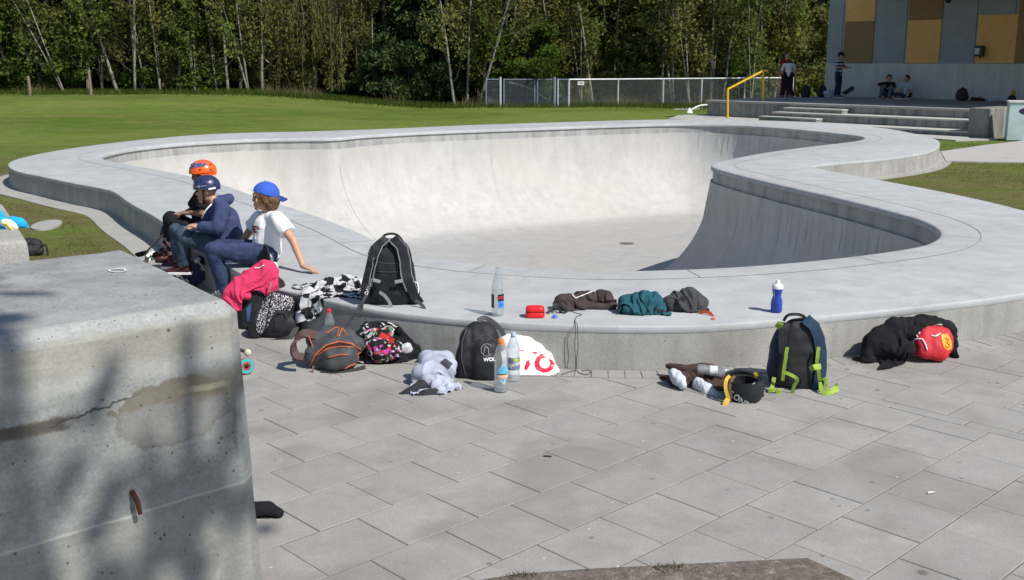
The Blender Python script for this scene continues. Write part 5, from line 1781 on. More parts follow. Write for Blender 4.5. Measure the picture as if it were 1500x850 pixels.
def helmet(root, w, R, s, m, strapm, inner):
    rx, ry, rz, c = 0.116 * s, 0.100 * s, 0.102 * s, (-0.008 * s, 0, 0.026 * s)
    cut = lambda a, b: -0.005 * s - 0.030 * s * smoothstep(0.02, -0.06, a) - 0.012 * s * smoothstep(0.03, -0.01, abs(a))
    hm = dome('helmet', w, R, rx, ry, rz, c, lambda a, b: float(cut(a, b)), m, root, 0.014 * s, edge=0.03)
    ORIG.setdefault(hm.name, ORIG[root.name])
    for az, el in ((0.35, 0.75), (-0.35, 0.75), (0.9, 0.62), (-0.9, 0.62), (1.55, 0.25), (1.9, 0.6), (-1.9, 0.6), (2.5, 0.55), (-2.5, 0.55), (2.35, 0.12)):
        mb = Blob(); mb.ell(on_dome(w, rx, ry, rz, c, az, el, -0.002), (0.0085 * s,) * 3)
        link('vent', mb.mb.mesh(), hm, inner, True)
    mb = MB()
    for k in (1, -1):
        mb.ribbon([w(0.02 * s, 0.082 * s * k, 0.01 * s), w(0.03 * s, 0.070 * s * k, -0.06 * s), w(0.04 * s, 0.03 * s * k, -0.112 * s), w(0.042 * s, 0, -0.118 * s)], 0.014 * s, 0.003, R @ V((1, 0, 0)))
    mb.build('chin_strap', strapm, root)
    return hm, (rx, ry, rz, c)

def dome_text(name, txt, size, w, g, az0, el0, m, parent, tilt=0.0, k=1.0, bold=0.0, shear=0.0):
    rx, ry, rz, c = g
    def fn(x, y, z):
        x2 = x * math.cos(tilt) - y * math.sin(tilt); y2 = x * math.sin(tilt) + y * math.cos(tilt)
        return on_dome(w, rx, ry, rz, c, az0 + k * x2 / ry, el0 + y2 / rz, 0.0022 + z)
    return place_text(name, txt, size, fn, m, parent, depth=0.0004, bold=bold, shear=shear)

def garment(root, name, m, segs, vox=0.0075, fold=0.010, freq=11, smooth=3, matfn=None, st=(1, 1, 1), seed=0, flats=(), fn=None, crum=None):
    b = Blob()
    for a, c, ra, rc in segs:
        b.cap(a, c, ra, rc, 16)
    for a, c, ra, rc in flats:
        b.mb.tube([a, c], [ra, rc], 18)
    return b.build(name, m, root, matfn, vox=vox, smooth=smooth, fold=fold * 0.45, freq=freq, st=st, seed=seed, fn=fn, crum=dict(dict(grow=0.30, clamp=0.013, bend=0.35, iters=60, inner=0.25, dirf=6.0), **(crum or {})))

def shoe(root, an, toe, s, m, solem, zsole, lacem=None):
    b = Blob(); an, toe = V(an), V(toe)
    d = (toe - an); d.z = 0; d.normalize()
    heel = an - d * 0.035 * s; heel.z = zsole + 0.042 * s
    t = an + d * 0.17 * s; t.z = zsole + 0.032 * s
    b.cap(heel, heel + V((0, 0, 0.05 * s)), 0.042 * s, 0.044 * s)
    b.cap(heel, t, 0.042 * s, 0.036 * s)
    b.cap(heel + V((0, 0, 0.04 * s)), an.lerp(t, 0.55) + V((0, 0, 0.012 * s)), 0.042 * s, 0.035 * s)
    o = b.build('shoe', m, root, vox=0.006, smooth=3, floor=zsole + 0.012)
    pts = []
    side = V((-d.y, d.x, 0))
    out = [(-0.085, 0.0), (-0.07, 0.036), (0.0, 0.04), (0.1, 0.046), (0.17, 0.040), (0.205, 0.018), (0.205, -0.018), (0.17, -0.040), (0.1, -0.046), (0.0, -0.04), (-0.07, -0.036)]
    poly = [(an.x + d.x * a * s + side.x * q * s, an.y + d.y * a * s + side.y * q * s) for a, q in out]
    mb = MB(); mb.prism(poly, zsole, zsole + 0.022)
    sl = mb.build('sole', solem, o, bevel=0.004)
    mb = MB()
    for i in range(4):
        q = an.lerp(t, 0.25 + i * 0.14) + V((0, 0, 0.045 * s - i * 0.004))
        mb.tube([q - side * 0.022 * s, q + V((0, 0, 0.007)), q + side * 0.022 * s], 0.004, 5)
    mb.build('lace', lacem or solem, o)
    return o

# ---- three boys sitting on the edge of the deck
def joints(Y, table, **kw):
    J = {k: PY(a, b, Y + c) for k, (a, b, c) in table.items()}
    J.update({k: (V(v) if len(v) == 3 and not hasattr(v[0], '__len__') else v) for k, v in kw.items()})
    return J

# --- boy in the white T-shirt
J = joints(8.3, dict(pelvis=(391, 371, 0), waist=(391, 352, 0), chest=(393, 333, 0.0), head=(387.5, 288, 0.0), shL=(406, 321, -0.13), shR=(379, 320, 0.13),
                     elL=(429, 352, -0.22), wrL=(444, 390, -0.33), elR=(364, 341, 0.19), wrR=(348, 364, 0.22), hipL=(388, 374, -0.08), hipR=(386, 368, 0.08), knL=(312, 366, -0.16), knR=(322, 362, 0.12),
                     anL=(331, 428, -0.10), anR=(352, 410, 0.10), toeL=(312, 440, -0.16), toeR=(334, 420, 0.05)),
           f=(-0.90, -0.40, 0.0), up=(0.05, 0, 1))
J['hdL'] = ((0.85, -0.35, -0.25), (0.25, 0.1, 1), (0.3, 1, 0), 0.10, 0.22)
J['hdR'] = ((-0.3, 0.3, -0.9), (-0.5, 0.8, 0.3), (-1, 0, 0))
JW = J
r = thing('person', 'boy in white T-shirt, blue backward cap and blue jeans leaning back on one hand', 'person', J['pelvis'] * 1.0, 'boys sitting on the deck edge')
# rest the palm on the deck
w, R, _ = body(J, 0.98, M_SKIN, r)
face(w, R, 0.98, r)
M_TEE = cloth('white_tee', (0.80, 0.80, 0.82), 0.05)
tee = garment(r, 'tshirt', M_TEE, [(J['pelvis'] + V((0, 0, 0.03)), J['waist'], 0.120, 0.112), (J['waist'], J['chest'], 0.112, 0.116), (J['chest'], (J['shL'] + J['shR']) / 2 - V((0, 0, 0.01)), 0.114, 0.072), (J['shL'], J['shR'], 0.058, 0.058),
              (J['shL'], J['shL'].lerp(J['elL'], 0.35), 0.060, 0.066)], fold=0.011, freq=9, st=(1, 1, 1.3), flats=[(J['shL'].lerp(J['elL'], 0.1), J['shL'].lerp(J['elL'], 0.66), 0.066, 0.072), (J['shR'].lerp(J['elR'], 0.0), J['shR'].lerp(J['elR'], 0.62), 0.060, 0.066)])
M_JEAN = cloth('blue_jeans', (0.036, 0.050, 0.105), 0.35)
def trousers(r, J, m, k=1.0, vox=0.0075, fold=0.010, seed=1.0, cuff=0.97):
    return garment(r, 'trousers', m, [(J['pelvis'], J['hipL'], 0.108 * k, 0.096 * k), (J['pelvis'], J['hipR'], 0.108 * k, 0.096 * k), (J['pelvis'], J['pelvis'] + V((0, 0, 0.05)), 0.105 * k, 0.10 * k),
        (J['hipL'], J['knL'], 0.096 * k, 0.068 * k), (J['hipR'], J['knR'], 0.096 * k, 0.068 * k)], vox=vox, fold=fold, freq=10, seed=seed,
        flats=[(J['kn' + c], J['kn' + c].lerp(J['an' + c], cuff), 0.067 * k, 0.056 * k) for c in 'LR'])
trousers(r, J, M_JEAN, 0.98)
M_WSOLE = mat('white_rubber', (0.70, 0.70, 0.68), 0.6, 0.1)
for c in 'LR':
    shoe(r, J['an' + c], J['toe' + c], 0.95, mat('dark_shoe', (0.05, 0.05, 0.06), 0.7), M_WSOLE, max(0.014, J['an' + c].z - 0.10))
# print on the chest
fch = V((-0.86, -0.51, 0.05)).normalized(); lch = V((0.51, -0.86, 0))
def chest_fn(x, y, z):
    c = J['chest'] + V((0, 0, -0.005))
    q = c + lch * (x * 1.0 + 0.03) + V((0, 0, y))
    rr = 0.124
    k = math.sqrt(max(0.0008, rr ** 2 - min(rr * 0.98, abs(x + 0.03)) ** 2))
    return q + fch * (k + z + 0.006)
M_TPRINT = mat('tee_print', (0.20, 0.035, 0.045), 0.8, 0.2, 40)
mb = MB()
for x0, x1, y0, y1 in ((-0.035, 0.05, 0.012, 0.026), (-0.035, -0.012, -0.02, 0.010), (-0.008, 0.020, -0.012, 0.010), (0.024, 0.06, 0.000, 0.010), (-0.01, 0.03, -0.032, -0.016)):
    for i in range(6):
        a, b_ = x0 + (x1 - x0) * i / 6, x0 + (x1 - x0) * (i + 1) / 6
        mb.quad(chest_fn(a, y0, 0), chest_fn(b_, y0, 0), chest_fn(b_, y1, 0), chest_fn(a, y1, 0))
pr = mb.build('shirt_print', M_TPRINT, r)
# hair and backward cap
M_HAIR = mat('brown_hair', (0.115, 0.060, 0.028), 0.7, 0.45, 45, 0.6, 120)
b = Blob()
for (a, bb, d, rr) in ((-0.035, 0.066, -0.02, 0.034), (-0.035, -0.066, -0.02, 0.034), (0.005, 0.072, -0.035, 0.022), (0.005, -0.072, -0.035, 0.022), (-0.07, 0.035, -0.03, 0.045), (-0.07, -0.035, -0.03, 0.045), (-0.065, 0.04, -0.075, 0.032), (-0.065, -0.04, -0.075, 0.032), (-0.028, 0.064, -0.065, 0.026), (-0.028, -0.064, -0.065, 0.026), (-0.01, 0.064, -0.085, 0.014), (-0.045, 0.062, -0.100, 0.015), (0.03, 0.066, 0.012, 0.02), (0.03, -0.066, 0.012, 0.02)):
    b.ell(w(a, bb, d), rr)
b.build('hair', M_HAIR, r, vox=0.005, smooth=9, fold=0.005, freq=60, st=(1, 1, 0.10))
rgh = random.Random(8)
mb = MB()
for i in range(150):
    az = rgh.uniform(0.75, 2 * PI - 0.75)
    a0, b0_ = 0.092 * math.cos(az) - 0.012, 0.080 * math.sin(az)
    fr = abs(math.cos(az / 2))
    L = rgh.uniform(0.055, 0.10) * (0.75 if fr > 0.8 else 1.0)
    top_, ou = 0.012 + 0.02 * rgh.random(), rgh.uniform(0.0, 0.012)
    jx, jy = rgh.uniform(-0.012, 0.012), rgh.uniform(-0.012, 0.012)
    k0, k1 = 1.0, 1.0 + ou * 3
    pts = [w(a0, b0_, top_), w(a0 * k1 * 1.04 + jx * 0.4, b0_ * k1 * 1.04 + jy * 0.4, top_ - L * 0.4), w(a0 * 1.03 * k1 + jx, b0_ * 1.03 * k1 + jy, top_ - L * 0.75), w(a0 * 0.95 + jx * 1.4, b0_ * 0.95 + jy * 1.4, top_ - L)]
    mb.tube(pts, [0.0042, 0.0045, 0.0036, 0.0012], 4)
mb.build('hair_strand', mat('hair_strand', (0.135, 0.072, 0.032), 0.6, 0.5, 60), r, True)['kind'] = 'stuff'
M_CAP = cloth('blue_cap', (0.045, 0.115, 0.50), 0.10)
cp = dome('cap', w, R, 0.108, 0.092, 0.098, (-0.012, 0, 0.022), lambda a, b: 0.028 * float(smoothstep(0.0, 0.09, a)) - 0.02 * float(smoothstep(0.02, -0.08, a)), M_CAP, r, 0.006)
mb = MB()
top, bot = [], []
for i in range(15):
    a = -1.05 + 2.1 * i / 14
    ex = 0.065 * math.cos(a) ** 0.7
    for t_, lst in ((0, top), (1, bot)):
        lst.append([w(-0.012 - (0.103 + ex * q) * math.cos(a * (1 - 0.35 * q)), 0.088 * math.sin(a) * (1 - 0.1 * q), 0.006 - 0.030 * q - 0.005 * t_ - 0.014 * abs(math.sin(a)) * q) for q in (0, 0.33, 0.66, 1.0)])
n = 0
for lst in (top, bot):
    for row in lst:
        mb.v += [tuple(p) for p in row]
for sidx in (0, 1):
    o0 = sidx * 60
    for i in range(14):
        for q in range(3):
            f_ = (o0 + i * 4 + q, o0 + i * 4 + q + 1, o0 + i * 4 + 4 + q + 1, o0 + i * 4 + 4 + q)
            mb.face(f_ if sidx else f_[::-1])
for i in range(14):
    mb.face((i * 4 + 3, i * 4 + 7, 60 + i * 4 + 7, 60 + i * 4 + 3))
mb.build('cap_brim', cloth('cap_brim', (0.03, 0.05, 0.20), 0.1), cp, True, 40)
b = Blob(); b.ell(w(-0.012, 0, 0.121), (0.007, 0.007, 0.004), R); link('cap_button', b.mb.mesh(), cp, M_CAP, True)
mb = MB(); q0 = w(0.093, 0.012, 0.066); mb.box(q0, (0.010, 0.022, 0.016), rot=R); mb.build('cap_tag', M_WSOLE, cp)

# --- boy in the navy hoodie and navy helmet
J = joints(8.62, dict(pelvis=(334, 362, 0), waist=(335, 345, 0), chest=(329, 322, 0.0), head=(302.5, 278, 0.0), shL=(326, 309, -0.14), shR=(316, 306, 0.14),
                      elL=(319, 334, -0.20), wrL=(292, 332, -0.16), elR=(304, 330, 0.20), wrR=(284, 334, 0.08), hipL=(332, 366, -0.08), hipR=(330, 360, 0.08), knL=(267, 345, -0.06), knR=(259, 338, 0.13),
                      anL=(270, 389, 0.0), anR=(263, 381, 0.17), toeL=(252, 398, 0.0), toeR=(247, 388, 0.17)),
           f=(-0.97, -0.18, -0.14), up=(-0.15, 0, 1))
J['hdL'] = ((-0.95, 0.15, 0.12), (0, -0.2, 1), (0, 1, 0.2), 0.35)
J['hdR'] = ((-0.9, -0.3, 0.0), (0, 0.2, 1), (0, -1, 0.2), 0.35)
JH = J
r = thing('person', 'boy in navy hooded sweatshirt and navy helmet sitting between the other two', 'person', J['pelvis'] * 1.0, 'boys sitting on the deck edge')
w, R, _ = body(J, 0.93, M_SKIN, r)
face(w, R, 0.93, r)
M_HOOD = cloth('navy_fleece', (0.050, 0.064, 0.142), 0.2)
shc = (J['shL'] + J['shR']) / 2
bk = V((0.9, 0.15, 0))
garment(r, 'sweatshirt', M_HOOD, [(J['pelvis'] + V((0, 0, 0.02)), J['waist'], 0.128, 0.118), (J['waist'], J['chest'], 0.118, 0.118), (J['chest'], shc, 0.116, 0.078), (J['shL'], J['shR'], 0.066, 0.066),
        (J['shL'], J['elL'], 0.068, 0.056), (J['elL'], J['elL'].lerp(J['wrL'], 0.82), 0.056, 0.044), (J['shR'], J['elR'], 0.068, 0.056), (J['elR'], J['elR'].lerp(J['wrR'], 0.9), 0.054, 0.042),
        (PY(334, 293, 8.55), PY(336, 291, 8.72), 0.040, 0.040), (PY(317, 295, 8.50), PY(332, 293, 8.54), 0.030, 0.036), (PY(315, 292, 8.72), PY(332, 291, 8.73), 0.030, 0.036)], fold=0.014, freq=8, seed=3)
mb = MB()
mb.tube([shc + V((-0.045, -0.05, 0.055)), shc + V((-0.085, -0.075, 0.01)), shc + V((-0.125, -0.08, -0.06))], 0.006, 6)
mb.build('hood_cord', M_WSOLE, r, True)
M_JEAN2 = cloth('worn_jeans', (0.046, 0.068, 0.102), 0.4)
trousers(r, J, M_JEAN2, 0.98, seed=5.0, fold=0.014)
M_RED = mat('red_shoe', (0.05, 0.010, 0.012), 0.6, 0.9, 30)
for c in 'LR':
    shoe(r, J['an' + c], J['toe' + c], 0.78, M_RED, M_WSOLE, J['an' + c].z - 0.075, mat('red_lace', (0.5, 0.02, 0.03), 0.7))
M_NAVYH = mat('navy_helmet', (0.022, 0.030, 0.095), 0.35, 0.08, 6, spec=0.5)
M_BLACKF = mat('black_foam', (0.012, 0.012, 0.014), 0.9, 0.1)
hm, g = helmet(r, w, R, 0.95, M_NAVYH, M_BLACKF, M_BLACKF)
mb = MB()
for k in range(5):
    a0, a1 = 0.55 + 0.22 * k, 0.55 + 0.22 * (k + 1)
    for sg in (1, -1):
        t_ = 0.012 if k == 2 else 0.0045
        t2 = 0.0045
        mb.quad(on_dome(w, *g, a0, 0.16, 0.002), on_dome(w, *g, a1, 0.16, 0.002), on_dome(w, *g, a1, 0.16 + sg * t2 * 4, 0.002), on_dome(w, *g, (a0 + a1) / 2, 0.16 + sg * t_ * 9, 0.002))
mb.build('emblem', mat('grey_emblem', (0.30, 0.32, 0.40), 0.5), hm)
mb = MB(); mb.ribbon([on_dome(w, *g, a, -0.16, 0.003) for a in np.linspace(1.75, 2.3, 7)], 0.014, 0.002, R @ V((0, 0, 1)))
mb.build('side_sticker', M_WSOLE, hm)

# --- boy in black with the orange helmet
J = joints(9.15, dict(pelvis=(301, 345, 0), waist=(301, 327, 0), chest=(299, 305, 0.0), head=(296.5, 256, 0.0), shL=(299, 289, -0.12), shR=(294, 286, 0.12),
                      elL=(297, 313, -0.17), wrL=(279, 312, -0.10), elR=(281, 309, 0.17), wrR=(268, 313, 0.05), hipL=(300, 349, -0.08), hipR=(298, 343, 0.08), knL=(254, 324, -0.02), knR=(250, 320, 0.16),
                      anL=(254, 371, 0.02), anR=(249, 364, 0.18), toeL=(237, 380, 0.02), toeR=(233, 372, 0.18)),
           f=(-0.98, -0.10, -0.10), up=(-0.08, 0, 1))
J['hdL'] = ((-1.0, 0.25, -0.05), (0, -0.2, 1), (0, 1, 0.2), 0.45)
J['hdR'] = ((-0.8, -0.5, 0.0), (0, 0.2, 1), (0, -1, 0.2), 0.4)
JO = J
r = thing('person', 'boy in black clothes and bright orange helmet sitting farthest along the edge', 'person', J['pelvis'] * 1.0, 'boys sitting on the deck edge')
w, R, _ = body(J, 0.97, M_SKIN2, r)
face(w, R, 0.97, r, mat('brow_black', (0.02, 0.015, 0.012), 0.9))
M_BLKT = cloth('black_cotton', (0.014, 0.014, 0.016), 0.25)
shc = (J['shL'] + J['shR']) / 2
garment(r, 'tshirt', M_BLKT, [(J['pelvis'] + V((0, 0, 0.02)), J['waist'], 0.118, 0.110), (J['waist'], J['chest'], 0.110, 0.112), (J['chest'], shc, 0.112, 0.075), (J['shL'], J['shR'], 0.060, 0.060)], fold=0.010, freq=9, seed=6,
        flats=[(J['sh' + c], J['sh' + c].lerp(J['el' + c], 0.75), 0.060, 0.064) for c in 'LR'])
trousers(r, J, cloth('black_trousers', (0.016, 0.016, 0.019), 0.25), 0.98, seed=8.0, fold=0.012, cuff=0.9)
# patterned sock
M_SOCK, nt, b = NT('patterned_sock')
wv = node(nt, 'ShaderNodeTexWave', {'Vector': pos(nt), 'Scale': 22.0, 'Distortion': 3.0}, bands_direction='Z')
nt.links.new(ramp(nt, wv.outputs['Fac'], [(0.45, (0.5, 0.03, 0.03)), (0.55, (0.6, 0.58, 0.55))]), b.inputs['Base Color'])
b.inputs['Roughness'].default_value = 0.9
for c in 'LR':
    mb = MB(); mb.tube([J['kn' + c].lerp(J['an' + c], 0.62), J['an' + c]], [0.062, 0.050], 14); mb.build('sock', M_SOCK, r, True, 50)
    shoe(r, J['an' + c], J['toe' + c], 0.80, mat('maroon_shoe', (0.05, 0.008, 0.011), 0.7), M_BLACKF, J['an' + c].z - 0.085)
M_ORH = mat('orange_helmet', (0.86, 0.115, 0.010), 0.3, 0.05, 6, spec=0.5)
hm, g = helmet(r, w, R, 1.02, M_ORH, M_BLACKF, M_BLACKF)
M_BLUEL = mat('blue_letter', (0.03, 0.09, 0.22), 0.5)
dome_text('lettering', 'Smak', 0.085, w, g, 1.30, 0.72, M_BLUEL, hm, 0.10, k=-1.0 if False else 1.0, bold=0.004, shear=0.2)
mb = MB(); mb.ribbon([on_dome(w, *g, a, -0.04 - 0.04 * math.sin(a), 0.003) for a in np.linspace(1.0, 2.6, 12)], 0.006, 0.002, R @ V((0, 0, 1)))
mb.build('shell_groove', mat('dark_orange', (0.35, 0.04, 0.005), 0.5), hm)
# ---------------------------------------------------------------- people far off on the stage
M_DHAIR = mat('dark_hair', (0.025, 0.018, 0.014), 0.8, 0.2)
def far_person(label, base, fdir, pose, s, top, trou, skin, extra=None, topname='shirt', group=None):
    """small figure: body, clothes and hair from a local pose table (metres: forward, left, up)"""
    f = V(fdir).normalized(); l = V((-f.y, f.x, 0)); base = V(base)
    W = lambda p: base + f * p[0] * s + l * p[1] * s + V((0, 0, p[2] * s))
    J = {k: W(v) for k, v in pose.items() if k not in ('hf', 'hu')}
    hf = pose.get('hf', (1, 0, 0)); J['f'] = f * hf[0] + l * hf[1] + V((0, 0, hf[2])); J['up'] = V(pose.get('hu', (0, 0, 1)))
    if 'hu' in pose: J['up'] = f * pose['hu'][0] + l * pose['hu'][1] + V((0, 0, pose['hu'][2]))
    for c in 'LR':
        J['hd' + c] = ((J['wr' + c] - J['el' + c]), f * 0.3 + V((0, 0, 1)), f, 0.4)
    r = thing('person', label, 'person', base, group)
    w, R, _ = body(J, s, skin, r, vox=0.009)
    face(w, R, s, r)
    shc = (J['shL'] + J['shR']) / 2
    garment(r, topname, top, [(J['pelvis'], J['waist'], 0.112 * s, 0.108 * s), (J['waist'], J['chest'], 0.108 * s, 0.118 * s), (J['chest'], shc, 0.115 * s, 0.075 * s), (J['shL'], J['shR'], 0.06 * s, 0.06 * s)] +
            [(J['sh' + c], J['sh' + c].lerp(J['el' + c], 0.8), 0.058 * s, 0.056 * s) for c in 'LR'], vox=0.013, fold=0.008, freq=8)
    garment(r, 'trousers', trou, [(J['pelvis'], J['hipL'], 0.105 * s, 0.09 * s), (J['pelvis'], J['hipR'], 0.105 * s, 0.09 * s), (J['hipL'], J['knL'], 0.09 * s, 0.066 * s), (J['hipR'], J['knR'], 0.09 * s, 0.066 * s)],
            vox=0.013, fold=0.008, freq=8, flats=[(J['kn' + c], J['kn' + c].lerp(J['an' + c], 0.96), 0.066 * s, 0.058 * s) for c in 'LR'])
    for c in 'LR':
        shoe(r, J['an' + c], J['toe' + c], s, mat('grey_shoe', (0.12, 0.12, 0.13), 0.7), M_WSOLE, max(ZP + 0.002, J['an' + c].z - 0.09 * s))
    b = Blob()
    for q in ((-0.03, 0, 0.05, 0.086), (-0.045, 0.03, 0.0, 0.06), (-0.045, -0.03, 0.0, 0.06)):
        b.ell(w(q[0] * s, q[1] * s, q[2] * s), q[3] * s)
    b.build('hair', extra if extra is not None else M_DHAIR, r, vox=0.009, smooth=2, fold=0.006, freq=30)
    return r, w, R, J
STAND = dict(pelvis=(0, 0, 0.84), waist=(0, 0, 0.98), chest=(0.01, 0, 1.12), head=(0.03, 0, 1.40), shL=(0, 0.15, 1.23), shR=(0, -0.15, 1.23), elL=(-0.02, 0.21, 1.02), wrL=(0.12, 0.14, 0.90), elR=(-0.02, -0.21, 1.02), wrR=(0.12, -0.14, 0.90),
             hipL=(0, 0.08, 0.82), hipR=(0, -0.08, 0.82), knL=(0.02, 0.10, 0.45), knR=(0.02, -0.10, 0.45), anL=(0, 0.12, 0.08), anR=(0, -0.12, 0.08), toeL=(0.14, 0.13, 0.04), toeR=(0.14, -0.13, 0.04))
M_FWHITE = cloth('far_white_shirt', (0.60, 0.60, 0.62), 0.08)
M_FRED = cloth('far_red_shirt', (0.30, 0.015, 0.025), 0.15)
M_FBLACK = cloth('far_black_cloth', (0.012, 0.012, 0.014), 0.2)
# white shirt, bent forward away from the camera
p = dict(STAND); p.update(waist=(0.06, 0, 0.96), chest=(0.20, 0, 1.06), head=(0.42, -0.02, 1.12), shL=(0.28, 0.15, 1.12), shR=(0.28, -0.15, 1.12), elL=(0.34, 0.22, 0.92), wrL=(0.38, 0.12, 0.74), elR=(0.34, -0.22, 0.92), wrR=(0.38, -0.12, 0.74), hf=(0.6, 0, -0.8), hu=(0.8, 0, 0.6),
                         anL=(0, 0.15, 0.08), anR=(0, -0.15, 0.08), toeL=(0.14, 0.17, 0.04), toeR=(0.14, -0.17, 0.04))
ZB_ = st_ray(1153, 2.6)
far_person('person in white T-shirt and baggy black trousers bending forward on the stage', ZB_, (0.25, 1, 0), p, 1.0, M_FWHITE, M_FBLACK, M_SKIN, group='people on the stage')
p = dict(STAND); p.update(elL=(0.05, 0.27, 1.06), wrL=(0.22, 0.2, 1.0), head=(0.06, -0.02, 1.42), elR=(0.10, -0.24, 1.05), wrR=(0.28, -0.12, 1.05))
far_person('person in red T-shirt and dark red trousers half hidden behind the bending one', st_ray(1149, 3.5), (0.3, -1, 0), p, 1.0, M_FRED, cloth('far_maroon_trousers', (0.10, 0.012, 0.02), 0.2), M_SKIN, group='people on the stage')
# striped T-shirt and dark cap
M_STRIPE, nt, b = NT('striped_cotton')
sz_ = node(nt, 'ShaderNodeSeparateXYZ', {0: pos(nt)})
fr = math_(nt, 'FRACT', math_(nt, 'MULTIPLY', sz_.outputs['Z'], 8.5))
nt.links.new(ramp(nt, fr, [(0.49, (0.02, 0.03, 0.10)), (0.51, (0.55, 0.55, 0.57))]), b.inputs['Base Color']); b.inputs['Roughness'].default_value = 0.9
p = dict(STAND); p.update(elL=(0.08, 0.26, 1.04), wrL=(0.28, 0.16, 1.02), elR=(0.05, -0.26, 1.04), wrR=(0.24, -0.10, 1.0), head=(0.05, 0, 1.40), hf=(1, 0, -0.25))
r, w, R, J = far_person('person in navy and white striped T-shirt, dark cap and jeans standing by the wall', st_ray(1226, 5.0), (0.75, -0.66, 0), p, 1.02, M_STRIPE, cloth('far_dark_jeans', (0.022, 0.03, 0.06), 0.2), M_SKIN, group='people on the stage')
M_DCAP = cloth('far_dark_cap', (0.015, 0.016, 0.02), 0.15)
cp = dome('cap', w, R, 0.112, 0.096, 0.10, (-0.01, 0, 0.03), lambda a, b: 0.0, M_DCAP, r, 0.006)
mb = MB(); mb.prism([(0, 0)], 0, 0) if False else None
mb.ribbon([w(0.09, 0, 0.034), w(0.14, 0, 0.030), w(0.18, 0, 0.020)], [0.15, 0.14, 0.08], 0.006, R @ V((0, 1, 0))); mb.build('cap_brim', M_DCAP, cp)
SIT = dict(pelvis=(0, 0, 0.10), waist=(0.0, 0, 0.24), chest=(0.02, 0, 0.38), head=(0.06, 0, 0.66), shL=(0.02, 0.15, 0.50), shR=(0.02, -0.15, 0.50), elL=(0.16, 0.22, 0.34), wrL=(0.34, 0.12, 0.36), elR=(0.16, -0.22, 0.34), wrR=(0.34, -0.12, 0.36),
           hipL=(0.02, 0.09, 0.10), hipR=(0.02, -0.09, 0.10), knL=(0.34, 0.16, 0.40), knR=(0.34, -0.14, 0.40), anL=(0.50, 0.14, 0.08), anR=(0.50, -0.14, 0.08), toeL=(0.64, 0.15, 0.04), toeR=(0.64, -0.15, 0.04))
p = dict(SIT); p.update(hf=(1, 0.3, -0.3), elR=(0.15, -0.36, 0.46), wrR=(0.36, -0.28, 0.42))
far_person('person in dark jacket and faded jeans sitting against the wall with raised knees', st_ray(1301, 5.95), (-0.55, -0.84, 0), p, 1.0, M_FBLACK, cloth('far_faded_jeans', (0.10, 0.14, 0.19), 0.25), M_SKIN, topname='jacket', group='people on the stage')
p = dict(SIT); p.update(knL=(0.36, 0.26, 0.16), knR=(0.36, -0.28, 0.16), anL=(0.42, -0.05, 0.08), anR=(0.40, 0.08, 0.09), toeL=(0.42, -0.2, 0.05), toeR=(0.44, 0.2, 0.05), hf=(1, -0.6, -0.35), wrL=(0.4, 0.2, 0.2), wrR=(0.3, -0.32, 0.12))
far_person('person in pale blue shirt sitting cross-legged against the wall', st_ray(1327, 5.9), (-0.62, -0.78, 0), p, 1.0, cloth('far_pale_shirt', (0.42, 0.47, 0.60), 0.1), cloth('far_navy_trousers', (0.03, 0.035, 0.06), 0.2), M_SKIN, group='people on the stage')
# ---------------------------------------------------------------- bags, clothes and bottles
from mathutils.bvhtree import BVHTree
EYE = V((0, 0, CH))
CAMF = V((0, math.cos(PIT), -math.sin(PIT)))
def mpp(y): return y * 1.02 / FPX                      # metres per photo pixel near depth y

def bvh(objs):
    vs, fs = [], []
    for o in (objs if isinstance(objs, (list, tuple)) else [objs]):
        n = len(vs); org = ORIG[o.name] if o.parent is None else ORIG[o.parent.name]
        vs += [v.co + org for v in o.data.vertices]
        fs += [[n + i for i in p.vertices] for p in o.data.polygons]
    return BVHTree.FromPolygons(vs, fs)

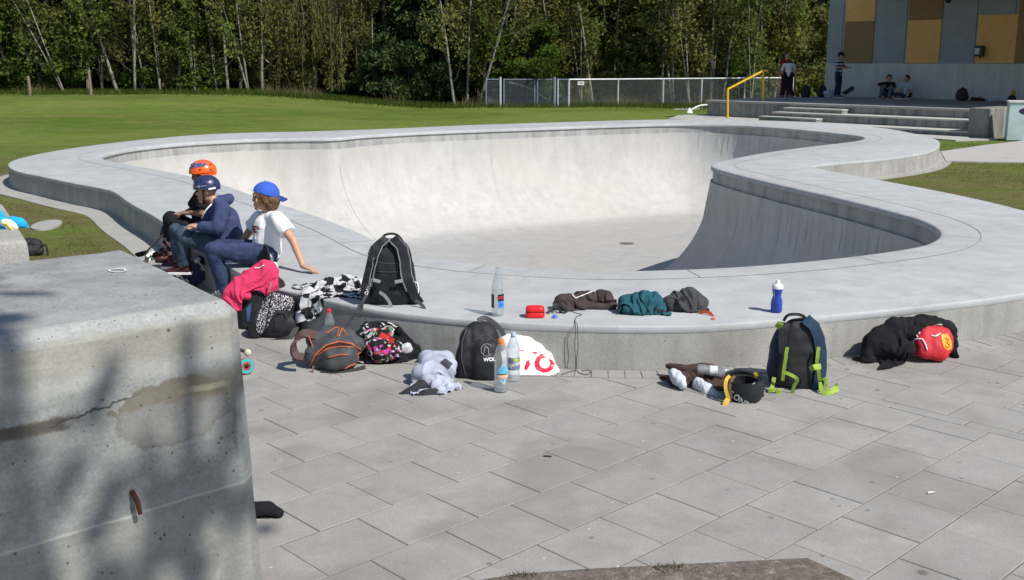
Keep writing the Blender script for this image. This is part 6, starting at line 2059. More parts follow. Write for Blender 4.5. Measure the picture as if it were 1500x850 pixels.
class Surf:
    """lays straps, zips, prints and letters on a finished surface"""
    def __init__(s, objs, y):
        s.t = bvh(objs); s.y = y
    def pt(s, px, py, out=0.002):
        d = V(ray(px, py)).normalized()
        h = s.t.ray_cast(EYE, d)
        if h[0] is None:
            p = PY(px, py, s.y)
            h2 = s.t.find_nearest(p)
            return h2[0] + (h2[0] - EYE).normalized() * (-out)
        n = h[1]
        if n.dot(d) > 0: n = -n
        return h[0] + n * out * 0.6 - d * out * 0.6
    def line(s, pts, out=0.002, n=5):
        r = []
        for (x0, y0), (x1, y1) in zip(pts[:-1], pts[1:]):
            for k in range(n):
                t = k / n
                r.append(s.pt(x0 + (x1 - x0) * t, y0 + (y1 - y0) * t, out))
        r.append(s.pt(*pts[-1], out))
        return r
    def tube(s, name, pts, r, m, parent, out=0.001, n=5):
        mb = MB(); mb.tube(s.line(pts, out, n), r, 6)
        return mb.build(name, m, parent, True)
    def strap(s, name, pts, w, m, parent, th=0.004, out=0.004, n=5):
        mb = MB(); strap_into(mb, s.line(pts, out, n), w, th)
        return mb.build(name, m, parent, True, 40)
    def text(s, name, txt, px, py, size, ang, m, parent, out=0.002, **kw):
        ca, sa = math.cos(ang), math.sin(ang)
        k = 1 / mpp(s.y)
        def fn(x, y, z):
            X, Y = x * k, y * k
            return s.pt(px + X * ca - Y * sa, py - (X * sa + Y * ca), out + z)
        return place_text(name, txt, size, fn, m, parent, depth=0.0004, **kw)
    def patch(s, name, poly, m, parent, out=0.002, n=6):
        """a flat print filling a photo-pixel polygon on the surface"""
        poly = np.asarray(poly, float)
        lp = []
        for i in range(len(poly)):
            a, b = poly[i], poly[(i + 1) % len(poly)]
            k = max(1, int(np.linalg.norm(b - a) / 3))
            lp += [a + (b - a) * j / k for j in range(k)]
        lp = np.array(lp); lo, hi = lp.min(0), lp.max(0)
        g = np.array([(x, y) for x in np.arange(lo[0], hi[0], 3.0) for y in np.arange(lo[1], hi[1], 3.0)]) + 0.37
        g = g[inside(lp, g)] if len(g) else np.zeros((0, 2))
        if len(g): g = g[dist_poly(lp, g) > 0.8]
        pts, tri = cdt([lp], g, lambda c: inside(lp, c))
        me = bpy.data.meshes.new(name)
        me.from_pydata([tuple(s.pt(p[0], p[1], out)) for p in pts], [], [tuple(map(int, t)) for t in tri]); me.update()
        return link(name, me, parent, m, True)

def strap_into(mb, pts, w, th):
    side = []
    for i, p in enumerate(pts):
        d = (pts[min(i + 1, len(pts) - 1)] - pts[max(i - 1, 0)]).normalized()
        v = (p - EYE).normalized()
        sd = d.cross(v)
        side.append(sd.normalized() if sd.length > 0.05 else V((1, 0, 0)))
    mb.ribbon(pts, w, th, side)

def free_strap(name, px, y, w, m, parent, th=0.004):
    """px: (x, y, depth offset) points"""
    mb = MB()
    q = [PY(a, b, y + (c[0] if c else 0)) for a, b, *c in px]
    q = [V(p) for p in spline([tuple(v) for v in q], 0.015, False)]
    strap_into(mb, q, w, th)
    return mb.build(name, m, parent, True, 40)

def drape(segs, base_z, seed, ext=(1.0, 1.0), slack=1.35, wall=None, n=54, steps=150, lift=0.03, stiff=0.25, rough=0.03, wr=1.0):
    """a slack sheet let fall over rounded supports, the floor and the deck edge (position-based cloth)"""
    rs = np.random.RandomState(int(seed * 10) + 1)
    A = np.array([tuple(q[0]) for q in segs]); B = np.array([tuple(q[1]) for q in segs]); RA = np.array([q[2] for q in segs]); RB = np.array([q[3] for q in segs])
    lo = np.minimum((A - RA[:, None]).min(0), (B - RB[:, None]).min(0)); hi = np.maximum((A + RA[:, None]).max(0), (B + RB[:, None]).max(0))
    cx, cy = (lo[0] + hi[0]) / 2, (lo[1] + hi[1]) / 2
    w, h = (hi[0] - lo[0]) * ext[0], (hi[1] - lo[1]) * ext[1]
    m = max(16, int(n * min(1.3, max(0.45, h / w))))
    u, v = np.meshgrid(np.linspace(-0.5, 0.5, n), np.linspace(-0.5, 0.5, m))
    # garment-like uneven outline
    un = u * (1 + 0.18 * np.sin(v * 7 + seed) * (abs(u) * 2)); vn = v * (1 + 0.18 * np.sin(u * 9 + seed * 2) * (abs(v) * 2))
    ang = 0.35 * math.sin(seed * 3.7)
    X = cx + un * w * math.cos(ang) - vn * h * math.sin(ang); Y = cy + un * w * math.sin(ang) + vn * h * math.cos(ang)
    d0 = A[None] ; 
    P_ = np.stack([X, Y, np.full_like(X, hi[2] + lift)], 2)
    flat = P_.copy(); flat[..., 2] = 0
    def topo(p):
        z = np.full(p.shape[:2], base_z)
        for i in range(len(A)):
            d = B[i] - A[i]; L = d[:2] @ d[:2] + 1e-9
            t = np.clip(((p[..., :2] - A[i][:2]) @ d[:2]) / L, 0, 1)
            c = A[i] + t[..., None] * d; r = RA[i] + (RB[i] - RA[i]) * t
            q = r ** 2 - ((p[..., :2] - c[..., :2]) ** 2).sum(-1)
            z = np.maximum(z, np.where(q > 0, c[..., 2] + np.sqrt(np.maximum(q, 0)), base_z))
        return z
    P_[..., 2] = topo(P_) + lift
    for _ in range(3):
        z = P_[..., 2]; z[1:-1] = (z[:-2] + z[1:-1] + z[2:]) / 3; z[:, 1:-1] = (z[:, :-2] + z[:, 1:-1] + z[:, 2:]) / 3
    nzv = np.array([[noise.noise(V((P_[j, i, 0] * 19 + seed, P_[j, i, 1] * 11, seed))) for i in range(n)] for j in range(m)])
    P_[..., 2] += rough * nzv
    cons = []
    def C(sa, sb, k, sl):
        cons.append((sa, sb, np.linalg.norm(flat[sa] - flat[sb], axis=-1)[..., None] * sl, k))
    S = slice
    for o in (0, 1):
        C((S(None), S(o, n - 1, 2)), (S(None), S(o + 1, n, 2)), 1.0, slack)
        C((S(o, m - 1, 2), S(None)), (S(o + 1, m, 2), S(None)), 1.0, slack)
        for q in (0, 1):
            C((S(o, m - 1, 2), S(q, n - 1, 2)), (S(o + 1, m, 2), S(q + 1, n, 2)), 0.5, slack)
            C((S(o, m - 1, 2), S(q + 1, n, 2)), (S(o + 1, m, 2), S(q, n - 1, 2)), 0.5, slack)
    for st_ in (2, 4):
        for o in range(2 * st_):
            if o < n - st_: C((S(None), S(o, n - st_, 2 * st_)), (S(None), S(o + st_, n, 2 * st_)), stiff, slack * (0.97 if st_ == 2 else 0.93))
            if o < m - st_: C((S(o, m - st_, 2 * st_), S(None)), (S(o + st_, m, 2 * st_), S(None)), stiff, slack * (0.97 if st_ == 2 else 0.93))
    fixed = []
    for sa, sb, L, k in cons:
        na = P_[sa].shape; nb = P_[sb].shape
        mm = (min(na[0], nb[0]), min(na[1], nb[1]))
        fixed.append((sa, sb, L, k, mm))
    vel = np.zeros_like(P_); dt = 1 / 60
    th = 0.004
    for it in range(steps):
        vel[..., 2] -= 9.8 * dt; vel *= 0.96
        Q = P_ + vel * dt
        for _ in range(5):
            for sa, sb, L, k, mm in fixed:
                pa, pb = Q[sa][:mm[0], :mm[1]], Q[sb][:mm[0], :mm[1]]
                d = pb - pa; l = np.linalg.norm(d, axis=-1, keepdims=True) + 1e-9
                c = d * ((l - L[:mm[0], :mm[1]]) / l * 0.5 * k)
                Q[sa][:mm[0], :mm[1]] += c; Q[sb][:mm[0], :mm[1]] -= c
            touch = np.zeros(Q.shape[:2], bool)
            for i in range(len(A)):
                d = B[i] - A[i]; L2 = d @ d + 1e-9
                t = np.clip(((Q - A[i]) @ d) / L2, 0, 1)
                c = A[i] + t[..., None] * d; r = RA[i] + (RB[i] - RA[i]) * t + th
                e = Q - c; l = np.linalg.norm(e, axis=-1) + 1e-9
                k = l < r
                Q[k] += (e / l[..., None] * (r - l)[..., None])[k]; touch |= k
            fz = np.full(Q.shape[:2], base_z)
            if wall is not None:
                sdv = Q[..., 0] * wall[0] + Q[..., 1] * wall[1] - wall[2]      # > 0 outside the deck
                ins = sdv < th
                up = ins & ((DZ - Q[..., 2]) < np.maximum(-sdv, 0.02))
                fz = np.where(up, DZ + th, wall[3])
                side = ins & ~up
                Q[..., 0] += np.where(side, (th - sdv) * wall[0], 0); Q[..., 1] += np.where(side, (th - sdv) * wall[1], 0)
                touch |= side
            k = Q[..., 2] < fz + th
            Q[..., 2] = np.where(k, fz + th, Q[..., 2]); touch |= k
            fr = touch[..., None] * 0.75
            Q[..., :2] = Q[..., :2] * (1 - fr) + P_[..., :2] * fr
        vel = np.clip((Q - P_) / dt, -2.5, 2.5)
        vel[touch] *= 0.3
        P_ = Q
    me = bpy.data.meshes.new('sheet')
    idx = np.arange(n * m).reshape(m, n)
    me.from_pydata([tuple(p) for p in P_.reshape(-1, 3)], [], [(int(idx[j, i]), int(idx[j, i + 1]), int(idx[j + 1, i + 1]), int(idx[j + 1, i])) for j in range(m - 1) for i in range(n - 1)])
    me.update()
    # creases: sharp ridges that wander over the sheet
    nn_ = np.empty(n * m * 3); me.vertices.foreach_get('normal', nn_); nn_ = nn_.reshape(-1, 3)
    fl = flat.reshape(-1, 3); pp_ = P_.reshape(-1, 3).copy()
    for i_ in range(len(fl)):
        a_, b_ = (fl[i_, 0] - cx) * slack, (fl[i_, 1] - cy) * slack
        t_ = 3.2 * noise.noise(V((a_ * 4.5 + seed, b_ * 4.5, seed * 1.3)))
        x_, y_ = a_ * math.cos(t_) + b_ * math.sin(t_), b_ * math.cos(t_) - a_ * math.sin(t_)
        r1 = max(0.0, 1 - abs(noise.noise(V((x_ * 17, y_ * 4.5, seed)))) * 3.4)
        r2 = max(0.0, 1 - abs(noise.noise(V((x_ * 34 + 9, y_ * 9, seed + 5)))) * 3.2)
        pp_[i_] += nn_[i_] * wr * (0.017 * r1 ** 1.5 + 0.007 * r2 ** 1.3 - 0.004)
    me.vertices.foreach_set('co', pp_.ravel()); me.update()
    ob = bpy.data.objects.new('tmp', me); COL.objects.link(ob)
    q = ob.modifiers.new('s', 'SMOOTH'); q.factor = 0.4; q.iterations = 1
    q = ob.modifiers.new('t', 'SOLIDIFY'); q.thickness = 0.006; q.offset = 0
    q = ob.modifiers.new('u', 'SUBSURF'); q.levels = 1
    out = bpy.data.meshes.new_from_object(ob.evaluated_get(bpy.context.evaluated_depsgraph_get()))
    bpy.data.objects.remove(ob); bpy.data.meshes.remove(me)
    return out

def join(a, b):
    bm = bmesh.new(); bm.from_mesh(a); bm.from_mesh(b)
    bm.to_mesh(a); bm.free(); bpy.data.meshes.remove(b)
    return a

def wall_plane(x, y, floor=0.014):
    """local plane of the deck's outer face near (x, y)"""
    i = int(np.argmin(((outl - np.array((x, y))) ** 2).sum(1)))
    n_ = outn[i]
    return (n_[0], n_[1], float(n_ @ outl[i]) + 0.003, floor)

def heap(name, label, cat, m, y, segs, fold=0.016, freq=7, vox=0.0075, floor=0.014, seed=0.0, group=None, st=(1, 1, 1), smooth=4, root=None, part=None, matfn=None, sheet=True, shrink=0.80, wr=1.0, wall=None, ext=(1.0, 1.0), slack=1.35, n=70, rough=0.05, stiff=0.10, crum=None):
    """a crumpled garment: a soft core from capsules in photo pixels (x0,y0,x1,y1,r0,r1,dy0,dy1) with a slack sheet fallen over it"""
    k = mpp(y)
    b = Blob(); cs = []
    for sgm in segs:
        x0, y0, x1, y1, r0 = sgm[:5]
        r1 = sgm[5] if len(sgm) > 5 else r0
        d0 = sgm[6] if len(sgm) > 6 else 0.0
        d1 = sgm[7] if len(sgm) > 7 else d0
        kk = shrink if sheet else 1.0
        pa, pb = PY(x0, y0, y + d0), PY(x1, y1, y + d1)
        b.cap(pa, pb, r0 * k * kk, r1 * k * kk)
        cs.append((pa, pb, r0 * k * kk, r1 * k * kk))
    me = b.mesh(vox=vox, smooth=12 if sheet else smooth, fold=fold * (0.3 if sheet else 1), freq=freq, st=st, seed=seed, floor=floor)
    if crum: crumple(me, floor=floor, seed=seed, **crum)
    if sheet:
        bz = floor if floor is not None else min(min(c[0].z - c[2], c[1].z - c[3]) for c in cs)
        me = join(me, drape(cs, bz, seed, ext, slack, wall, n, rough=rough, stiff=stiff, wr=wr))
    if root is None:
        o = link(name, me, None, m, True)
        setp(o, label, cat, group)
        ORIG[o.name] = V(o.location)
    else:
        o = link(part, me, root, m, True)
    return o

CR = dict(grow=0.22, clamp=0.012, bend=0.3, iters=70, dirf=5.0)
# patterns
def pattern(name, kind):
    m, nt, b = NT(name)
    co = pos(nt)
    b.inputs['Roughness'].default_value = 0.85; b.inputs['Specular IOR Level'].default_value = 0.2
    if kind == 'floral':
        n = node(nt, 'ShaderNodeTexVoronoi', {'Vector': mixv(nt, co, 0.05), 'Scale': 110.0})
        c = ramp(nt, n.outputs['Distance'], [(0.34, (0.62, 0.60, 0.62)), (0.42, (0.10, 0.09, 0.11)), (0.6, (0.02, 0.02, 0.025))])
    elif kind == 'zebra':
        n = node(nt, 'ShaderNodeTexWave', {'Vector': co, 'Scale': 13.0, 'Distortion': 6.0, 'Detail': 2.0, 'Detail Scale': 1.5}, bands_direction='DIAGONAL')
        c = ramp(nt, n.outputs['Fac'], [(0.62, (0.014, 0.014, 0.016)), (0.68, (0.68, 0.66, 0.66))])
    elif kind == 'check':
        v = node(nt, 'ShaderNodeTexChecker', {'Vector': mixv(nt, scl(nt, co, (1, 1, 1), (0.3, 0.4, 0.5)), 0.06), 'Scale': 12.0})
        c = mix(nt, v.outputs['Fac'], (0.015, 0.015, 0.017), (0.50, 0.50, 0.53))
    elif kind == 'multi':
        n = node(nt, 'ShaderNodeTexVoronoi', {'Vector': mixv(nt, co, 0.05), 'Scale': 58.0})
        h = node(nt, 'ShaderNodeSeparateColor', {0: n.outputs['Color']}).outputs[0]
        rp = node(nt, 'ShaderNodeValToRGB', {'Fac': h}); rp.color_ramp.interpolation = 'CONSTANT'
        el = rp.color_ramp.elements
        cols = [(0.0, (0.012, 0.012, 0.014)), (0.44, (0.50, 0.46, 0.50)), (0.54, (0.05, 0.22, 0.09)), (0.6, (0.014, 0.012, 0.016)), (0.70, (0.45, 0.05, 0.30)), (0.78, (0.55, 0.03, 0.03)), (0.85, (0.30, 0.42, 0.34)), (0.93, (0.02, 0.02, 0.02))]
        while len(el) < len(cols): el.new(0.5)
        for e, (p, cc) in zip(el, cols): e.position = p; e.color = rgb(cc)
        c = rp.outputs['Color']
    nt.links.new(c, b.inputs['Base Color'])
    bump(nt, b, nz(nt, co, 300.0, 2.0), 0.3, 0.003)
    return m
M_FLORAL, M_ZEBRA, M_CHECK, M_MULTI = pattern('floral_print', 'floral'), pattern('zebra_print', 'zebra'), pattern('check_print', 'check'), pattern('multi_print', 'multi')
def nylon(name, col, var=0.22):
    return mat(name, col, 0.62, var, 12, 0.4, 260, spec=0.35)
M_NYB = nylon('black_nylon', (0.016, 0.016, 0.019))
M_NYB2 = nylon('blue_black_nylon', (0.011, 0.012, 0.018), 0.5)
M_NYG = nylon('grey_nylon', (0.062, 0.064, 0.070))
M_WEB = nylon('grey_webbing', (0.20, 0.20, 0.21))
M_WEBB = nylon('black_webbing', (0.02, 0.02, 0.022))
M_LIME = nylon('lime_webbing', (0.27, 0.40, 0.05))
M_ORNG = nylon('orange_trim', (0.60, 0.135, 0.035))
M_BUCK = mat('grey_buckle', (0.30, 0.30, 0.31), 0.4)
M_WLET = mat('white_print', (0.72, 0.72, 0.72), 0.6, 0.06)

# ---- big black pack standing on the deck, straps towards us
Y = P(572, 449, DZ).y + 0.02
r = thing('backpack', 'tall black backpack with grey-edged straps standing on the deck rim', 'backpack', P(572, 449, DZ), 'backpacks around the bowl')
b = Blob(); k = mpp(Y)
c0 = PY(573, 400, Y + 0.11)
b.sup(c0, (0.182, 0.115, 0.232), Matrix.Rotation(-0.10, 3, 'X'), 3.2, 0.72)
b.sup(PY(574, 425, Y + 0.20), (0.15, 0.09, 0.14), None, 3.0, 0.8)
b.sup(PY(541, 430, Y + 0.10), (0.045, 0.07, 0.09), None, 2.6)
b.sup(PY(604, 430, Y + 0.10), (0.045, 0.07, 0.09), None, 2.6)
bod = b.build('bag_body', M_NYB2, r, vox=0.008, smooth=6, fold=0.007, freq=9, floor=DZ + 0.004, crum=CR)
S = Surf(bod, Y)
mb = MB(); mb.tube(spline([tuple(PY(x, y_, Y + 0.09)) for x, y_ in ((557, 354), (563, 345), (573, 342.5), (583, 345), (590, 354))], 0.01, False), 0.008, 8); mb.build('grab_handle', M_NYB, r, True)
for nm, pts in (('L', [(566, 352), (554, 362), (547, 378), (543, 398), (538, 420), (535, 434)]), ('R', [(576, 352), (588, 364), (592, 384), (594, 404), (602, 426), (612, 443)])):
    st_ = S.strap('shoulder_strap', pts, 0.062, M_NYB2, r, 0.016, 0.022)
    ORIG.setdefault(st_.name, ORIG[r.name])
    for dx in (-7.0, 7.0):
        mb = MB(); mb.tube(S.line([(x + dx, y_ + (1 if dx < 0 else 0)) for x, y_ in pts[:-1]], 0.028), 0.0048, 6); mb.build('edge_piping', M_WEB, st_, True)
    x, y_ = (553, 411) if nm == 'L' else (584, 411)
    q = S.pt(x, y_, 0.034); mb = MB(); mb.box(q, (0.05, 0.012, 0.022), rot=Matrix.Rotation(0.25 if nm == 'L' else -0.2, 3, 'Y')); mb.build('buckle', M_BUCK, st_, bevel=0.003)
free_strap('webbing', [(556, 428, -0.03), (564, 434, -0.04), (571, 444, -0.05), (572, 451, -0.05), (562, 452, -0.03)], Y, 0.022, M_WEB, r)
free_strap('webbing', [(608, 440, -0.03), (617, 446, -0.06), (622, 454, -0.10), (621, 464, -0.20), (617, 476, -0.22)], Y, 0.024, M_NYG, r)
free_strap('webbing', [(537, 432, -0.02), (531, 444, -0.08), (529, 455, -0.16), (527, 466, -0.18)], Y, 0.02, M_WEBB, r)
mb = MB(); q = S.pt(612, 443, 0.02); mb.lathe([(0.016, -0.005), (0.024, 0), (0.016, 0.005)], q, 12, Matrix.Rotation(PI / 2, 3, 'X')); mb.build('strap_ring', M_WLET, r)
S2 = Surf([o for o in r.children if o.name.startswith('shoulder_strap')], Y)
S2.text('strap_lettering', 'DAKINE', 0.036, 0, 0, 0, M_WLET, r) if False else S2.text('strap_lettering', 'DAKINE', 541, 420, 0.032, 1.18, M_WLET, r, 0.003, bold=0.001)
for pts in ([(553, 384), (560, 386), (590, 386)], [(551, 398), (570, 399), (590, 398)]):
    S.tube('seam', pts, 0.0028, M_NYG, r)
S.tube('reflector', [(611, 412), (613, 425), (611, 435)], 0.006, M_WLET, r)

# ---- black pack leaning by the white bag
Y = P(700, 560, 0).y + 0.03
r = thing('backpack', 'plain black backpack with small round logo leaning on the deck wall behind the bottles', 'backpack', P(700, 560), 'backpacks around the bowl')
b = Blob()
b.sup(PY(702, 517, Y + 0.10), (0.145, 0.12, 0.195), Matrix.Rotation(-0.18, 3, 'X') @ Matrix.Rotation(0.10, 3, 'Y'), 2.8, 0.74)
b.sup(PY(712, 530, Y + 0.02), (0.098, 0.07, 0.13), Matrix.Rotation(-0.15, 3, 'X'), 2.8, 0.9)
b.sup(PY(680, 520, Y + 0.08), (0.055, 0.10, 0.17), Matrix.Rotation(0.12, 3, 'Y'), 2.6, 0.7)
bod = b.build('bag_body', M_NYB, r, vox=0.008, smooth=6, fold=0.009, freq=8, seed=2, floor=0.016, crum=CR)
S = Surf(bod, Y)
S.tube('zip', [(684, 480), (677, 500), (676, 525), (682, 552)], 0.004, M_NYG, r)
S.tube('zip', [(692, 500), (712, 490), (730, 503)], 0.0035, M_NYG, r)
free_strap('grab_handle', [(700, 470, 0.1), (710, 466, 0.12), (722, 472, 0.14), (734, 484, 0.16), (738, 492, 0.16)], Y, 0.03, M_NYG, r, 0.008)
free_strap('webbing', [(672, 556, 0.0), (690, 563, -0.03), (715, 564, -0.04), (725, 562, -0.02)], Y, 0.02, M_WEBB, r)
S.text('lettering', 'WOL', 717, 527, 0.030, 0.06, M_WLET, r, 0.003, bold=0.001)
mb = MB()
mb.tube(S.line([(713 + 8.5 * math.cos(a), 513 - 9 * math.sin(a)) for a in np.linspace(0.5, 5.6, 14)], 0.002, 1), 0.0022, 5)
mb.build('emblem_ring', M_BUCK, r, True)
mb = MB(); mb.tube(S.line([(708, 520), (711, 507), (715, 511), (716, 520)], 0.002, 3), 0.0028, 5); mb.build('emblem_mark', M_BUCK, r, True)

# ---- lime-strapped pack
Y = P(1170, 577, 0).y + 0.03
r = thing('backpack', 'black and navy backpack with bright lime straps standing on the paving', 'backpack', P(1168, 578), 'backpacks around the bowl')
M_TEALS = nylon('teal_strap', (0.030, 0.065, 0.115))
b = Blob()
b.sup(PY(1172, 521, Y + 0.09), (0.142, 0.075, 0.225), Matrix.Rotation(-0.06, 3, 'X'), 3.4, 0.80)
bod = b.build('back_panel', M_NYB, r, vox=0.008, smooth=6, fold=0.005, freq=8, seed=4, floor=0.016, crum=CR)
b = Blob()
b.sup(PY(1158, 524, Y + 0.19), (0.150, 0.10, 0.205), Matrix.Rotation(-0.1, 3, 'X'), 2.8, 0.72)
b.sup(PY(1140, 535, Y + 0.14), (0.06, 0.08, 0.14), None, 2.6, 0.8)
bd2 = b.build('bag_body', nylon('deep_navy_nylon', (0.022, 0.024, 0.06)), r, vox=0.008, smooth=6, fold=0.008, freq=8, seed=5, floor=0.016, crum=CR)
S = Surf(bod, Y)
free_strap('grab_handle', [(1148, 470, 0.06), (1154, 462, 0.05), (1166, 460.5, 0.05), (1176, 463, 0.06), (1183, 471, 0.07)], Y, 0.018, M_NYB, r, 0.012)
S.strap('shoulder_strap', [(1180, 469), (1191, 478), (1198, 495), (1201, 515), (1201, 540), (1198, 560), (1202, 572)], 0.062, M_TEALS, r, 0.02, 0.02)
S.strap('shoulder_strap', [(1152, 475), (1148, 495), (1148, 520), (1146, 545), (1143, 562)], 0.05, M_NYB, r, 0.016, 0.014)
for pts in ([(1154, 508), (1151, 530), (1148, 556)], [(1196, 508), (1195, 530), (1198, 556)]):
    S.strap('lime_strap', pts, 0.020, M_LIME, r, 0.004, 0.036)
free_strap('lime_strap', [(1147, 545, -0.06), (1158, 549, -0.08), (1168, 556, -0.08), (1164, 564, -0.07), (1160, 578, -0.06)], Y, 0.02, M_LIME, r)
free_strap('lime_strap', [(1187, 541, -0.07), (1193, 538, -0.09), (1202, 537, -0.06)], Y, 0.032, M_LIME, r, 0.008)
free_strap('lime_strap', [(1204, 552, 0.0), (1211, 560, -0.05), (1208, 568, -0.05), (1216, 572, -0.06), (1226, 567, -0.02), (1224, 563, 0.02)], Y, 0.022, M_LIME, r)
free_strap('lime_strap', [(1202, 560, -0.02), (1204, 574, -0.08), (1216, 576, -0.09), (1228, 570, -0.05)], Y, 0.022, M_LIME, r)
free_strap('lime_strap', [(1134, 553, 0.0), (1131, 568, -0.03), (1125, 573, -0.05), (1134, 571, -0.06), (1142, 575, -0.05)], Y, 0.022, M_LIME, r)
q = PY(1140, 574, Y - 0.06); mb = MB(); mb.lathe([(0.014, -0.006), (0.020, 0), (0.014, 0.006)], q, 12, Matrix.Rotation(PI / 2, 3, 'X')); mb.build('strap_ring', M_LIME, r)
free_strap('lime_strap', [(1138, 480, 0.08), (1142, 476, 0.06), (1144, 472, 0.06)], Y, 0.035, M_LIME, r, 0.006)

# ---- grey pack with orange piping, lying on its side
Y = P(480, 546, 0).y + 0.06
r = thing('backpack', 'grey backpack with orange zips and an open pocket slumped on the paving', 'backpack', P(480, 546), 'backpacks around the bowl')
b = Blob()
b.sup(PY(488, 516, Y + 0.08), (0.165, 0.16, 0.115), Matrix.Rotation(-0.20, 3, 'Y') @ Matrix.Rotation(0.25, 3, 'X'), 2.6, 0.86)
b.sup(PY(497, 524, Y - 0.02), (0.125, 0.10, 0.085), Matrix.Rotation(-0.15, 3, 'Y'), 2.6, 0.9)
b.sup(PY(458, 520, Y + 0.02), (0.045, 0.06, 0.06), None, 2.4)
b.cap(PY(462, 500, Y + 0.10), PY(520, 505, Y + 0.12), 0.06)
b.cap(PY(478, 488, Y + 0.14), PY(512, 494, Y + 0.14), 0.05)
bod = b.build('bag_body', M_NYG, r, vox=0.008, smooth=5, fold=0.010, freq=8, seed=6, floor=0.014, crum=CR)
S = Surf(bod, Y)
S.tube('zip', [(453, 537), (462, 520), (478, 506), (496, 501), (515, 504), (527, 512)], 0.0045, M_ORNG, r, 0.004)
S.tube('zip', [(463, 522), (480, 511), (498, 508), (518, 509)], 0.0035, M_ORNG, r, 0.004)
S.patch('pocket_opening', [(464, 519), (479, 507), (497, 502.5), (514, 505), (516, 507), (498, 506), (480, 510)], mat('pocket_dark', (0.03, 0.012, 0.01), 0.9), r, 0.003)
S.tube('zip', [(480, 524), (496, 520), (510, 520)], 0.004, M_ORNG, r, 0.004)
S.tube('zip', [(505, 540), (512, 536), (520, 533)], 0.004, M_ORNG, r, 0.004)
S.tube('piping', [(478, 489), (490, 481), (500, 478), (504, 485), (508, 492)], 0.003, M_ORNG, r, 0.004)
S.tube('piping', [(527, 510), (530, 520), (528, 533)], 0.003, M_ORNG, r, 0.003)
mb = MB(); mb.ribbon([V(p) for p in spline([tuple(PY(x, y_, Y - 0.04 + d)) for x, y_, d in ((462, 492, 0.05), (446, 489, 0.0), (434, 498, -0.03), (430, 510, -0.05), (434, 521, -0.06), (445, 524, -0.06))], 0.012, False)], 0.055, 0.016, V((0.25, 0.8, 0.55)))
mb.build('shoulder_strap', nylon('brown_strap', (0.075, 0.042, 0.036)), r, True, 40)
mb = MB(); mb.tube(spline([tuple(PY(x, y_, Y - 0.07)) for x, y_ in ((452, 492), (455, 500), (459, 510))], 0.01, False), 0.0035, 6); mb.build('piping', M_ORNG, r, True)
free_strap('webbing', [(459, 536, -0.09), (458, 545, -0.10), (459, 551, -0.10)], Y, 0.012, mat('tan_cord', (0.16, 0.09, 0.06), 0.8), r)
free_strap('webbing', [(470, 545, -0.1), (490, 549, -0.12), (515, 544, -0.08), (535, 538, -0.02)], Y, 0.03, M_WEBB, r, 0.006)

# ---- black and white printed pack, blue and black pack behind it, pink jacket over it
Y = P(398, 500, 0).y + 0.07
r = thing('backpack', 'black backpack with white floral print panel leaning against the deck wall', 'backpack', P(398, 500), 'backpacks around the bowl')
b = Blob()
b.sup(PY(405, 462, Y + 0.06), (0.135, 0.11, 0.17), Matrix.Rotation(0.32, 3, 'Y') @ Matrix.Rotation(-0.2, 3, 'X'), 2.8, 0.82)
b.sup(PY(378, 476, Y + 0.02), (0.06, 0.09, 0.13), Matrix.Rotation(0.3, 3, 'Y'), 2.6, 0.8)
b.sup(PY(425, 478, Y + 0.06), (0.07, 0.09, 0.10), None, 2.5)
bod = b.build('bag_body', M_NYB, r, vox=0.008, smooth=5, fold=0.009, freq=8, seed=7, floor=0.014, crum=CR)
S = Surf(bod, Y)
S.patch('printed_panel', [(387, 432), (399, 428), (428, 436), (431, 442), (424, 456), (418, 454), (405, 455), (398, 464), (389, 486), (379, 490), (375, 484), (377, 466), (384, 448)], M_FLORAL, r, 0.004)
S.patch('printed_panel', [(402, 467), (410, 463), (416, 466), (415, 476), (411, 484), (402, 486)], M_NYB, r, 0.006)
S.tube('zip', [(399, 429), (396, 445), (392, 465), (388, 488)], 0.005, M_NYB, r, 0.006)
S.tube('zip', [(399, 468), (406, 459), (416, 459), (418, 466)], 0.005, M_NYB, r, 0.006)
free_strap('webbing', [(435, 478, 0.0), (425, 494, -0.06), (405, 500, -0.08), (385, 503, -0.08), (373, 507, -0.08)], Y, 0.036, M_WEBB, r, 0.008)
Y2 = Y + 0.30
r = thing('backpack', 'blue and black backpack standing under the pink jacket', 'backpack', PY(375, 500, Y2), 'backpacks around the bowl')
r.location.z = 0; ORIG[r.name].z = 0
b = Blob()
b.sup(PY(374, 452, Y2), (0.135, 0.11, 0.22), Matrix.Rotation(0.1, 3, 'Y'), 2.8, 0.8)
b.sup(PY(395, 425, Y2 + 0.04), (0.11, 0.09, 0.10), None, 2.5)
bod = b.build('bag_body', M_NYB, r, vox=0.008, smooth=5, fold=0.009, freq=8, seed=8, floor=0.014, crum=CR)
S = Surf(bod, Y2)
M_BLUEN = nylon('blue_nylon', (0.035, 0.105, 0.22))
S.patch('blue_panel', [(371, 424), (385, 412), (406, 412), (410, 428), (398, 430), (384, 432)], M_BLUEN, r, 0.004)
S.patch('blue_panel', [(361, 452), (369, 442), (366, 470), (362, 472)], M_BLUEN, r, 0.004)
free_strap('cord', [(397, 413, -0.12), (396, 424, -0.14), (395, 430, -0.14)], Y2, 0.008, M_WEB, r)
M_PINK = cloth('pink_fleece', (0.62, 0.045, 0.125), 0.12)
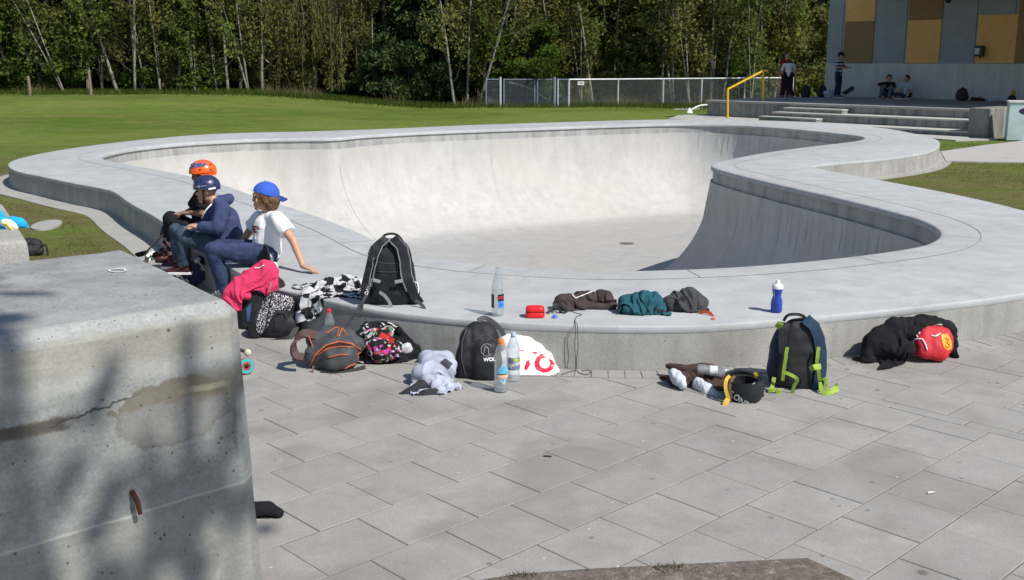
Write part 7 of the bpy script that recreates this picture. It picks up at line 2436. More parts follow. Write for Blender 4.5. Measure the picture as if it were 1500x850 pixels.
o = heap('pink_jacket', 'bright pink hooded jacket thrown over the blue and black backpack', 'jacket', M_PINK, Y2 - 0.10,
     [(334, 430, 358, 414, 9, 14, 0.0, 0.04), (358, 414, 392, 396, 15, 18, 0.04, 0.09), (366, 420, 396, 404, 12, 14, 0.02, 0.08), (346, 430, 362, 434, 9, 8, -0.02, -0.03)],
     fold=0.017, freq=7.5, seed=9, floor=0.16, slack=1.2, ext=(1.0, 1.05), wr=1.15)
S = Surf(o, Y2 - 0.1)
mb = MB(); mb.tube(S.line([(373, 393), (380, 393), (387, 389)], 0.004), 0.005, 6)
o2 = mb.build('drawcord', M_WLET, o, True)

# ---- check scarf over the rim
Y = P(500, 430, DZ).y
o = heap('check_scarf', 'black and grey check scarf draped over the rim left of the tall backpack', 'scarf', M_CHECK, Y, [(527, 417, 505, 412, 9, 10, 0.15, 0.2), (505, 412, 482, 416, 10, 10, 0.2, 0.15), (482, 416, 462, 425, 10, 9, 0.10, 0.06), (462, 425, 448, 433, 9, 8, 0.06, -0.03), (448, 434, 444, 456, 9, 9, -0.05, -0.08), (444, 456, 442, 486, 9, 9, -0.08, -0.12), (500, 418, 478, 424, 8, 7, 0.10, 0.06), (472, 424, 464, 436, 7, 5, -0.02, -0.06)], fold=0.012, freq=9, seed=11, floor=0.2, wall=wall_plane(-1.42, 7.17), ext=(1.05, 1.05), slack=1.22)

# ---- dark heap with zebra lining and the many-coloured bag
Y = P(565, 540, 0).y + 0.12
o = heap('jacket', 'black jacket with zebra-striped lining in a heap against the deck wall', 'jacket', M_BLKT, Y,
     [(520, 505, 545, 480, 14, 13, 0.12, 0.2), (545, 480, 585, 480, 12, 14, 0.2, 0.2), (585, 482, 605, 500, 13, 12, 0.18, 0.14), (600, 502, 628, 505, 12, 12, 0.14, 0.16), (515, 535, 545, 540, 9, 9, -0.02, -0.04), (545, 538, 590, 530, 9, 9, -0.04, -0.02), (590, 528, 606, 512, 10, 10, 0.0, 0.06), (530, 510, 590, 505, 14, 14, 0.12, 0.12)], fold=0.014, freq=8, seed=13, group='jackets lying around', wall=wall_plane(-0.8, 6.7), ext=(0.95, 0.62), slack=1.15)
Sj = Surf(o, Y)
ORIG[o.name] = V(o.location)
Sj.patch('zebra_lining', [(521, 480), (528, 470), (541, 466), (542, 474), (530, 480)], M_ZEBRA, o, 0.003)
Sj.patch('zebra_lining', [(555, 470), (574, 468), (576, 475), (560, 477)], M_ZEBRA, o, 0.003)
Sj.patch('zebra_lining', [(523, 531), (536, 526), (549, 533), (550, 537), (526, 539)], M_ZEBRA, o, 0.003)
r = heap('printed_bag', 'many-coloured patterned bag lying on the black zebra-lined jacket', 'bag', M_MULTI, Y - 0.03,
     [(540, 492, 565, 490, 11, 12, 0.1, 0.1), (545, 508, 575, 512, 15, 15, 0.03, 0.03), (555, 520, 575, 516, 11, 12, -0.02, -0.02), (572, 505, 580, 515, 9, 9, 0.02, 0.02)], fold=0.012, freq=9, seed=14, sheet=False)
S = Surf(r, Y - 0.03); ORIG[r.name] = V(r.location)
S.strap('red_flap', [(557, 490), (566, 495), (576, 501)], 0.035, mat('red_nylon', (0.55, 0.03, 0.025), 0.6), r, 0.006, 0.006)
o = heap('striped_pouch', 'small grey and white pouch with dark edge beside the colourful bag', 'pouch', mat('pouch_white', (0.55, 0.56, 0.60), 0.7, 0.3, 30), Y, [(588, 512, 597, 508, 6, 6, 0.0, 0.0), (594, 514, 600, 512, 5, 5, 0, 0)], fold=0.004, seed=2, sheet=False)
o = heap('rolled_shirt', 'white and grey patterned shirt rolled up behind the pale sweatshirt', 'shirt', pattern('roll_print', 'floral'), P(645, 520, 0).y + 0.3, [(630, 506, 650, 503, 7, 8), (650, 503, 668, 506, 8, 8), (640, 512, 668, 514, 8, 8, -0.05, -0.05)], fold=0.01, seed=15, sheet=False)
ORIG[o.name] = V(o.location)
# ---- pale sweatshirt
Y = P(630, 580, 0).y + 0.16
M_LILAC = cloth('pale_grey_fleece', (0.40, 0.43, 0.52), 0.10)
o = heap('sweatshirt', 'pale blue-grey sweatshirt with charcoal cuffs crumpled on the paving', 'sweatshirt', M_LILAC, Y,
     [(626, 526, 652, 526, 16, 17, 0.1, 0.1), (616, 546, 655, 540, 14, 17, 0.02, 0.04), (628, 560, 646, 562, 12, 16, -0.06, -0.06), (640, 566, 647, 577, 12, 8, -0.10, -0.14)], fold=0.022, freq=7, seed=16, st=(0.6, 1, 1.6), ext=(1.08, 1.0), slack=1.2, wr=1.2, shrink=0.68)
ORIG[o.name] = V(o.location)
S = Surf(o, Y)
S.patch('badge', [(645, 531), (652, 525), (663, 533), (657, 541)], mat('badge_dark', (0.05, 0.05, 0.06), 0.8), o, 0.004)
S.text('badge_lettering', 'NYC', 655, 532, 0.022, -0.5, M_WLET, o, 0.006) if False else None
M_CUFF = cloth('charcoal_knit', (0.035, 0.035, 0.042), 0.2)
for sg in ([(618, 566, 604, 574, 9, 8, -0.10, -0.13), (604, 574, 590, 580, 8, 5, -0.13, -0.15)], [(638, 576, 622, 580, 8, 8, -0.14, -0.16), (622, 580, 612, 583, 8, 6, -0.16, -0.17)]):
    heap('cuff', None, None, M_CUFF, Y, sg,  fold=0.008, freq=11, seed=17, sheet=False, root=o, part='cuff')

# ---- white bag with red letters
Y = P(775, 556, 0).y + 0.10
M_WBAG = mat('white_plastic', (0.80, 0.80, 0.79), 0.4, 0.04, 8, 0.1, 40)
o = heap('carrier_bag', 'white bag with large red letters leaning on the deck wall behind the bottles', 'bag', M_WBAG, Y,
     [(744, 503, 774, 504, 15, 12, 0.13, 0.13), (742, 532, 792, 530, 20, 21, 0.03, 0.05), (788, 520, 811, 544, 14, 9, 0.07, 0.0), (748, 548, 806, 549, 8, 6, -0.04, -0.05), (760, 515, 785, 515, 18, 15, 0.1, 0.1)], fold=0.006, freq=9, seed=19, sheet=False, crum=dict(grow=0.16, clamp=0.008, bend=0.4, iters=60, dirf=3.5))
ORIG[o.name] = V(o.location)
S = Surf(o, Y)
M_REDP = mat('red_print', (0.62, 0.02, 0.05), 0.5, 0.05)
S.text('lettering', 'VO', 787, 532, 0.150, -0.14, M_REDP, o, 0.003, bold=0.006)

# ---- bottles
def clear(name, tint, body=0.10, col=(0.75, 0.78, 0.8)):
    m, nt, b = NT(name)
    b.inputs['Base Color'].default_value = rgb(col); b.inputs['Roughness'].default_value = 0.35
    tr = node(nt, 'ShaderNodeBsdfTransparent', {'Color': rgb(tint)})
    gl = node(nt, 'ShaderNodeBsdfGlossy', {'Color': (1, 1, 1, 1), 'Roughness': 0.06})
    lw = node(nt, 'ShaderNodeLayerWeight', {'Blend': 0.35})
    f = math_(nt, 'ADD', math_(nt, 'MULTIPLY', lw.outputs['Facing'], 0.45), 0.06)
    m1 = node(nt, 'ShaderNodeMixShader', {0: body}); nt.links.new(tr.outputs[0], m1.inputs[1]); nt.links.new(b.outputs[0], m1.inputs[2])
    m2 = node(nt, 'ShaderNodeMixShader', {0: f}); nt.links.new(m1.outputs[0], m2.inputs[1]); nt.links.new(gl.outputs[0], m2.inputs[2])
    nt.links.new(m2.outputs[0], nt.nodes['Material Output'].inputs['Surface'])
    return m
M_CLEAR = clear('clear_plastic', (0.86, 0.90, 0.92), 0.13)
M_GLASS = clear('clear_glass', (0.86, 0.90, 0.92), 0.13)
M_CREASE = clear('creased_plastic', (0.86, 0.88, 0.92), 0.22)
def cyl_patch(mb, c, r, z0, z1, a0, a1, n=14):
    for i in range(n):
        t0, t1 = a0 + (a1 - a0) * i / n, a0 + (a1 - a0) * (i + 1) / n
        p = lambda t, z: (c[0] + r * math.cos(t), c[1] + r * math.sin(t), c[2] + z)
        mb.quad(p(t0, z0), p(t1, z0), p(t1, z1), p(t0, z1))
def cyl_text(name, txt, size, c, r, ang, z, m, parent, rot=0.0, **kw):
    def fn(x, y, d):
        X = x * math.cos(rot) - y * math.sin(rot); Yy = x * math.sin(rot) + y * math.cos(rot)
        a = ang + X / r
        return V((c[0] + (r + d) * math.cos(a), c[1] + (r + d) * math.sin(a), c[2] + z + Yy))
    return place_text(name, txt, size, fn, m, parent, depth=0.0003, **kw)
FA = -PI / 2
PB = [(0.0, 0.004), (0.026, 0.0), (0.040, 0.006), (0.0425, 0.02), (0.0425, 0.06), (0.0405, 0.065), (0.0405, 0.185), (0.0425, 0.19), (0.042, 0.205), (0.034, 0.235), (0.022, 0.268), (0.0145, 0.285), (0.0135, 0.30)]
def bottle(label, base, h, prof, m, capm, group='drink bottles', rscale=1.0):
    k = h / prof[-1][1]
    t = thing('bottle', label, 'bottle', base, group)
    base = V(base)
    mb = MB(); mb.lathe([(r_ * k * rscale, z * k) for r_, z in prof], base, 28); mb.build('body', m, t, True, 50)
    if capm:
        z = prof[-1][1] * k - 0.012 * k; rr = 0.0165 * k
        mb = MB(); mb.lathe([(rr, z), (rr, z + 0.018 * k), (rr * 0.9, z + 0.021 * k)], base, 20); mb.build('cap', capm, t, True, 40)
        mb = MB(); mb.lathe([(rr * 1.12, z - 0.010 * k), (rr * 1.12, z - 0.006 * k)], base, 20); mb.build('neck_ring', capm, t, True, 40)
    return t, base, k
# orange-capped water bottle in front
M_OCAP = mat('orange_cap', (0.80, 0.20, 0.02), 0.4, 0.05)
t, B, k = bottle('clear bottle with orange cap and blue diamond label, foremost on the paving', P(734, 573, 0.014), 0.305, PB, M_CLEAR, M_OCAP)
mb = MB()
n = 12
def diam(r, s, a0, z0):
    mb = MB()
    for i in range(-n, n):
        for sg in (1, -1):
            x0, x1 = i / n, (i + 1) / n
            f = lambda x: (1 - abs(x)) * s
            p = lambda x, y: (B.x + r * math.cos(a0 + x * s * 0.75 / r), B.y + r * math.sin(a0 + x * s * 0.75 / r), B.z + z0 + y)
            mb.quad(p(x0, 0), p(x1, 0), p(x1, sg * f(x1)), p(x0, sg * f(x0)))
    return mb
diam(0.0418 * k, 0.062, FA + 0.35, 0.115 * k).build('label_border', mat('label_pale', (0.45, 0.75, 0.80), 0.5), t)
diam(0.0422 * k, 0.056, FA + 0.35, 0.117 * k).build('label', mat('label_blue', (0.10, 0.42, 0.62), 0.5, 0.25, 40), t)
mb = MB(); cyl_patch(mb, B, 0.0426 * k, 0.085 * k, 0.112 * k, FA - 0.35, FA + 1.05); mb.build('label_band', mat('label_orange', (0.78, 0.26, 0.04), 0.5, 0.2, 60), t)
mb = MB(); cyl_patch(mb, B, 0.0428 * k, 0.108 * k, 0.114 * k, FA - 0.5, FA + 1.0); mb.build('label_band', mat('label_brown', (0.10, 0.05, 0.04), 0.5), t)
cyl_text('lettering', 'ORANGE', 0.020, B, 0.0429 * k, FA + 0.36, 0.098 * k, M_WLET, t, bold=0.0004)
mb = MB(); mb.lathe([(0.001, 0.004), (0.038 * k, 0.006), (0.0405 * k, 0.02), (0.0405 * k, 0.045)], B, 24); mb.build('water', clear('water', (0.80, 0.86, 0.84), 0.08), t, True, 50)
# second bottle behind it
t, B, k = bottle('creased clear bottle with lemon and lime label, just behind the orange-capped one', P(752, 557, 0.014), 0.29, PB, M_CREASE, mat('pale_cap', (0.42, 0.47, 0.56), 0.4, 0.06))
mb = MB(); cyl_patch(mb, B, 0.0412 * k, 0.075 * k, 0.155 * k, FA - 1.5, FA + 1.5, 20); mb.build('label', mat('label_grey_blue', (0.17, 0.18, 0.27), 0.4, 0.35, 40), t)
cyl_text('lettering', 'Sprite', 0.038, B, 0.0416 * k, FA + 0.12, 0.112 * k, M_WLET, t, rot=0.22, bold=0.0006)
mb = MB()
for cx, cz, rr, in ((0.30, 0.143, 0.012), (0.62, 0.140, 0.010)):
    for i in range(10):
        a0, a1 = 2 * PI * i / 10, 2 * PI * (i + 1) / 10
        p = lambda a, q: (B.x + 0.0417 * k * math.cos(FA + cx + q * math.cos(a) / 0.042), B.y + 0.0417 * k * math.sin(FA + cx + q * math.cos(a) / 0.042), B.z + cz * k + q * math.sin(a))
        mb.quad(p(a0, 0), p(a0, rr), p(a1, rr), p(a1, 0))
mb.build('lemon_print', mat('lemon_lime', (0.42, 0.58, 0.06), 0.5, 0.2, 60), t)
# tall bottle on the deck
PT = [(0.0, 0.006), (0.030, 0.0), (0.039, 0.008), (0.040, 0.02), (0.040, 0.165), (0.036, 0.195), (0.026, 0.235), (0.016, 0.272), (0.0135, 0.285), (0.0135, 0.292), (0.0155, 0.294), (0.0155, 0.300), (0.0135, 0.302), (0.0135, 0.310)]
t, B, k = bottle('tall uncapped clear bottle with dark and blue label standing on the deck rim', P(729, 462, DZ + 0.002), 0.312, PT, M_GLASS, None)
M_LBLK = mat('label_black', (0.016, 0.014, 0.018), 0.4)
mb = MB(); cyl_patch(mb, B, 0.0406, 0.055, 0.145, FA - 1.45, FA - 0.55); mb.build('label', mat('label_small_print', (0.07, 0.065, 0.07), 0.5, 0.6, 200), t)
mb = MB(); cyl_patch(mb, B, 0.0406, 0.100, 0.145, FA + 0.05, FA + 1.5); mb.build('label', M_LBLK, t)
mb = MB(); cyl_patch(mb, B, 0.0406, 0.055, 0.0995, FA + 0.05, FA + 1.5); mb.build('label', mat('label_bright_blue', (0.08, 0.25, 0.68), 0.4, 0.3, 50), t)
cyl_text('lettering', 'COLA', 0.024, B, 0.0409, FA + 0.62, 0.123, mat('label_red', (0.65, 0.05, 0.04), 0.5), t, bold=0.001)
cyl_text('lettering', '1', 0.030, B, 0.0409, FA + 0.55, 0.077, M_LBLK, t, bold=0.001)
# red-capped bottle behind the grey pack
t, B, k = bottle('clear bottle with red cap and red label standing behind the grey pack', P(484, 507, 0.014), 0.25, PB, M_CLEAR, mat('red_cap', (0.65, 0.03, 0.03), 0.4, 0.05))
B0 = B
mb = MB(); cyl_patch(mb, B, 0.0412 * k, 0.085 * k, 0.175 * k, FA - 1.6, FA + 1.6, 20); mb.build('label', mat('label_plain_red', (0.55, 0.03, 0.03), 0.45, 0.15, 40), t)
# lying bottle on the brown jacket
A, E_ = PY(1021, 541, 6.02), PY(1076, 546, 5.99)
d = (E_ - A).normalized(); x_, y_, z_ = frame_from(d); Rl = Matrix((x_, d.cross(x_), d)).transposed()
t = thing('bottle', 'empty clear bottle with red cap lying on the brown jacket', 'bottle', A, 'drink bottles')
k = (E_ - A).length / 0.30 * 1.02
mb = MB(); mb.lathe([(r_ * k, z * k) for r_, z in PB], A, 26, Rl); mb.build('body', M_CREASE, t, True, 50)
mb = MB(); mb.lathe([(0.0175 * k, 0.283 * k), (0.0175 * k, 0.306 * k), (0.015 * k, 0.309 * k)], A, 18, Rl); mb.build('cap', MATS['red_cap'], t, True, 40)
mb = MB(); mb.lathe([(0.0412 * k, 0.10 * k), (0.0412 * k, 0.16 * k)], A, 26, Rl)
mb.f = mb.f[:-2]; mb.mi = mb.mi[:-2]; mb.build('label', mat('label_silver', (0.62, 0.64, 0.68), 0.4, 0.2, 30), t, True, 50)
# blue and white squeeze bottle
PS = [(0.0, 0.003), (0.030, 0.0), (0.036, 0.006), (0.036, 0.065), (0.034, 0.085), (0.027, 0.105), (0.026, 0.115), (0.031, 0.135), (0.034, 0.150), (0.034, 0.158)]
B = P(1137, 457, DZ + 0.002)
t = thing('squeeze_bottle', 'blue waisted sports bottle with white lid standing on the deck', 'bottle', B, 'drink bottles')
mb = MB(); mb.lathe([(r_ * 1.02, z) for r_, z in PS], B, 28); mb.build('body', mat('sport_blue', (0.025, 0.055, 0.36), 0.35, 0.06), t, True, 50)
mb = MB(); mb.lathe([(0.036, 0.156), (0.037, 0.172), (0.030, 0.184), (0.016, 0.190), (0.014, 0.204), (0.010, 0.212)], B, 24); mb.build('lid', M_WLET, t, True, 40)
for a in (FA - 1.15, FA + 1.15):
    mb = MB()
    zz = [(0.062, 0.037), (0.085, 0.0352), (0.105, 0.0285), (0.115, 0.0275), (0.135, 0.0325), (0.150, 0.0355)]
    for (z0, r0), (z1, r1) in zip(zz[:-1], zz[1:]):
        wd = 0.35
        p = lambda r_, z, q: (B.x + r_ * math.cos(a + q), B.y + r_ * math.sin(a + q), B.z + z)
        mb.quad(p(r0, z0, -wd), p(r0, z0, wd), p(r1, z1, wd), p(r1, z1, -wd))
    mb.build('grip_panel', M_WLET, t, True)

# ---- red lunch box, strap tangle, blue cap, cord
B = P(784, 467, DZ)
t = thing('lunch_box', 'small glossy red lunch box on the deck rim', 'box', B)
M_RBOX = mat('red_plastic', (0.72, 0.012, 0.018), 0.35, 0.05, spec=0.5)
b = Blob(); b.sup(B + V((0, 0.045, 0.019)), (0.062, 0.045, 0.021), None, 5.0, 1.0); b.build('tray', M_RBOX, t, vox=0.004, smooth=2)
b = Blob(); b.sup(B + V((0, 0.045, 0.054)), (0.062, 0.045, 0.019), None, 4.0, 0.94); b.build('lid', M_RBOX, t, vox=0.004, smooth=2)
mb = MB(); mb.box(B + V((0, 0.045, 0.037)), (0.118, 0.083, 0.004)); mb.build('seam', mat('dark_red', (0.25, 0.005, 0.008), 0.5), t)
B = P(815, 460, DZ)
t = thing('strap_tangle', 'small tangle of black straps between lunch box and brown jacket', 'straps', B)
for pts in ([(802, 461, 0), (806, 453, .02), (812, 449, .05), (818, 451, .05), (822, 458, .02), (828, 460, 0)], [(808, 460, .03), (812, 447, .08), (820, 447, .09), (829, 455, .06), (827, 462, .0)], [(803, 463, -0.01), (812, 460, 0.02), (824, 461, 0.01), (829, 458, 0.03)]):
    free_strap('strap', [(x, y_, d) for x, y_, d in pts], B.y, 0.017, M_WEBB, t, 0.006)
B = P(813, 466, DZ)
t = thing('blue_stopper', 'bright blue bottle cap lying by the black straps', 'bottle cap', B)
mb = MB(); mb.lathe([(0.0165, 0.0), (0.017, 0.002), (0.017, 0.016), (0.014, 0.019)], B, 18); mb.build('cap', mat('cap_blue', (0.09, 0.22, 0.70), 0.4, 0.05), t, True, 40)
mb = MB(); mb.lathe([(0.019, 0.0005), (0.019, 0.003)], B, 18); mb.build('ring', mat('cap_ring', (0.2, 0.35, 0.75), 0.4), t)
q = [P(829, 453, DZ + .004), P(842, 458, DZ + .004), P(852, 461, DZ + .004), P(845, 464, DZ + .004), P(842, 470, DZ + .004)]
ed = P(843, 476.5, DZ + .006)
t = thing('thin_cable', 'thin black cable hanging from the deck rim and coiled on the paving', 'cable', P(848, 545))
def cable_path(dx, k):
    e = ed + V((dx, 0, 0)); ww = e - V((0, 0.012, 0))
    return [tuple(v) for v in q] + [tuple(e), tuple(ww - V((0, 0.004, 0.03))), tuple(ww + V((-0.004 * k, -0.004, -0.13))), tuple(ww + V((0.003 * k, -0.003, -0.22))), tuple(ww + V((0.0, -0.008, -0.284)))]
mb = MB(); mb.tube(spline(cable_path(0.0, 1) + [tuple(P(x, y_, 0.022)) for x, y_ in ((842, 543), (830, 546), (822, 549))], 0.012, False), 0.0020, 6); mb.build('lead', M_WEBB, t, True)
mb = MB(); mb.tube(spline(cable_path(0.012, -1.2)[4:] + [tuple(P(x, y_, 0.022)) for x, y_ in ((848, 546), (858, 549), (865, 546), (862, 542), (852, 543))], 0.012, False), 0.0020, 6); mb.build('lead', M_WEBB, t, True)

# ---- jackets on the deck
Y = P(860, 458, DZ).y + 0.10
o = heap('jacket', 'dark brown jacket with white zip crumpled on the deck beside the teal one', 'jacket', cloth('brown_nylon', (0.062, 0.044, 0.044), 0.2), Y,
     [(820, 440, 850, 440, 8, 10, 0.0, 0.04), (850, 438, 885, 438, 11, 12, 0.06, 0.08), (884, 436, 897, 448, 11, 9, 0.06, 0.0), (850, 449, 890, 450, 7, 8, 0.0, 0.0), (880, 430, 888, 430, 6, 6, 0.1, 0.1)], fold=0.016, freq=8, seed=21, floor=DZ + 0.003, st=(1.5, 1, 0.9), group='jackets lying around')
ORIG[o.name] = V(o.location)
Surf(o, Y).tube('zip', [(838, 432), (843, 437), (856, 432), (868, 427)], 0.004, M_WLET, o, 0.003)
Y = P(945, 465, DZ).y + 0.12
o = heap('jacket', 'teal jacket bundled on the deck between the brown jacket and the grey hoodie', 'jacket', cloth('teal_nylon', (0.022, 0.088, 0.118), 0.18), Y,
     [(916, 442, 940, 436, 10, 11, 0.02, 0.04), (940, 436, 962, 440, 11, 10, 0.06, 0.06), (918, 452, 968, 456, 10, 8, -0.04, -0.02), (930, 444, 960, 446, 13, 12, 0.0, 0.0)], fold=0.017, freq=7.5, seed=23, floor=DZ + 0.003, group='jackets lying around')
ORIG[o.name] = V(o.location)
Sx = Surf(o, Y)
Sx.tube('zip', [(937, 426), (938, 436), (945, 447), (952, 457)], 0.004, mat('teal_dark', (0.008, 0.03, 0.05), 0.7), o, 0.003)
Sx.strap('webbing', [(958, 452), (972, 457), (985, 456)], 0.02, M_WEBB, o, 0.004, 0.004)
Y = P(1003, 461, DZ).y + 0.10
o = heap('hoodie', 'charcoal grey hoodie bundled on the deck right of the teal jacket', 'hoodie', cloth('charcoal_fleece', (0.060, 0.060, 0.062), 0.15), Y,
     [(980, 442, 1010, 434, 11, 13, 0.02, 0.06), (1010, 434, 1026, 444, 13, 11, 0.06, 0.02), (985, 452, 1025, 450, 8, 9, 0.0, 0.0), (975, 446, 985, 440, 8, 9, 0.02, 0.02), (1000, 446, 1020, 444, 13, 13, 0.0, 0.0)], fold=0.016, freq=7, seed=25, floor=DZ + 0.003)
ORIG[o.name] = V(o.location)
Sx = Surf(o, Y)
Sx.patch('hood_opening', [(994, 437), (1001, 434), (1006, 438), (1002, 442), (995, 441)], M_BLACKF, o, 0.002)
t = thing('lanyard', 'short red and orange strap end poking from under the grey hoodie', 'strap', P(1040, 462, DZ))
free_strap('strap', [(1024, 458, 0.02), (1032, 457, 0.0), (1040, 459, -0.02), (1045, 466, -0.06)], P(1035, 461, DZ).y, 0.022, mat('strap_red', (0.50, 0.075, 0.035), 0.7), t, 0.005)
mb = MB(); mb.box(P(1045, 467, DZ + 0.006), (0.02, 0.022, 0.008), 0.3); mb.build('clip', mat('clip_orange', (0.65, 0.14, 0.06), 0.5), t)

# ---- brown jacket on the paving with pale sleeves, helmet
Y = P(1020, 585, 0).y + 0.22
M_BRWN = cloth('brown_fleece', (0.062, 0.038, 0.033), 0.2)
o = heap('jacket', 'brown jacket with pale lining spread on the paving beside the black helmet', 'jacket', M_BRWN, Y,
     [(978, 536, 1000, 540, 5, 9, 0.16, 0.12), (995, 542, 1035, 538, 9, 9, 0.12, 0.2), (1000, 552, 1055, 552, 9, 9, 0.02, 0.1), (1020, 562, 1060, 566, 8, 8, -0.02, 0.0), (985, 546, 990, 556, 7, 7, 0.08, 0.0), (1035, 540, 1060, 548, 8, 8, 0.18, 0.16)], fold=0.015, freq=7, seed=27, group='jackets lying around')
ORIG[o.name] = V(o.location)
M_LIN = cloth('pale_lining', (0.52, 0.55, 0.60), 0.08)
for sg in ([(988, 548, 994, 556, 8, 9, 0.0, -0.04), (994, 556, 1000, 564, 9, 5, -0.04, -0.09)], [(1022, 562, 1036, 572, 8, 10, -0.06, -0.12), (1036, 572, 1050, 584, 10, 6, -0.12, -0.17)]):
    heap('lining', None, None, M_LIN, Y, sg,  fold=0.011, freq=17, st=(1.4, 0.5, 0.6), seed=28, sheet=False, vox=0.005, smooth=3, root=o, part='lining')
hc = PY(1090, 563, P(1090, 596, 0).y + 0.11)
r = thing('helmet', 'black skate helmet with yellow straps upturned on the paving', 'helmet', P(1090, 594))
M_MATB = mat('matt_black_shell', (0.016, 0.018, 0.022), 0.5, 0.15, 10, spec=0.4)
w, R = hframe(hc, (0.55, -0.84, 0.05), (0.26, -0.30, -1))
g = (0.122, 0.108, 0.138, (0, 0, 0.0))
hm = dome('shell', w, R, *g[:3], g[3], lambda a, b: -0.035 - 0.02 * float(smoothstep(0.0, -0.09, a)), M_MATB, r, 0.018, edge=0.02)
b = Blob(); b.ell(w(0, 0, 0.012), (0.098, 0.082, 0.088), R)
dome('foam_liner', w, R, 0.103, 0.090, 0.118, (0, 0, 0), lambda a, b: -0.030, M_BLACKF, r, 0.02)
for az, el in ((0.9, 0.35), (-0.5, 0.42), (-1.4, 0.3), (0.15, 0.7), (-2.4, 0.4), (1.9, 0.4)):
    mb = Blob(); mb.ell(on_dome(w, *g, az, el, -0.002), (0.0095,) * 3); ORIG.setdefault(hm.name, ORIG[r.name]); link('vent', mb.mb.mesh(), hm, M_BLACKF, True)
M_YST = nylon('yellow_webbing', (0.60, 0.40, 0.045))
free_strap('chin_strap', [(1069, 551, 0.02), (1064, 557, -0.04), (1063, 570, -0.07), (1067, 585, -0.09), (1064, 590, -0.1)], hc.y, 0.020, M_YST, r)
free_strap('chin_strap', [(1076, 551, 0.0), (1070, 562, -0.06), (1069, 578, -0.08), (1070, 588, -0.09)], hc.y, 0.016, nylon('brown_webbing', (0.12, 0.07, 0.02)), r)
free_strap('chin_strap', [(1066, 585, -0.1), (1063, 591, -0.12), (1061, 597, -0.13)], hc.y, 0.028, M_YST, r, 0.008)
free_strap('chin_strap', [(1105, 546, 0.03), (1108, 549, 0.0), (1108, 555, 0.02)], hc.y, 0.020, M_YST, r)
S = Surf(hm, hc.y)
S.text('lettering', 'S.ONE', 1082, 585, 0.045, -0.62, M_WLET, r, 0.002, bold=0.0012)
mb = MB(); mb.tube(S.line([(1103 + 2.4 * math.cos(a), 560 + 2.6 * math.sin(a)) for a in np.linspace(0, 2 * PI, 9)], 0.001, 1), 0.0022, 5); mb.build('emblem', M_WLET, r)

# ---- black jacket and red bag at the right
Y = 6.50
o = heap('jacket', 'black jacket heaped against the deck wall under the red bag', 'jacket', M_BLKT, Y,
     [(1276, 499, 1308, 484, 14, 17, 0.02, 0.05), (1308, 482, 1355, 474, 17, 15, 0.05, 0.10), (1355, 474, 1386, 482, 14, 15, 0.10, 0.14), (1386, 484, 1399, 506, 13, 7, 0.14, 0.12), (1280, 508, 1330, 512, 10, 14, 0.0, -0.02), (1320, 500, 1370, 494, 17, 15, 0.10, 0.13), (1312, 523, 1322, 523, 5, 5, 0.0, 0.0)], fold=0.016, freq=7, seed=31, group='jackets lying around', wall=wall_plane(2.4, 6.7), slack=1.5, ext=(0.95, 0.9))
ORIG[o.name] = V(o.location)
Yr = 6.50
r = thing('sports_bag', 'red sports backpack with yellow crest lying on the black jacket', 'bag', P(1362, 524))
M_REDN = nylon('red_bag_nylon', (0.52, 0.022, 0.035))
b = Blob()
b.sup(PY(1366, 499, Yr + 0.05), (0.135, 0.075, 0.100), Matrix.Rotation(0.28, 3, 'Y') @ Matrix.Rotation(-0.55, 3, 'X'), 3.4, 0.84)
b.sup(PY(1364, 512, Yr + 0.01), (0.120, 0.075, 0.060), Matrix.Rotation(0.16, 3, 'Y'), 3.0, 0.85)
bod = b.build('bag_body', M_REDN, r, vox=0.0065, smooth=3, fold=0.012, freq=12, st=(1.2, 1, 0.5), seed=33, floor=0.014, crum=dict(grow=0.3, clamp=0.016, bend=0.4, iters=70, dirf=4.0))
S = Surf(bod, Yr)
M_GOLD = mat('gold_print', (0.75, 0.32, 0.015), 0.5, 0.15, 30)
S.patch('crest', [(1379, 490), (1388, 489), (1394, 500), (1394, 511), (1388, 514), (1382, 508), (1379, 498)], M_GOLD, r, 0.003)
S.tube('crest_line', [(1384, 496), (1389, 497), (1387, 503), (1391, 506), (1387, 510), (1384, 506)], 0.003, mat('crest_red', (0.45, 0.06, 0.01), 0.6), r, 0.004)
S.tube('piping', [(1329, 476), (1336, 478), (1341, 487), (1344, 494)], 0.005, M_WLET, r, 0.004)
S.tube('piping', [(1334, 503), (1341, 497), (1351, 497), (1356, 506), (1358, 513)], 0.005, M_WLET, r, 0.004)
S.tube('zip_pull', [(1364, 492), (1370, 493), (1377, 489)], 0.005, M_WLET, r, 0.004)
S.patch('tag', [(1343, 482), (1348, 480), (1349, 487), (1345, 487)], M_WLET, r, 0.003)
q = S.pt(1375.5, 477.5, 0.004); mb = MB(); mb.lathe([(0.018, 0), (0.020, 0.003), (0.015, 0.007)], q, 14, Matrix.Rotation(-0.5, 3, 'X')); mb.build('button', M_WLET, r, True, 40)

# ---- black shoe behind the block
Bp = P(400, 757, 0.014)
t = thing('canvas_shoe', 'black shoe tip showing behind the right edge of the big block', 'shoe', Bp)
b = Blob(); b.cap(PY(345, 752, Bp.y + .02), PY(392, 747, Bp.y + 0.02), 0.045, 0.036); b.cap(PY(392, 748, Bp.y + 0.02), PY(407, 752, Bp.y), 0.036, 0.024)
b.build('upper', M_BLKT, t, vox=0.006, smooth=4, fold=0.004, freq=14, floor=0.022)
mb = MB(); mb.tube([PY(350, 763, Bp.y), PY(395, 762, Bp.y), PY(413, 757, Bp.y + .02)], [0.02, 0.02, 0.008], 8); mb.build('sole', M_BLACKF, t, True)

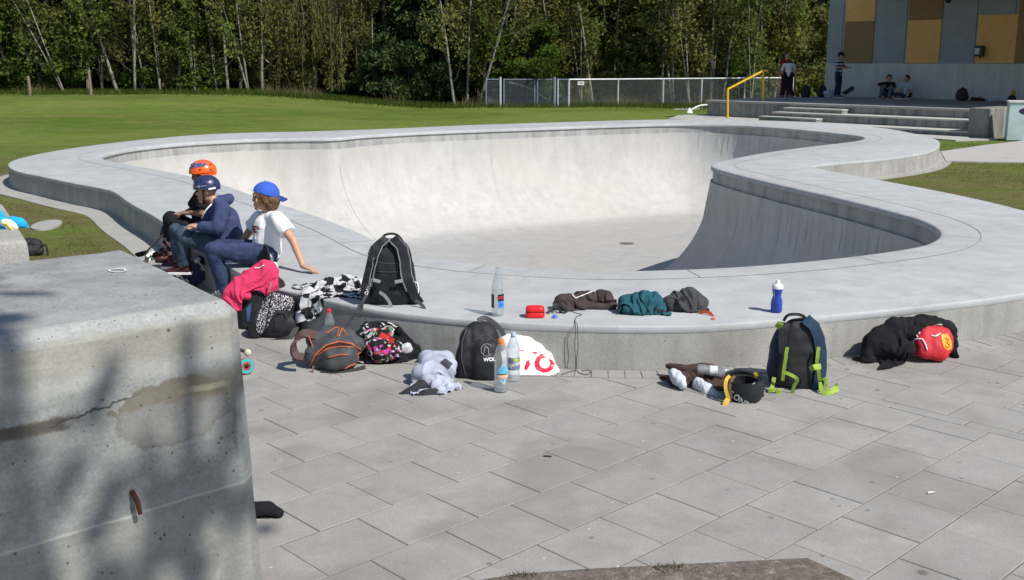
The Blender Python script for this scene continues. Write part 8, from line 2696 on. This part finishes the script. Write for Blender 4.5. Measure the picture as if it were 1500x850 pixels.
# ---- skateboards
def skateboard(label, A, E_, nrm, deckm, wheelm, L=None, group='skateboards'):
    """A, E_ = tail and nose of the deck; nrm = side the trucks are on"""
    A, E_ = V(A), V(E_); d = (E_ - A); L = L or d.length; d.normalize()
    n = V(nrm); n = (n - d * n.dot(d)).normalized(); sd = d.cross(n)
    c = A.lerp(E_, 0.5)
    t = thing('skateboard', label, 'skateboard', V((c.x, c.y, min(A.z, E_.z))), group)
    mb = MB(); hw = 0.1
    pl = []
    for i in range(13):
        x = -L / 2 + L * i / 12
        e = abs(x) / (L / 2)
        wd = hw * (math.sqrt(max(0.05, 1 - max(0, (e - 0.72) / 0.28) ** 2)))
        lift = -0.055 * max(0, (e - 0.66) / 0.34) ** 1.3
        pl.append((x, wd, lift))
    for zo in (0.0, 0.012):
        for x, wd, lift in pl:
            for q_ in (-1, -0.6, 0.6, 1):
                mb.v.append(tuple(c + d * x + sd * (wd * q_) + n * (lift + zo - 0.006 - (0.006 if abs(q_) == 1 else 0))))
    for s0 in (0, 1):
        o0 = s0 * 52
        for i in range(12):
            for k_ in range(3):
                f_ = (o0 + i * 4 + k_, o0 + i * 4 + k_ + 1, o0 + i * 4 + 4 + k_ + 1, o0 + i * 4 + 4 + k_)
                mb.face(f_ if s0 else f_[::-1])
    for i in range(12):
        for k_ in (0, 3):
            mb.face((i * 4 + k_, i * 4 + 4 + k_, 52 + i * 4 + 4 + k_, 52 + i * 4 + k_))
    for i in (0, 12):
        mb.face([i * 4 + k_ for k_ in range(4)] + [52 + i * 4 + k_ for k_ in (3, 2, 1, 0)])
    mb.build('deck', deckm, t, True, 40)
    Mx = Matrix((d, n, sd)).transposed()
    for sx_ in (-0.30, 0.30):
        p = c + d * (sx_ * L) + n * 0.03
        mb = MB(); mb.box(p, (0.05, 0.045, 0.035), rot=Mx); mb.tube([p + n * 0.022 - sd * 0.085, p + n * 0.022 + sd * 0.085], 0.010, 8)
        tr = mb.build('truck', mat('truck_metal', (0.42, 0.43, 0.45), 0.35, 0.1, metal=0.7), t)
        ORIG.setdefault(tr.name, ORIG[t.name])
        for q_ in (-1, 1):
            wc = p + n * 0.024 + sd * (0.088 * q_)
            Rw = Matrix((d, n, sd)).transposed()
            mb = MB(); mb.lathe([(0.012, -0.017), (0.026, -0.016), (0.028, 0.0), (0.026, 0.016), (0.012, 0.017)], wc, 18, Rw); mb.build('wheel', wheelm, tr, True, 50)
    return t
M_GRIP = mat('grip_tape', (0.03, 0.03, 0.032), 0.95, 0.2, 30, 0.5, 300)
M_WWH = mat('white_wheel', (0.72, 0.72, 0.68), 0.5, 0.08)
A, E_ = PY(205, 379, 9.75), PY(246, 338, 10.02)
vw = (A - EYE).normalized(); d = (E_ - A).normalized()
nn = d.cross(vw); nn = nn if nn.x > 0 else -nn
skateboard('skateboard seen edge-on leaning on the deck wall left of the three boys', A, E_ , nn, M_GRIP, M_WWH)
A, E_ = PY(262, 418, 8.75), PY(306, 384, 8.85)
skateboard('navy skateboard tipped on its side by the feet of the hooded boy', A, E_, (0.5, -0.8, 0.1), mat('navy_board', (0.02, 0.03, 0.085), 0.5, 0.2, 8), M_WWH)
A, E_ = PY(352, 432, 8.02), PY(399, 365, 8.06)
skateboard('dark skateboard standing nose up behind the pink jacket', A, E_, (0.9, 0.45, 0.1), M_GRIP, M_WWH)
wc = P(361, 548, 0.014); wc.z = 0.014 + 0.052
t = thing('scooter', 'scooter mostly hidden behind the big block, a teal wheel with red rim showing', 'scooter', wc)
ax = V((0.55, -0.8, 0.12)).normalized()
xw, _, _ = frame_from(ax); Rw = Matrix((xw, ax.cross(xw), ax)).transposed()
mb = MB(); mb.lathe([(0.012, -0.013), (0.046, -0.012), (0.047, 0.0), (0.046, 0.012), (0.030, 0.013), (0.028, 0.009), (0.012, 0.010)], wc, 26, Rw)
wh = mb.build('wheel', mat('teal_wheel', (0.02, 0.42, 0.45), 0.4, 0.06), t, True, 40); ORIG.setdefault(wh.name, ORIG[t.name])
mb = MB(); mb.lathe([(0.0465, -0.012), (0.050, -0.010), (0.051, 0.0), (0.050, 0.010), (0.0465, 0.012)], wc, 26, Rw); mb.build('tyre', mat('red_tyre', (0.30, 0.06, 0.05), 0.6), wh, True, 40)
mb = MB(); mb.lathe([(0.001, 0.008), (0.014, 0.014), (0.001, 0.017)], wc, 14, Rw); mb.build('hub', M_LBLK, wh, True)
dk = wc + V((-0.42, 0.12, 0.02))
mb = MB(); mb.box(dk, (0.52, 0.11, 0.022), rot=Matrix.Rotation(-0.28, 3, 'Z')); mb.build('deck', M_GRIP, t, bevel=0.006)
mb = MB(); mb.tube([wc, wc + V((-0.10, 0.03, 0.05)), wc + V((-0.16, 0.05, 0.02))], 0.012, 8); mb.build('fork', mat('truck_metal', (0.42, 0.43, 0.45), 0.35, 0.1, metal=0.7), t, True)
mb = Blob(); mb.ell(PY(363, 517, wc.y + 0.06), (0.022, 0.018, 0.024)); link('grip_end', mb.mb.mesh(), t, mat('cream_rubber', (0.55, 0.48, 0.38), 0.7), True)
mb = MB(); mb.tube([PY(363, 517, wc.y + 0.06), wc + V((-0.16, 0.10, 0.12)), dk + V((0.0, 0.05, 0.10))], 0.011, 8); mb.build('handlebar', M_GRIP, t, True)

# ---- clothes and bag by the small block
Yq = P(20, 336, ZB2).y + 0.05
M_SKY = cloth('sky_blue_cloth', (0.020, 0.36, 0.62), 0.12)
o = heap('blue_clothes', 'bright sky-blue garment with white and yellow stripes lying on the low block', 'clothes', M_SKY, Yq,
     [(-25, 330, 4, 332, 12, 10, 0.05, 0.05), (-2, 316, 1, 325, 8, 8, 0.25, 0.1), (18, 323, 30, 326, 6, 6, 0.0, 0.0), (30, 326, 40, 336, 6, 5, 0.0, 0.02), (-10, 340, 3, 342, 7, 6, -0.05, -0.05)], fold=0.010, freq=9, seed=41, floor=ZB2 + 0.004, sheet=False)
ORIG[o.name] = V(o.location)
heap('w', None, None, cloth('white_yellow_cloth', (0.70, 0.66, 0.55), 0.1), Yq,  [(8, 327, 18, 329, 6, 6, -0.03, -0.03), (14, 334, 21, 333, 5, 5, -0.05, -0.05)], fold=0.008, freq=12, seed=42, floor=None, sheet=False, root=o, part='white_sleeve')
Surf([c for c in o.children][0], Yq).tube('yellow_stripe', [(3, 327), (10, 329), (16, 335), (19, 337)], 0.007, mat('yellow_stripe', (0.70, 0.45, 0.04), 0.8), o, 0.004)
Yq = P(54, 374, 0).y
o = heap('shoulder_bag', 'black bag on the grass behind the low block', 'bag', M_NYB, Yq, [(42, 356, 54, 360, 8, 9, 0.05, 0.05), (44, 368, 58, 368, 9, 6, 0.0, 0.0)], fold=0.010, freq=9, seed=43, floor=0.0, sheet=False)
ORIG[o.name] = V(o.location)
free_strap('strap', [(58, 364, 0.0), (66, 359, 0.0), (69, 366, 0.0), (70, 374, 0.0)], Yq, 0.02, M_WEBB, o)

# ---- things left on the stage
def stage_bag(label, px, n, wd, ht, m, extra=None, seed=0, nm='backpack', cat='backpack'):
    B = st_ray(px, n)
    r = thing(nm, label, cat, B, 'bags left on the stage')
    b = Blob(); b.sup(B + V((0, 0, ht * 0.48)), (wd / 2, wd * 0.34, ht / 2), Matrix.Rotation(SROT, 3, 'Z'), 2.6, 0.6)
    b.sup(B + V((-0.03, -wd * 0.25, ht * 0.3)), (wd * 0.36, wd * 0.2, ht * 0.3), Matrix.Rotation(SROT, 3, 'Z'), 2.5, 0.8)
    b.build('bag_body', m, r, vox=0.014, smooth=4, fold=0.014, freq=6, seed=seed, floor=ZP + 0.004)
    mb = MB(); mb.tube(spline([tuple(B + V((-0.06, 0, ht * 0.94))), tuple(B + V((0, 0, ht * 1.04))), tuple(B + V((0.06, 0, ht * 0.94)))], 0.02, False), 0.012, 6); mb.build('grab_handle', M_WEBB, r, True)
    return r, B
stage_bag('black backpack standing on the stage right of the bending person', 1180, 4.6, 0.40, 0.42, M_NYB, seed=51)
stage_bag('black backpack on the stage left of the person in stripes', 1204, 5.2, 0.40, 0.42, M_NYB, seed=52)
stage_bag('dark red-brown backpack against the stage wall under the lamp', 1409, 5.9, 0.48, 0.40, nylon('dark_plum_nylon', (0.035, 0.022, 0.03)), seed=53)
B = st_ray(1215, 5.2)
o = heap('pale_bundle', 'pale blue-white bundle on the stage behind the person in stripes', 'clothes', cloth('pale_bundle_cloth', (0.42, 0.47, 0.58), 0.1), B.y, [(1210, 137, 1217, 136, 4, 5), (1212, 140, 1222, 140, 4, 4)], fold=0.02, freq=6, vox=0.014, floor=ZP + 0.004, seed=54, sheet=False)
B = st_ray(1433, 5.9)
o = heap('dark_clothes', 'dark brown clothes on the stage right of the plum backpack', 'clothes', cloth('dark_brown_cloth', (0.05, 0.03, 0.03), 0.3), B.y, [(1424, 146, 1434, 146, 3, 3.5), (1434, 146.5, 1440, 147, 3, 2.5)], fold=0.02, freq=6, vox=0.014, floor=ZP + 0.004, seed=55, sheet=False)
B = st_ray(1456, 5.7)
o = heap('pale_bundle', 'small pale bundle on the stage left of the pillar', 'clothes', MATS['pale_bundle_cloth'], B.y, [(1451, 147.5, 1461, 147.5, 3, 3)], fold=0.015, freq=6, vox=0.014, floor=ZP + 0.004, seed=56, sheet=False)
r, B = stage_bag('dark bag with yellow top at the right end of the stage', 1482, 5.5, 0.32, 0.22, M_NYB, seed=57, nm='bag', cat='bag')
mb = Blob(); mb.sup(B + V((0.03, 0, 0.28)), (0.07, 0.05, 0.10), None, 2.5); mb.build('yellow_pouch', mat('yellow_pouch', (0.45, 0.33, 0.03), 0.8), r, vox=0.014, smooth=3)
A = st_ray(1234, 5.7) + V((0, 0, 0.10)); E_ = st_ray(1249, 6.1); E_.z = PY(1249, 129, E_.y).z
skateboard('skateboard tilted against the stage wall behind the person in stripes', A, E_, (0.2, 0.6, -1), M_GRIP, M_WWH)

# ---- litter on the paving
M_BUTT = mat('filter_paper', (0.62, 0.50, 0.34), 0.9)
p = P(1364, 722, 0.017)
t = thing('cigarette_end', 'cigarette end lying on the paving at the right', 'litter', p)
mb = MB(); mb.tube([p + V((-0.018, -0.004, 0.002)), p + V((0.006, 0.002, 0.002))], 0.004, 8); mb.build('paper', mat('white_paper', (0.7, 0.7, 0.68), 0.9), t)
mb = MB(); mb.tube([p + V((0.006, 0.002, 0.002)), p + V((0.016, 0.0045, 0.002))], 0.0042, 8); mb.build('filter', M_BUTT, t)
p = P(802, 669, 0.016)
t = setp(None or (lambda m_: m_)( (lambda mb: mb.build('twig_scrap', M_TWIG))((lambda mb: (mb.tube([p + V((-0.02, 0.005, 0.002)), p + V((0, 0, 0.004)), p + V((0.02, -0.004, 0.002))], 0.0035, 6), mb)[1])(MB()))), 'dark twig scrap lying on the paving near the centre', 'litter')
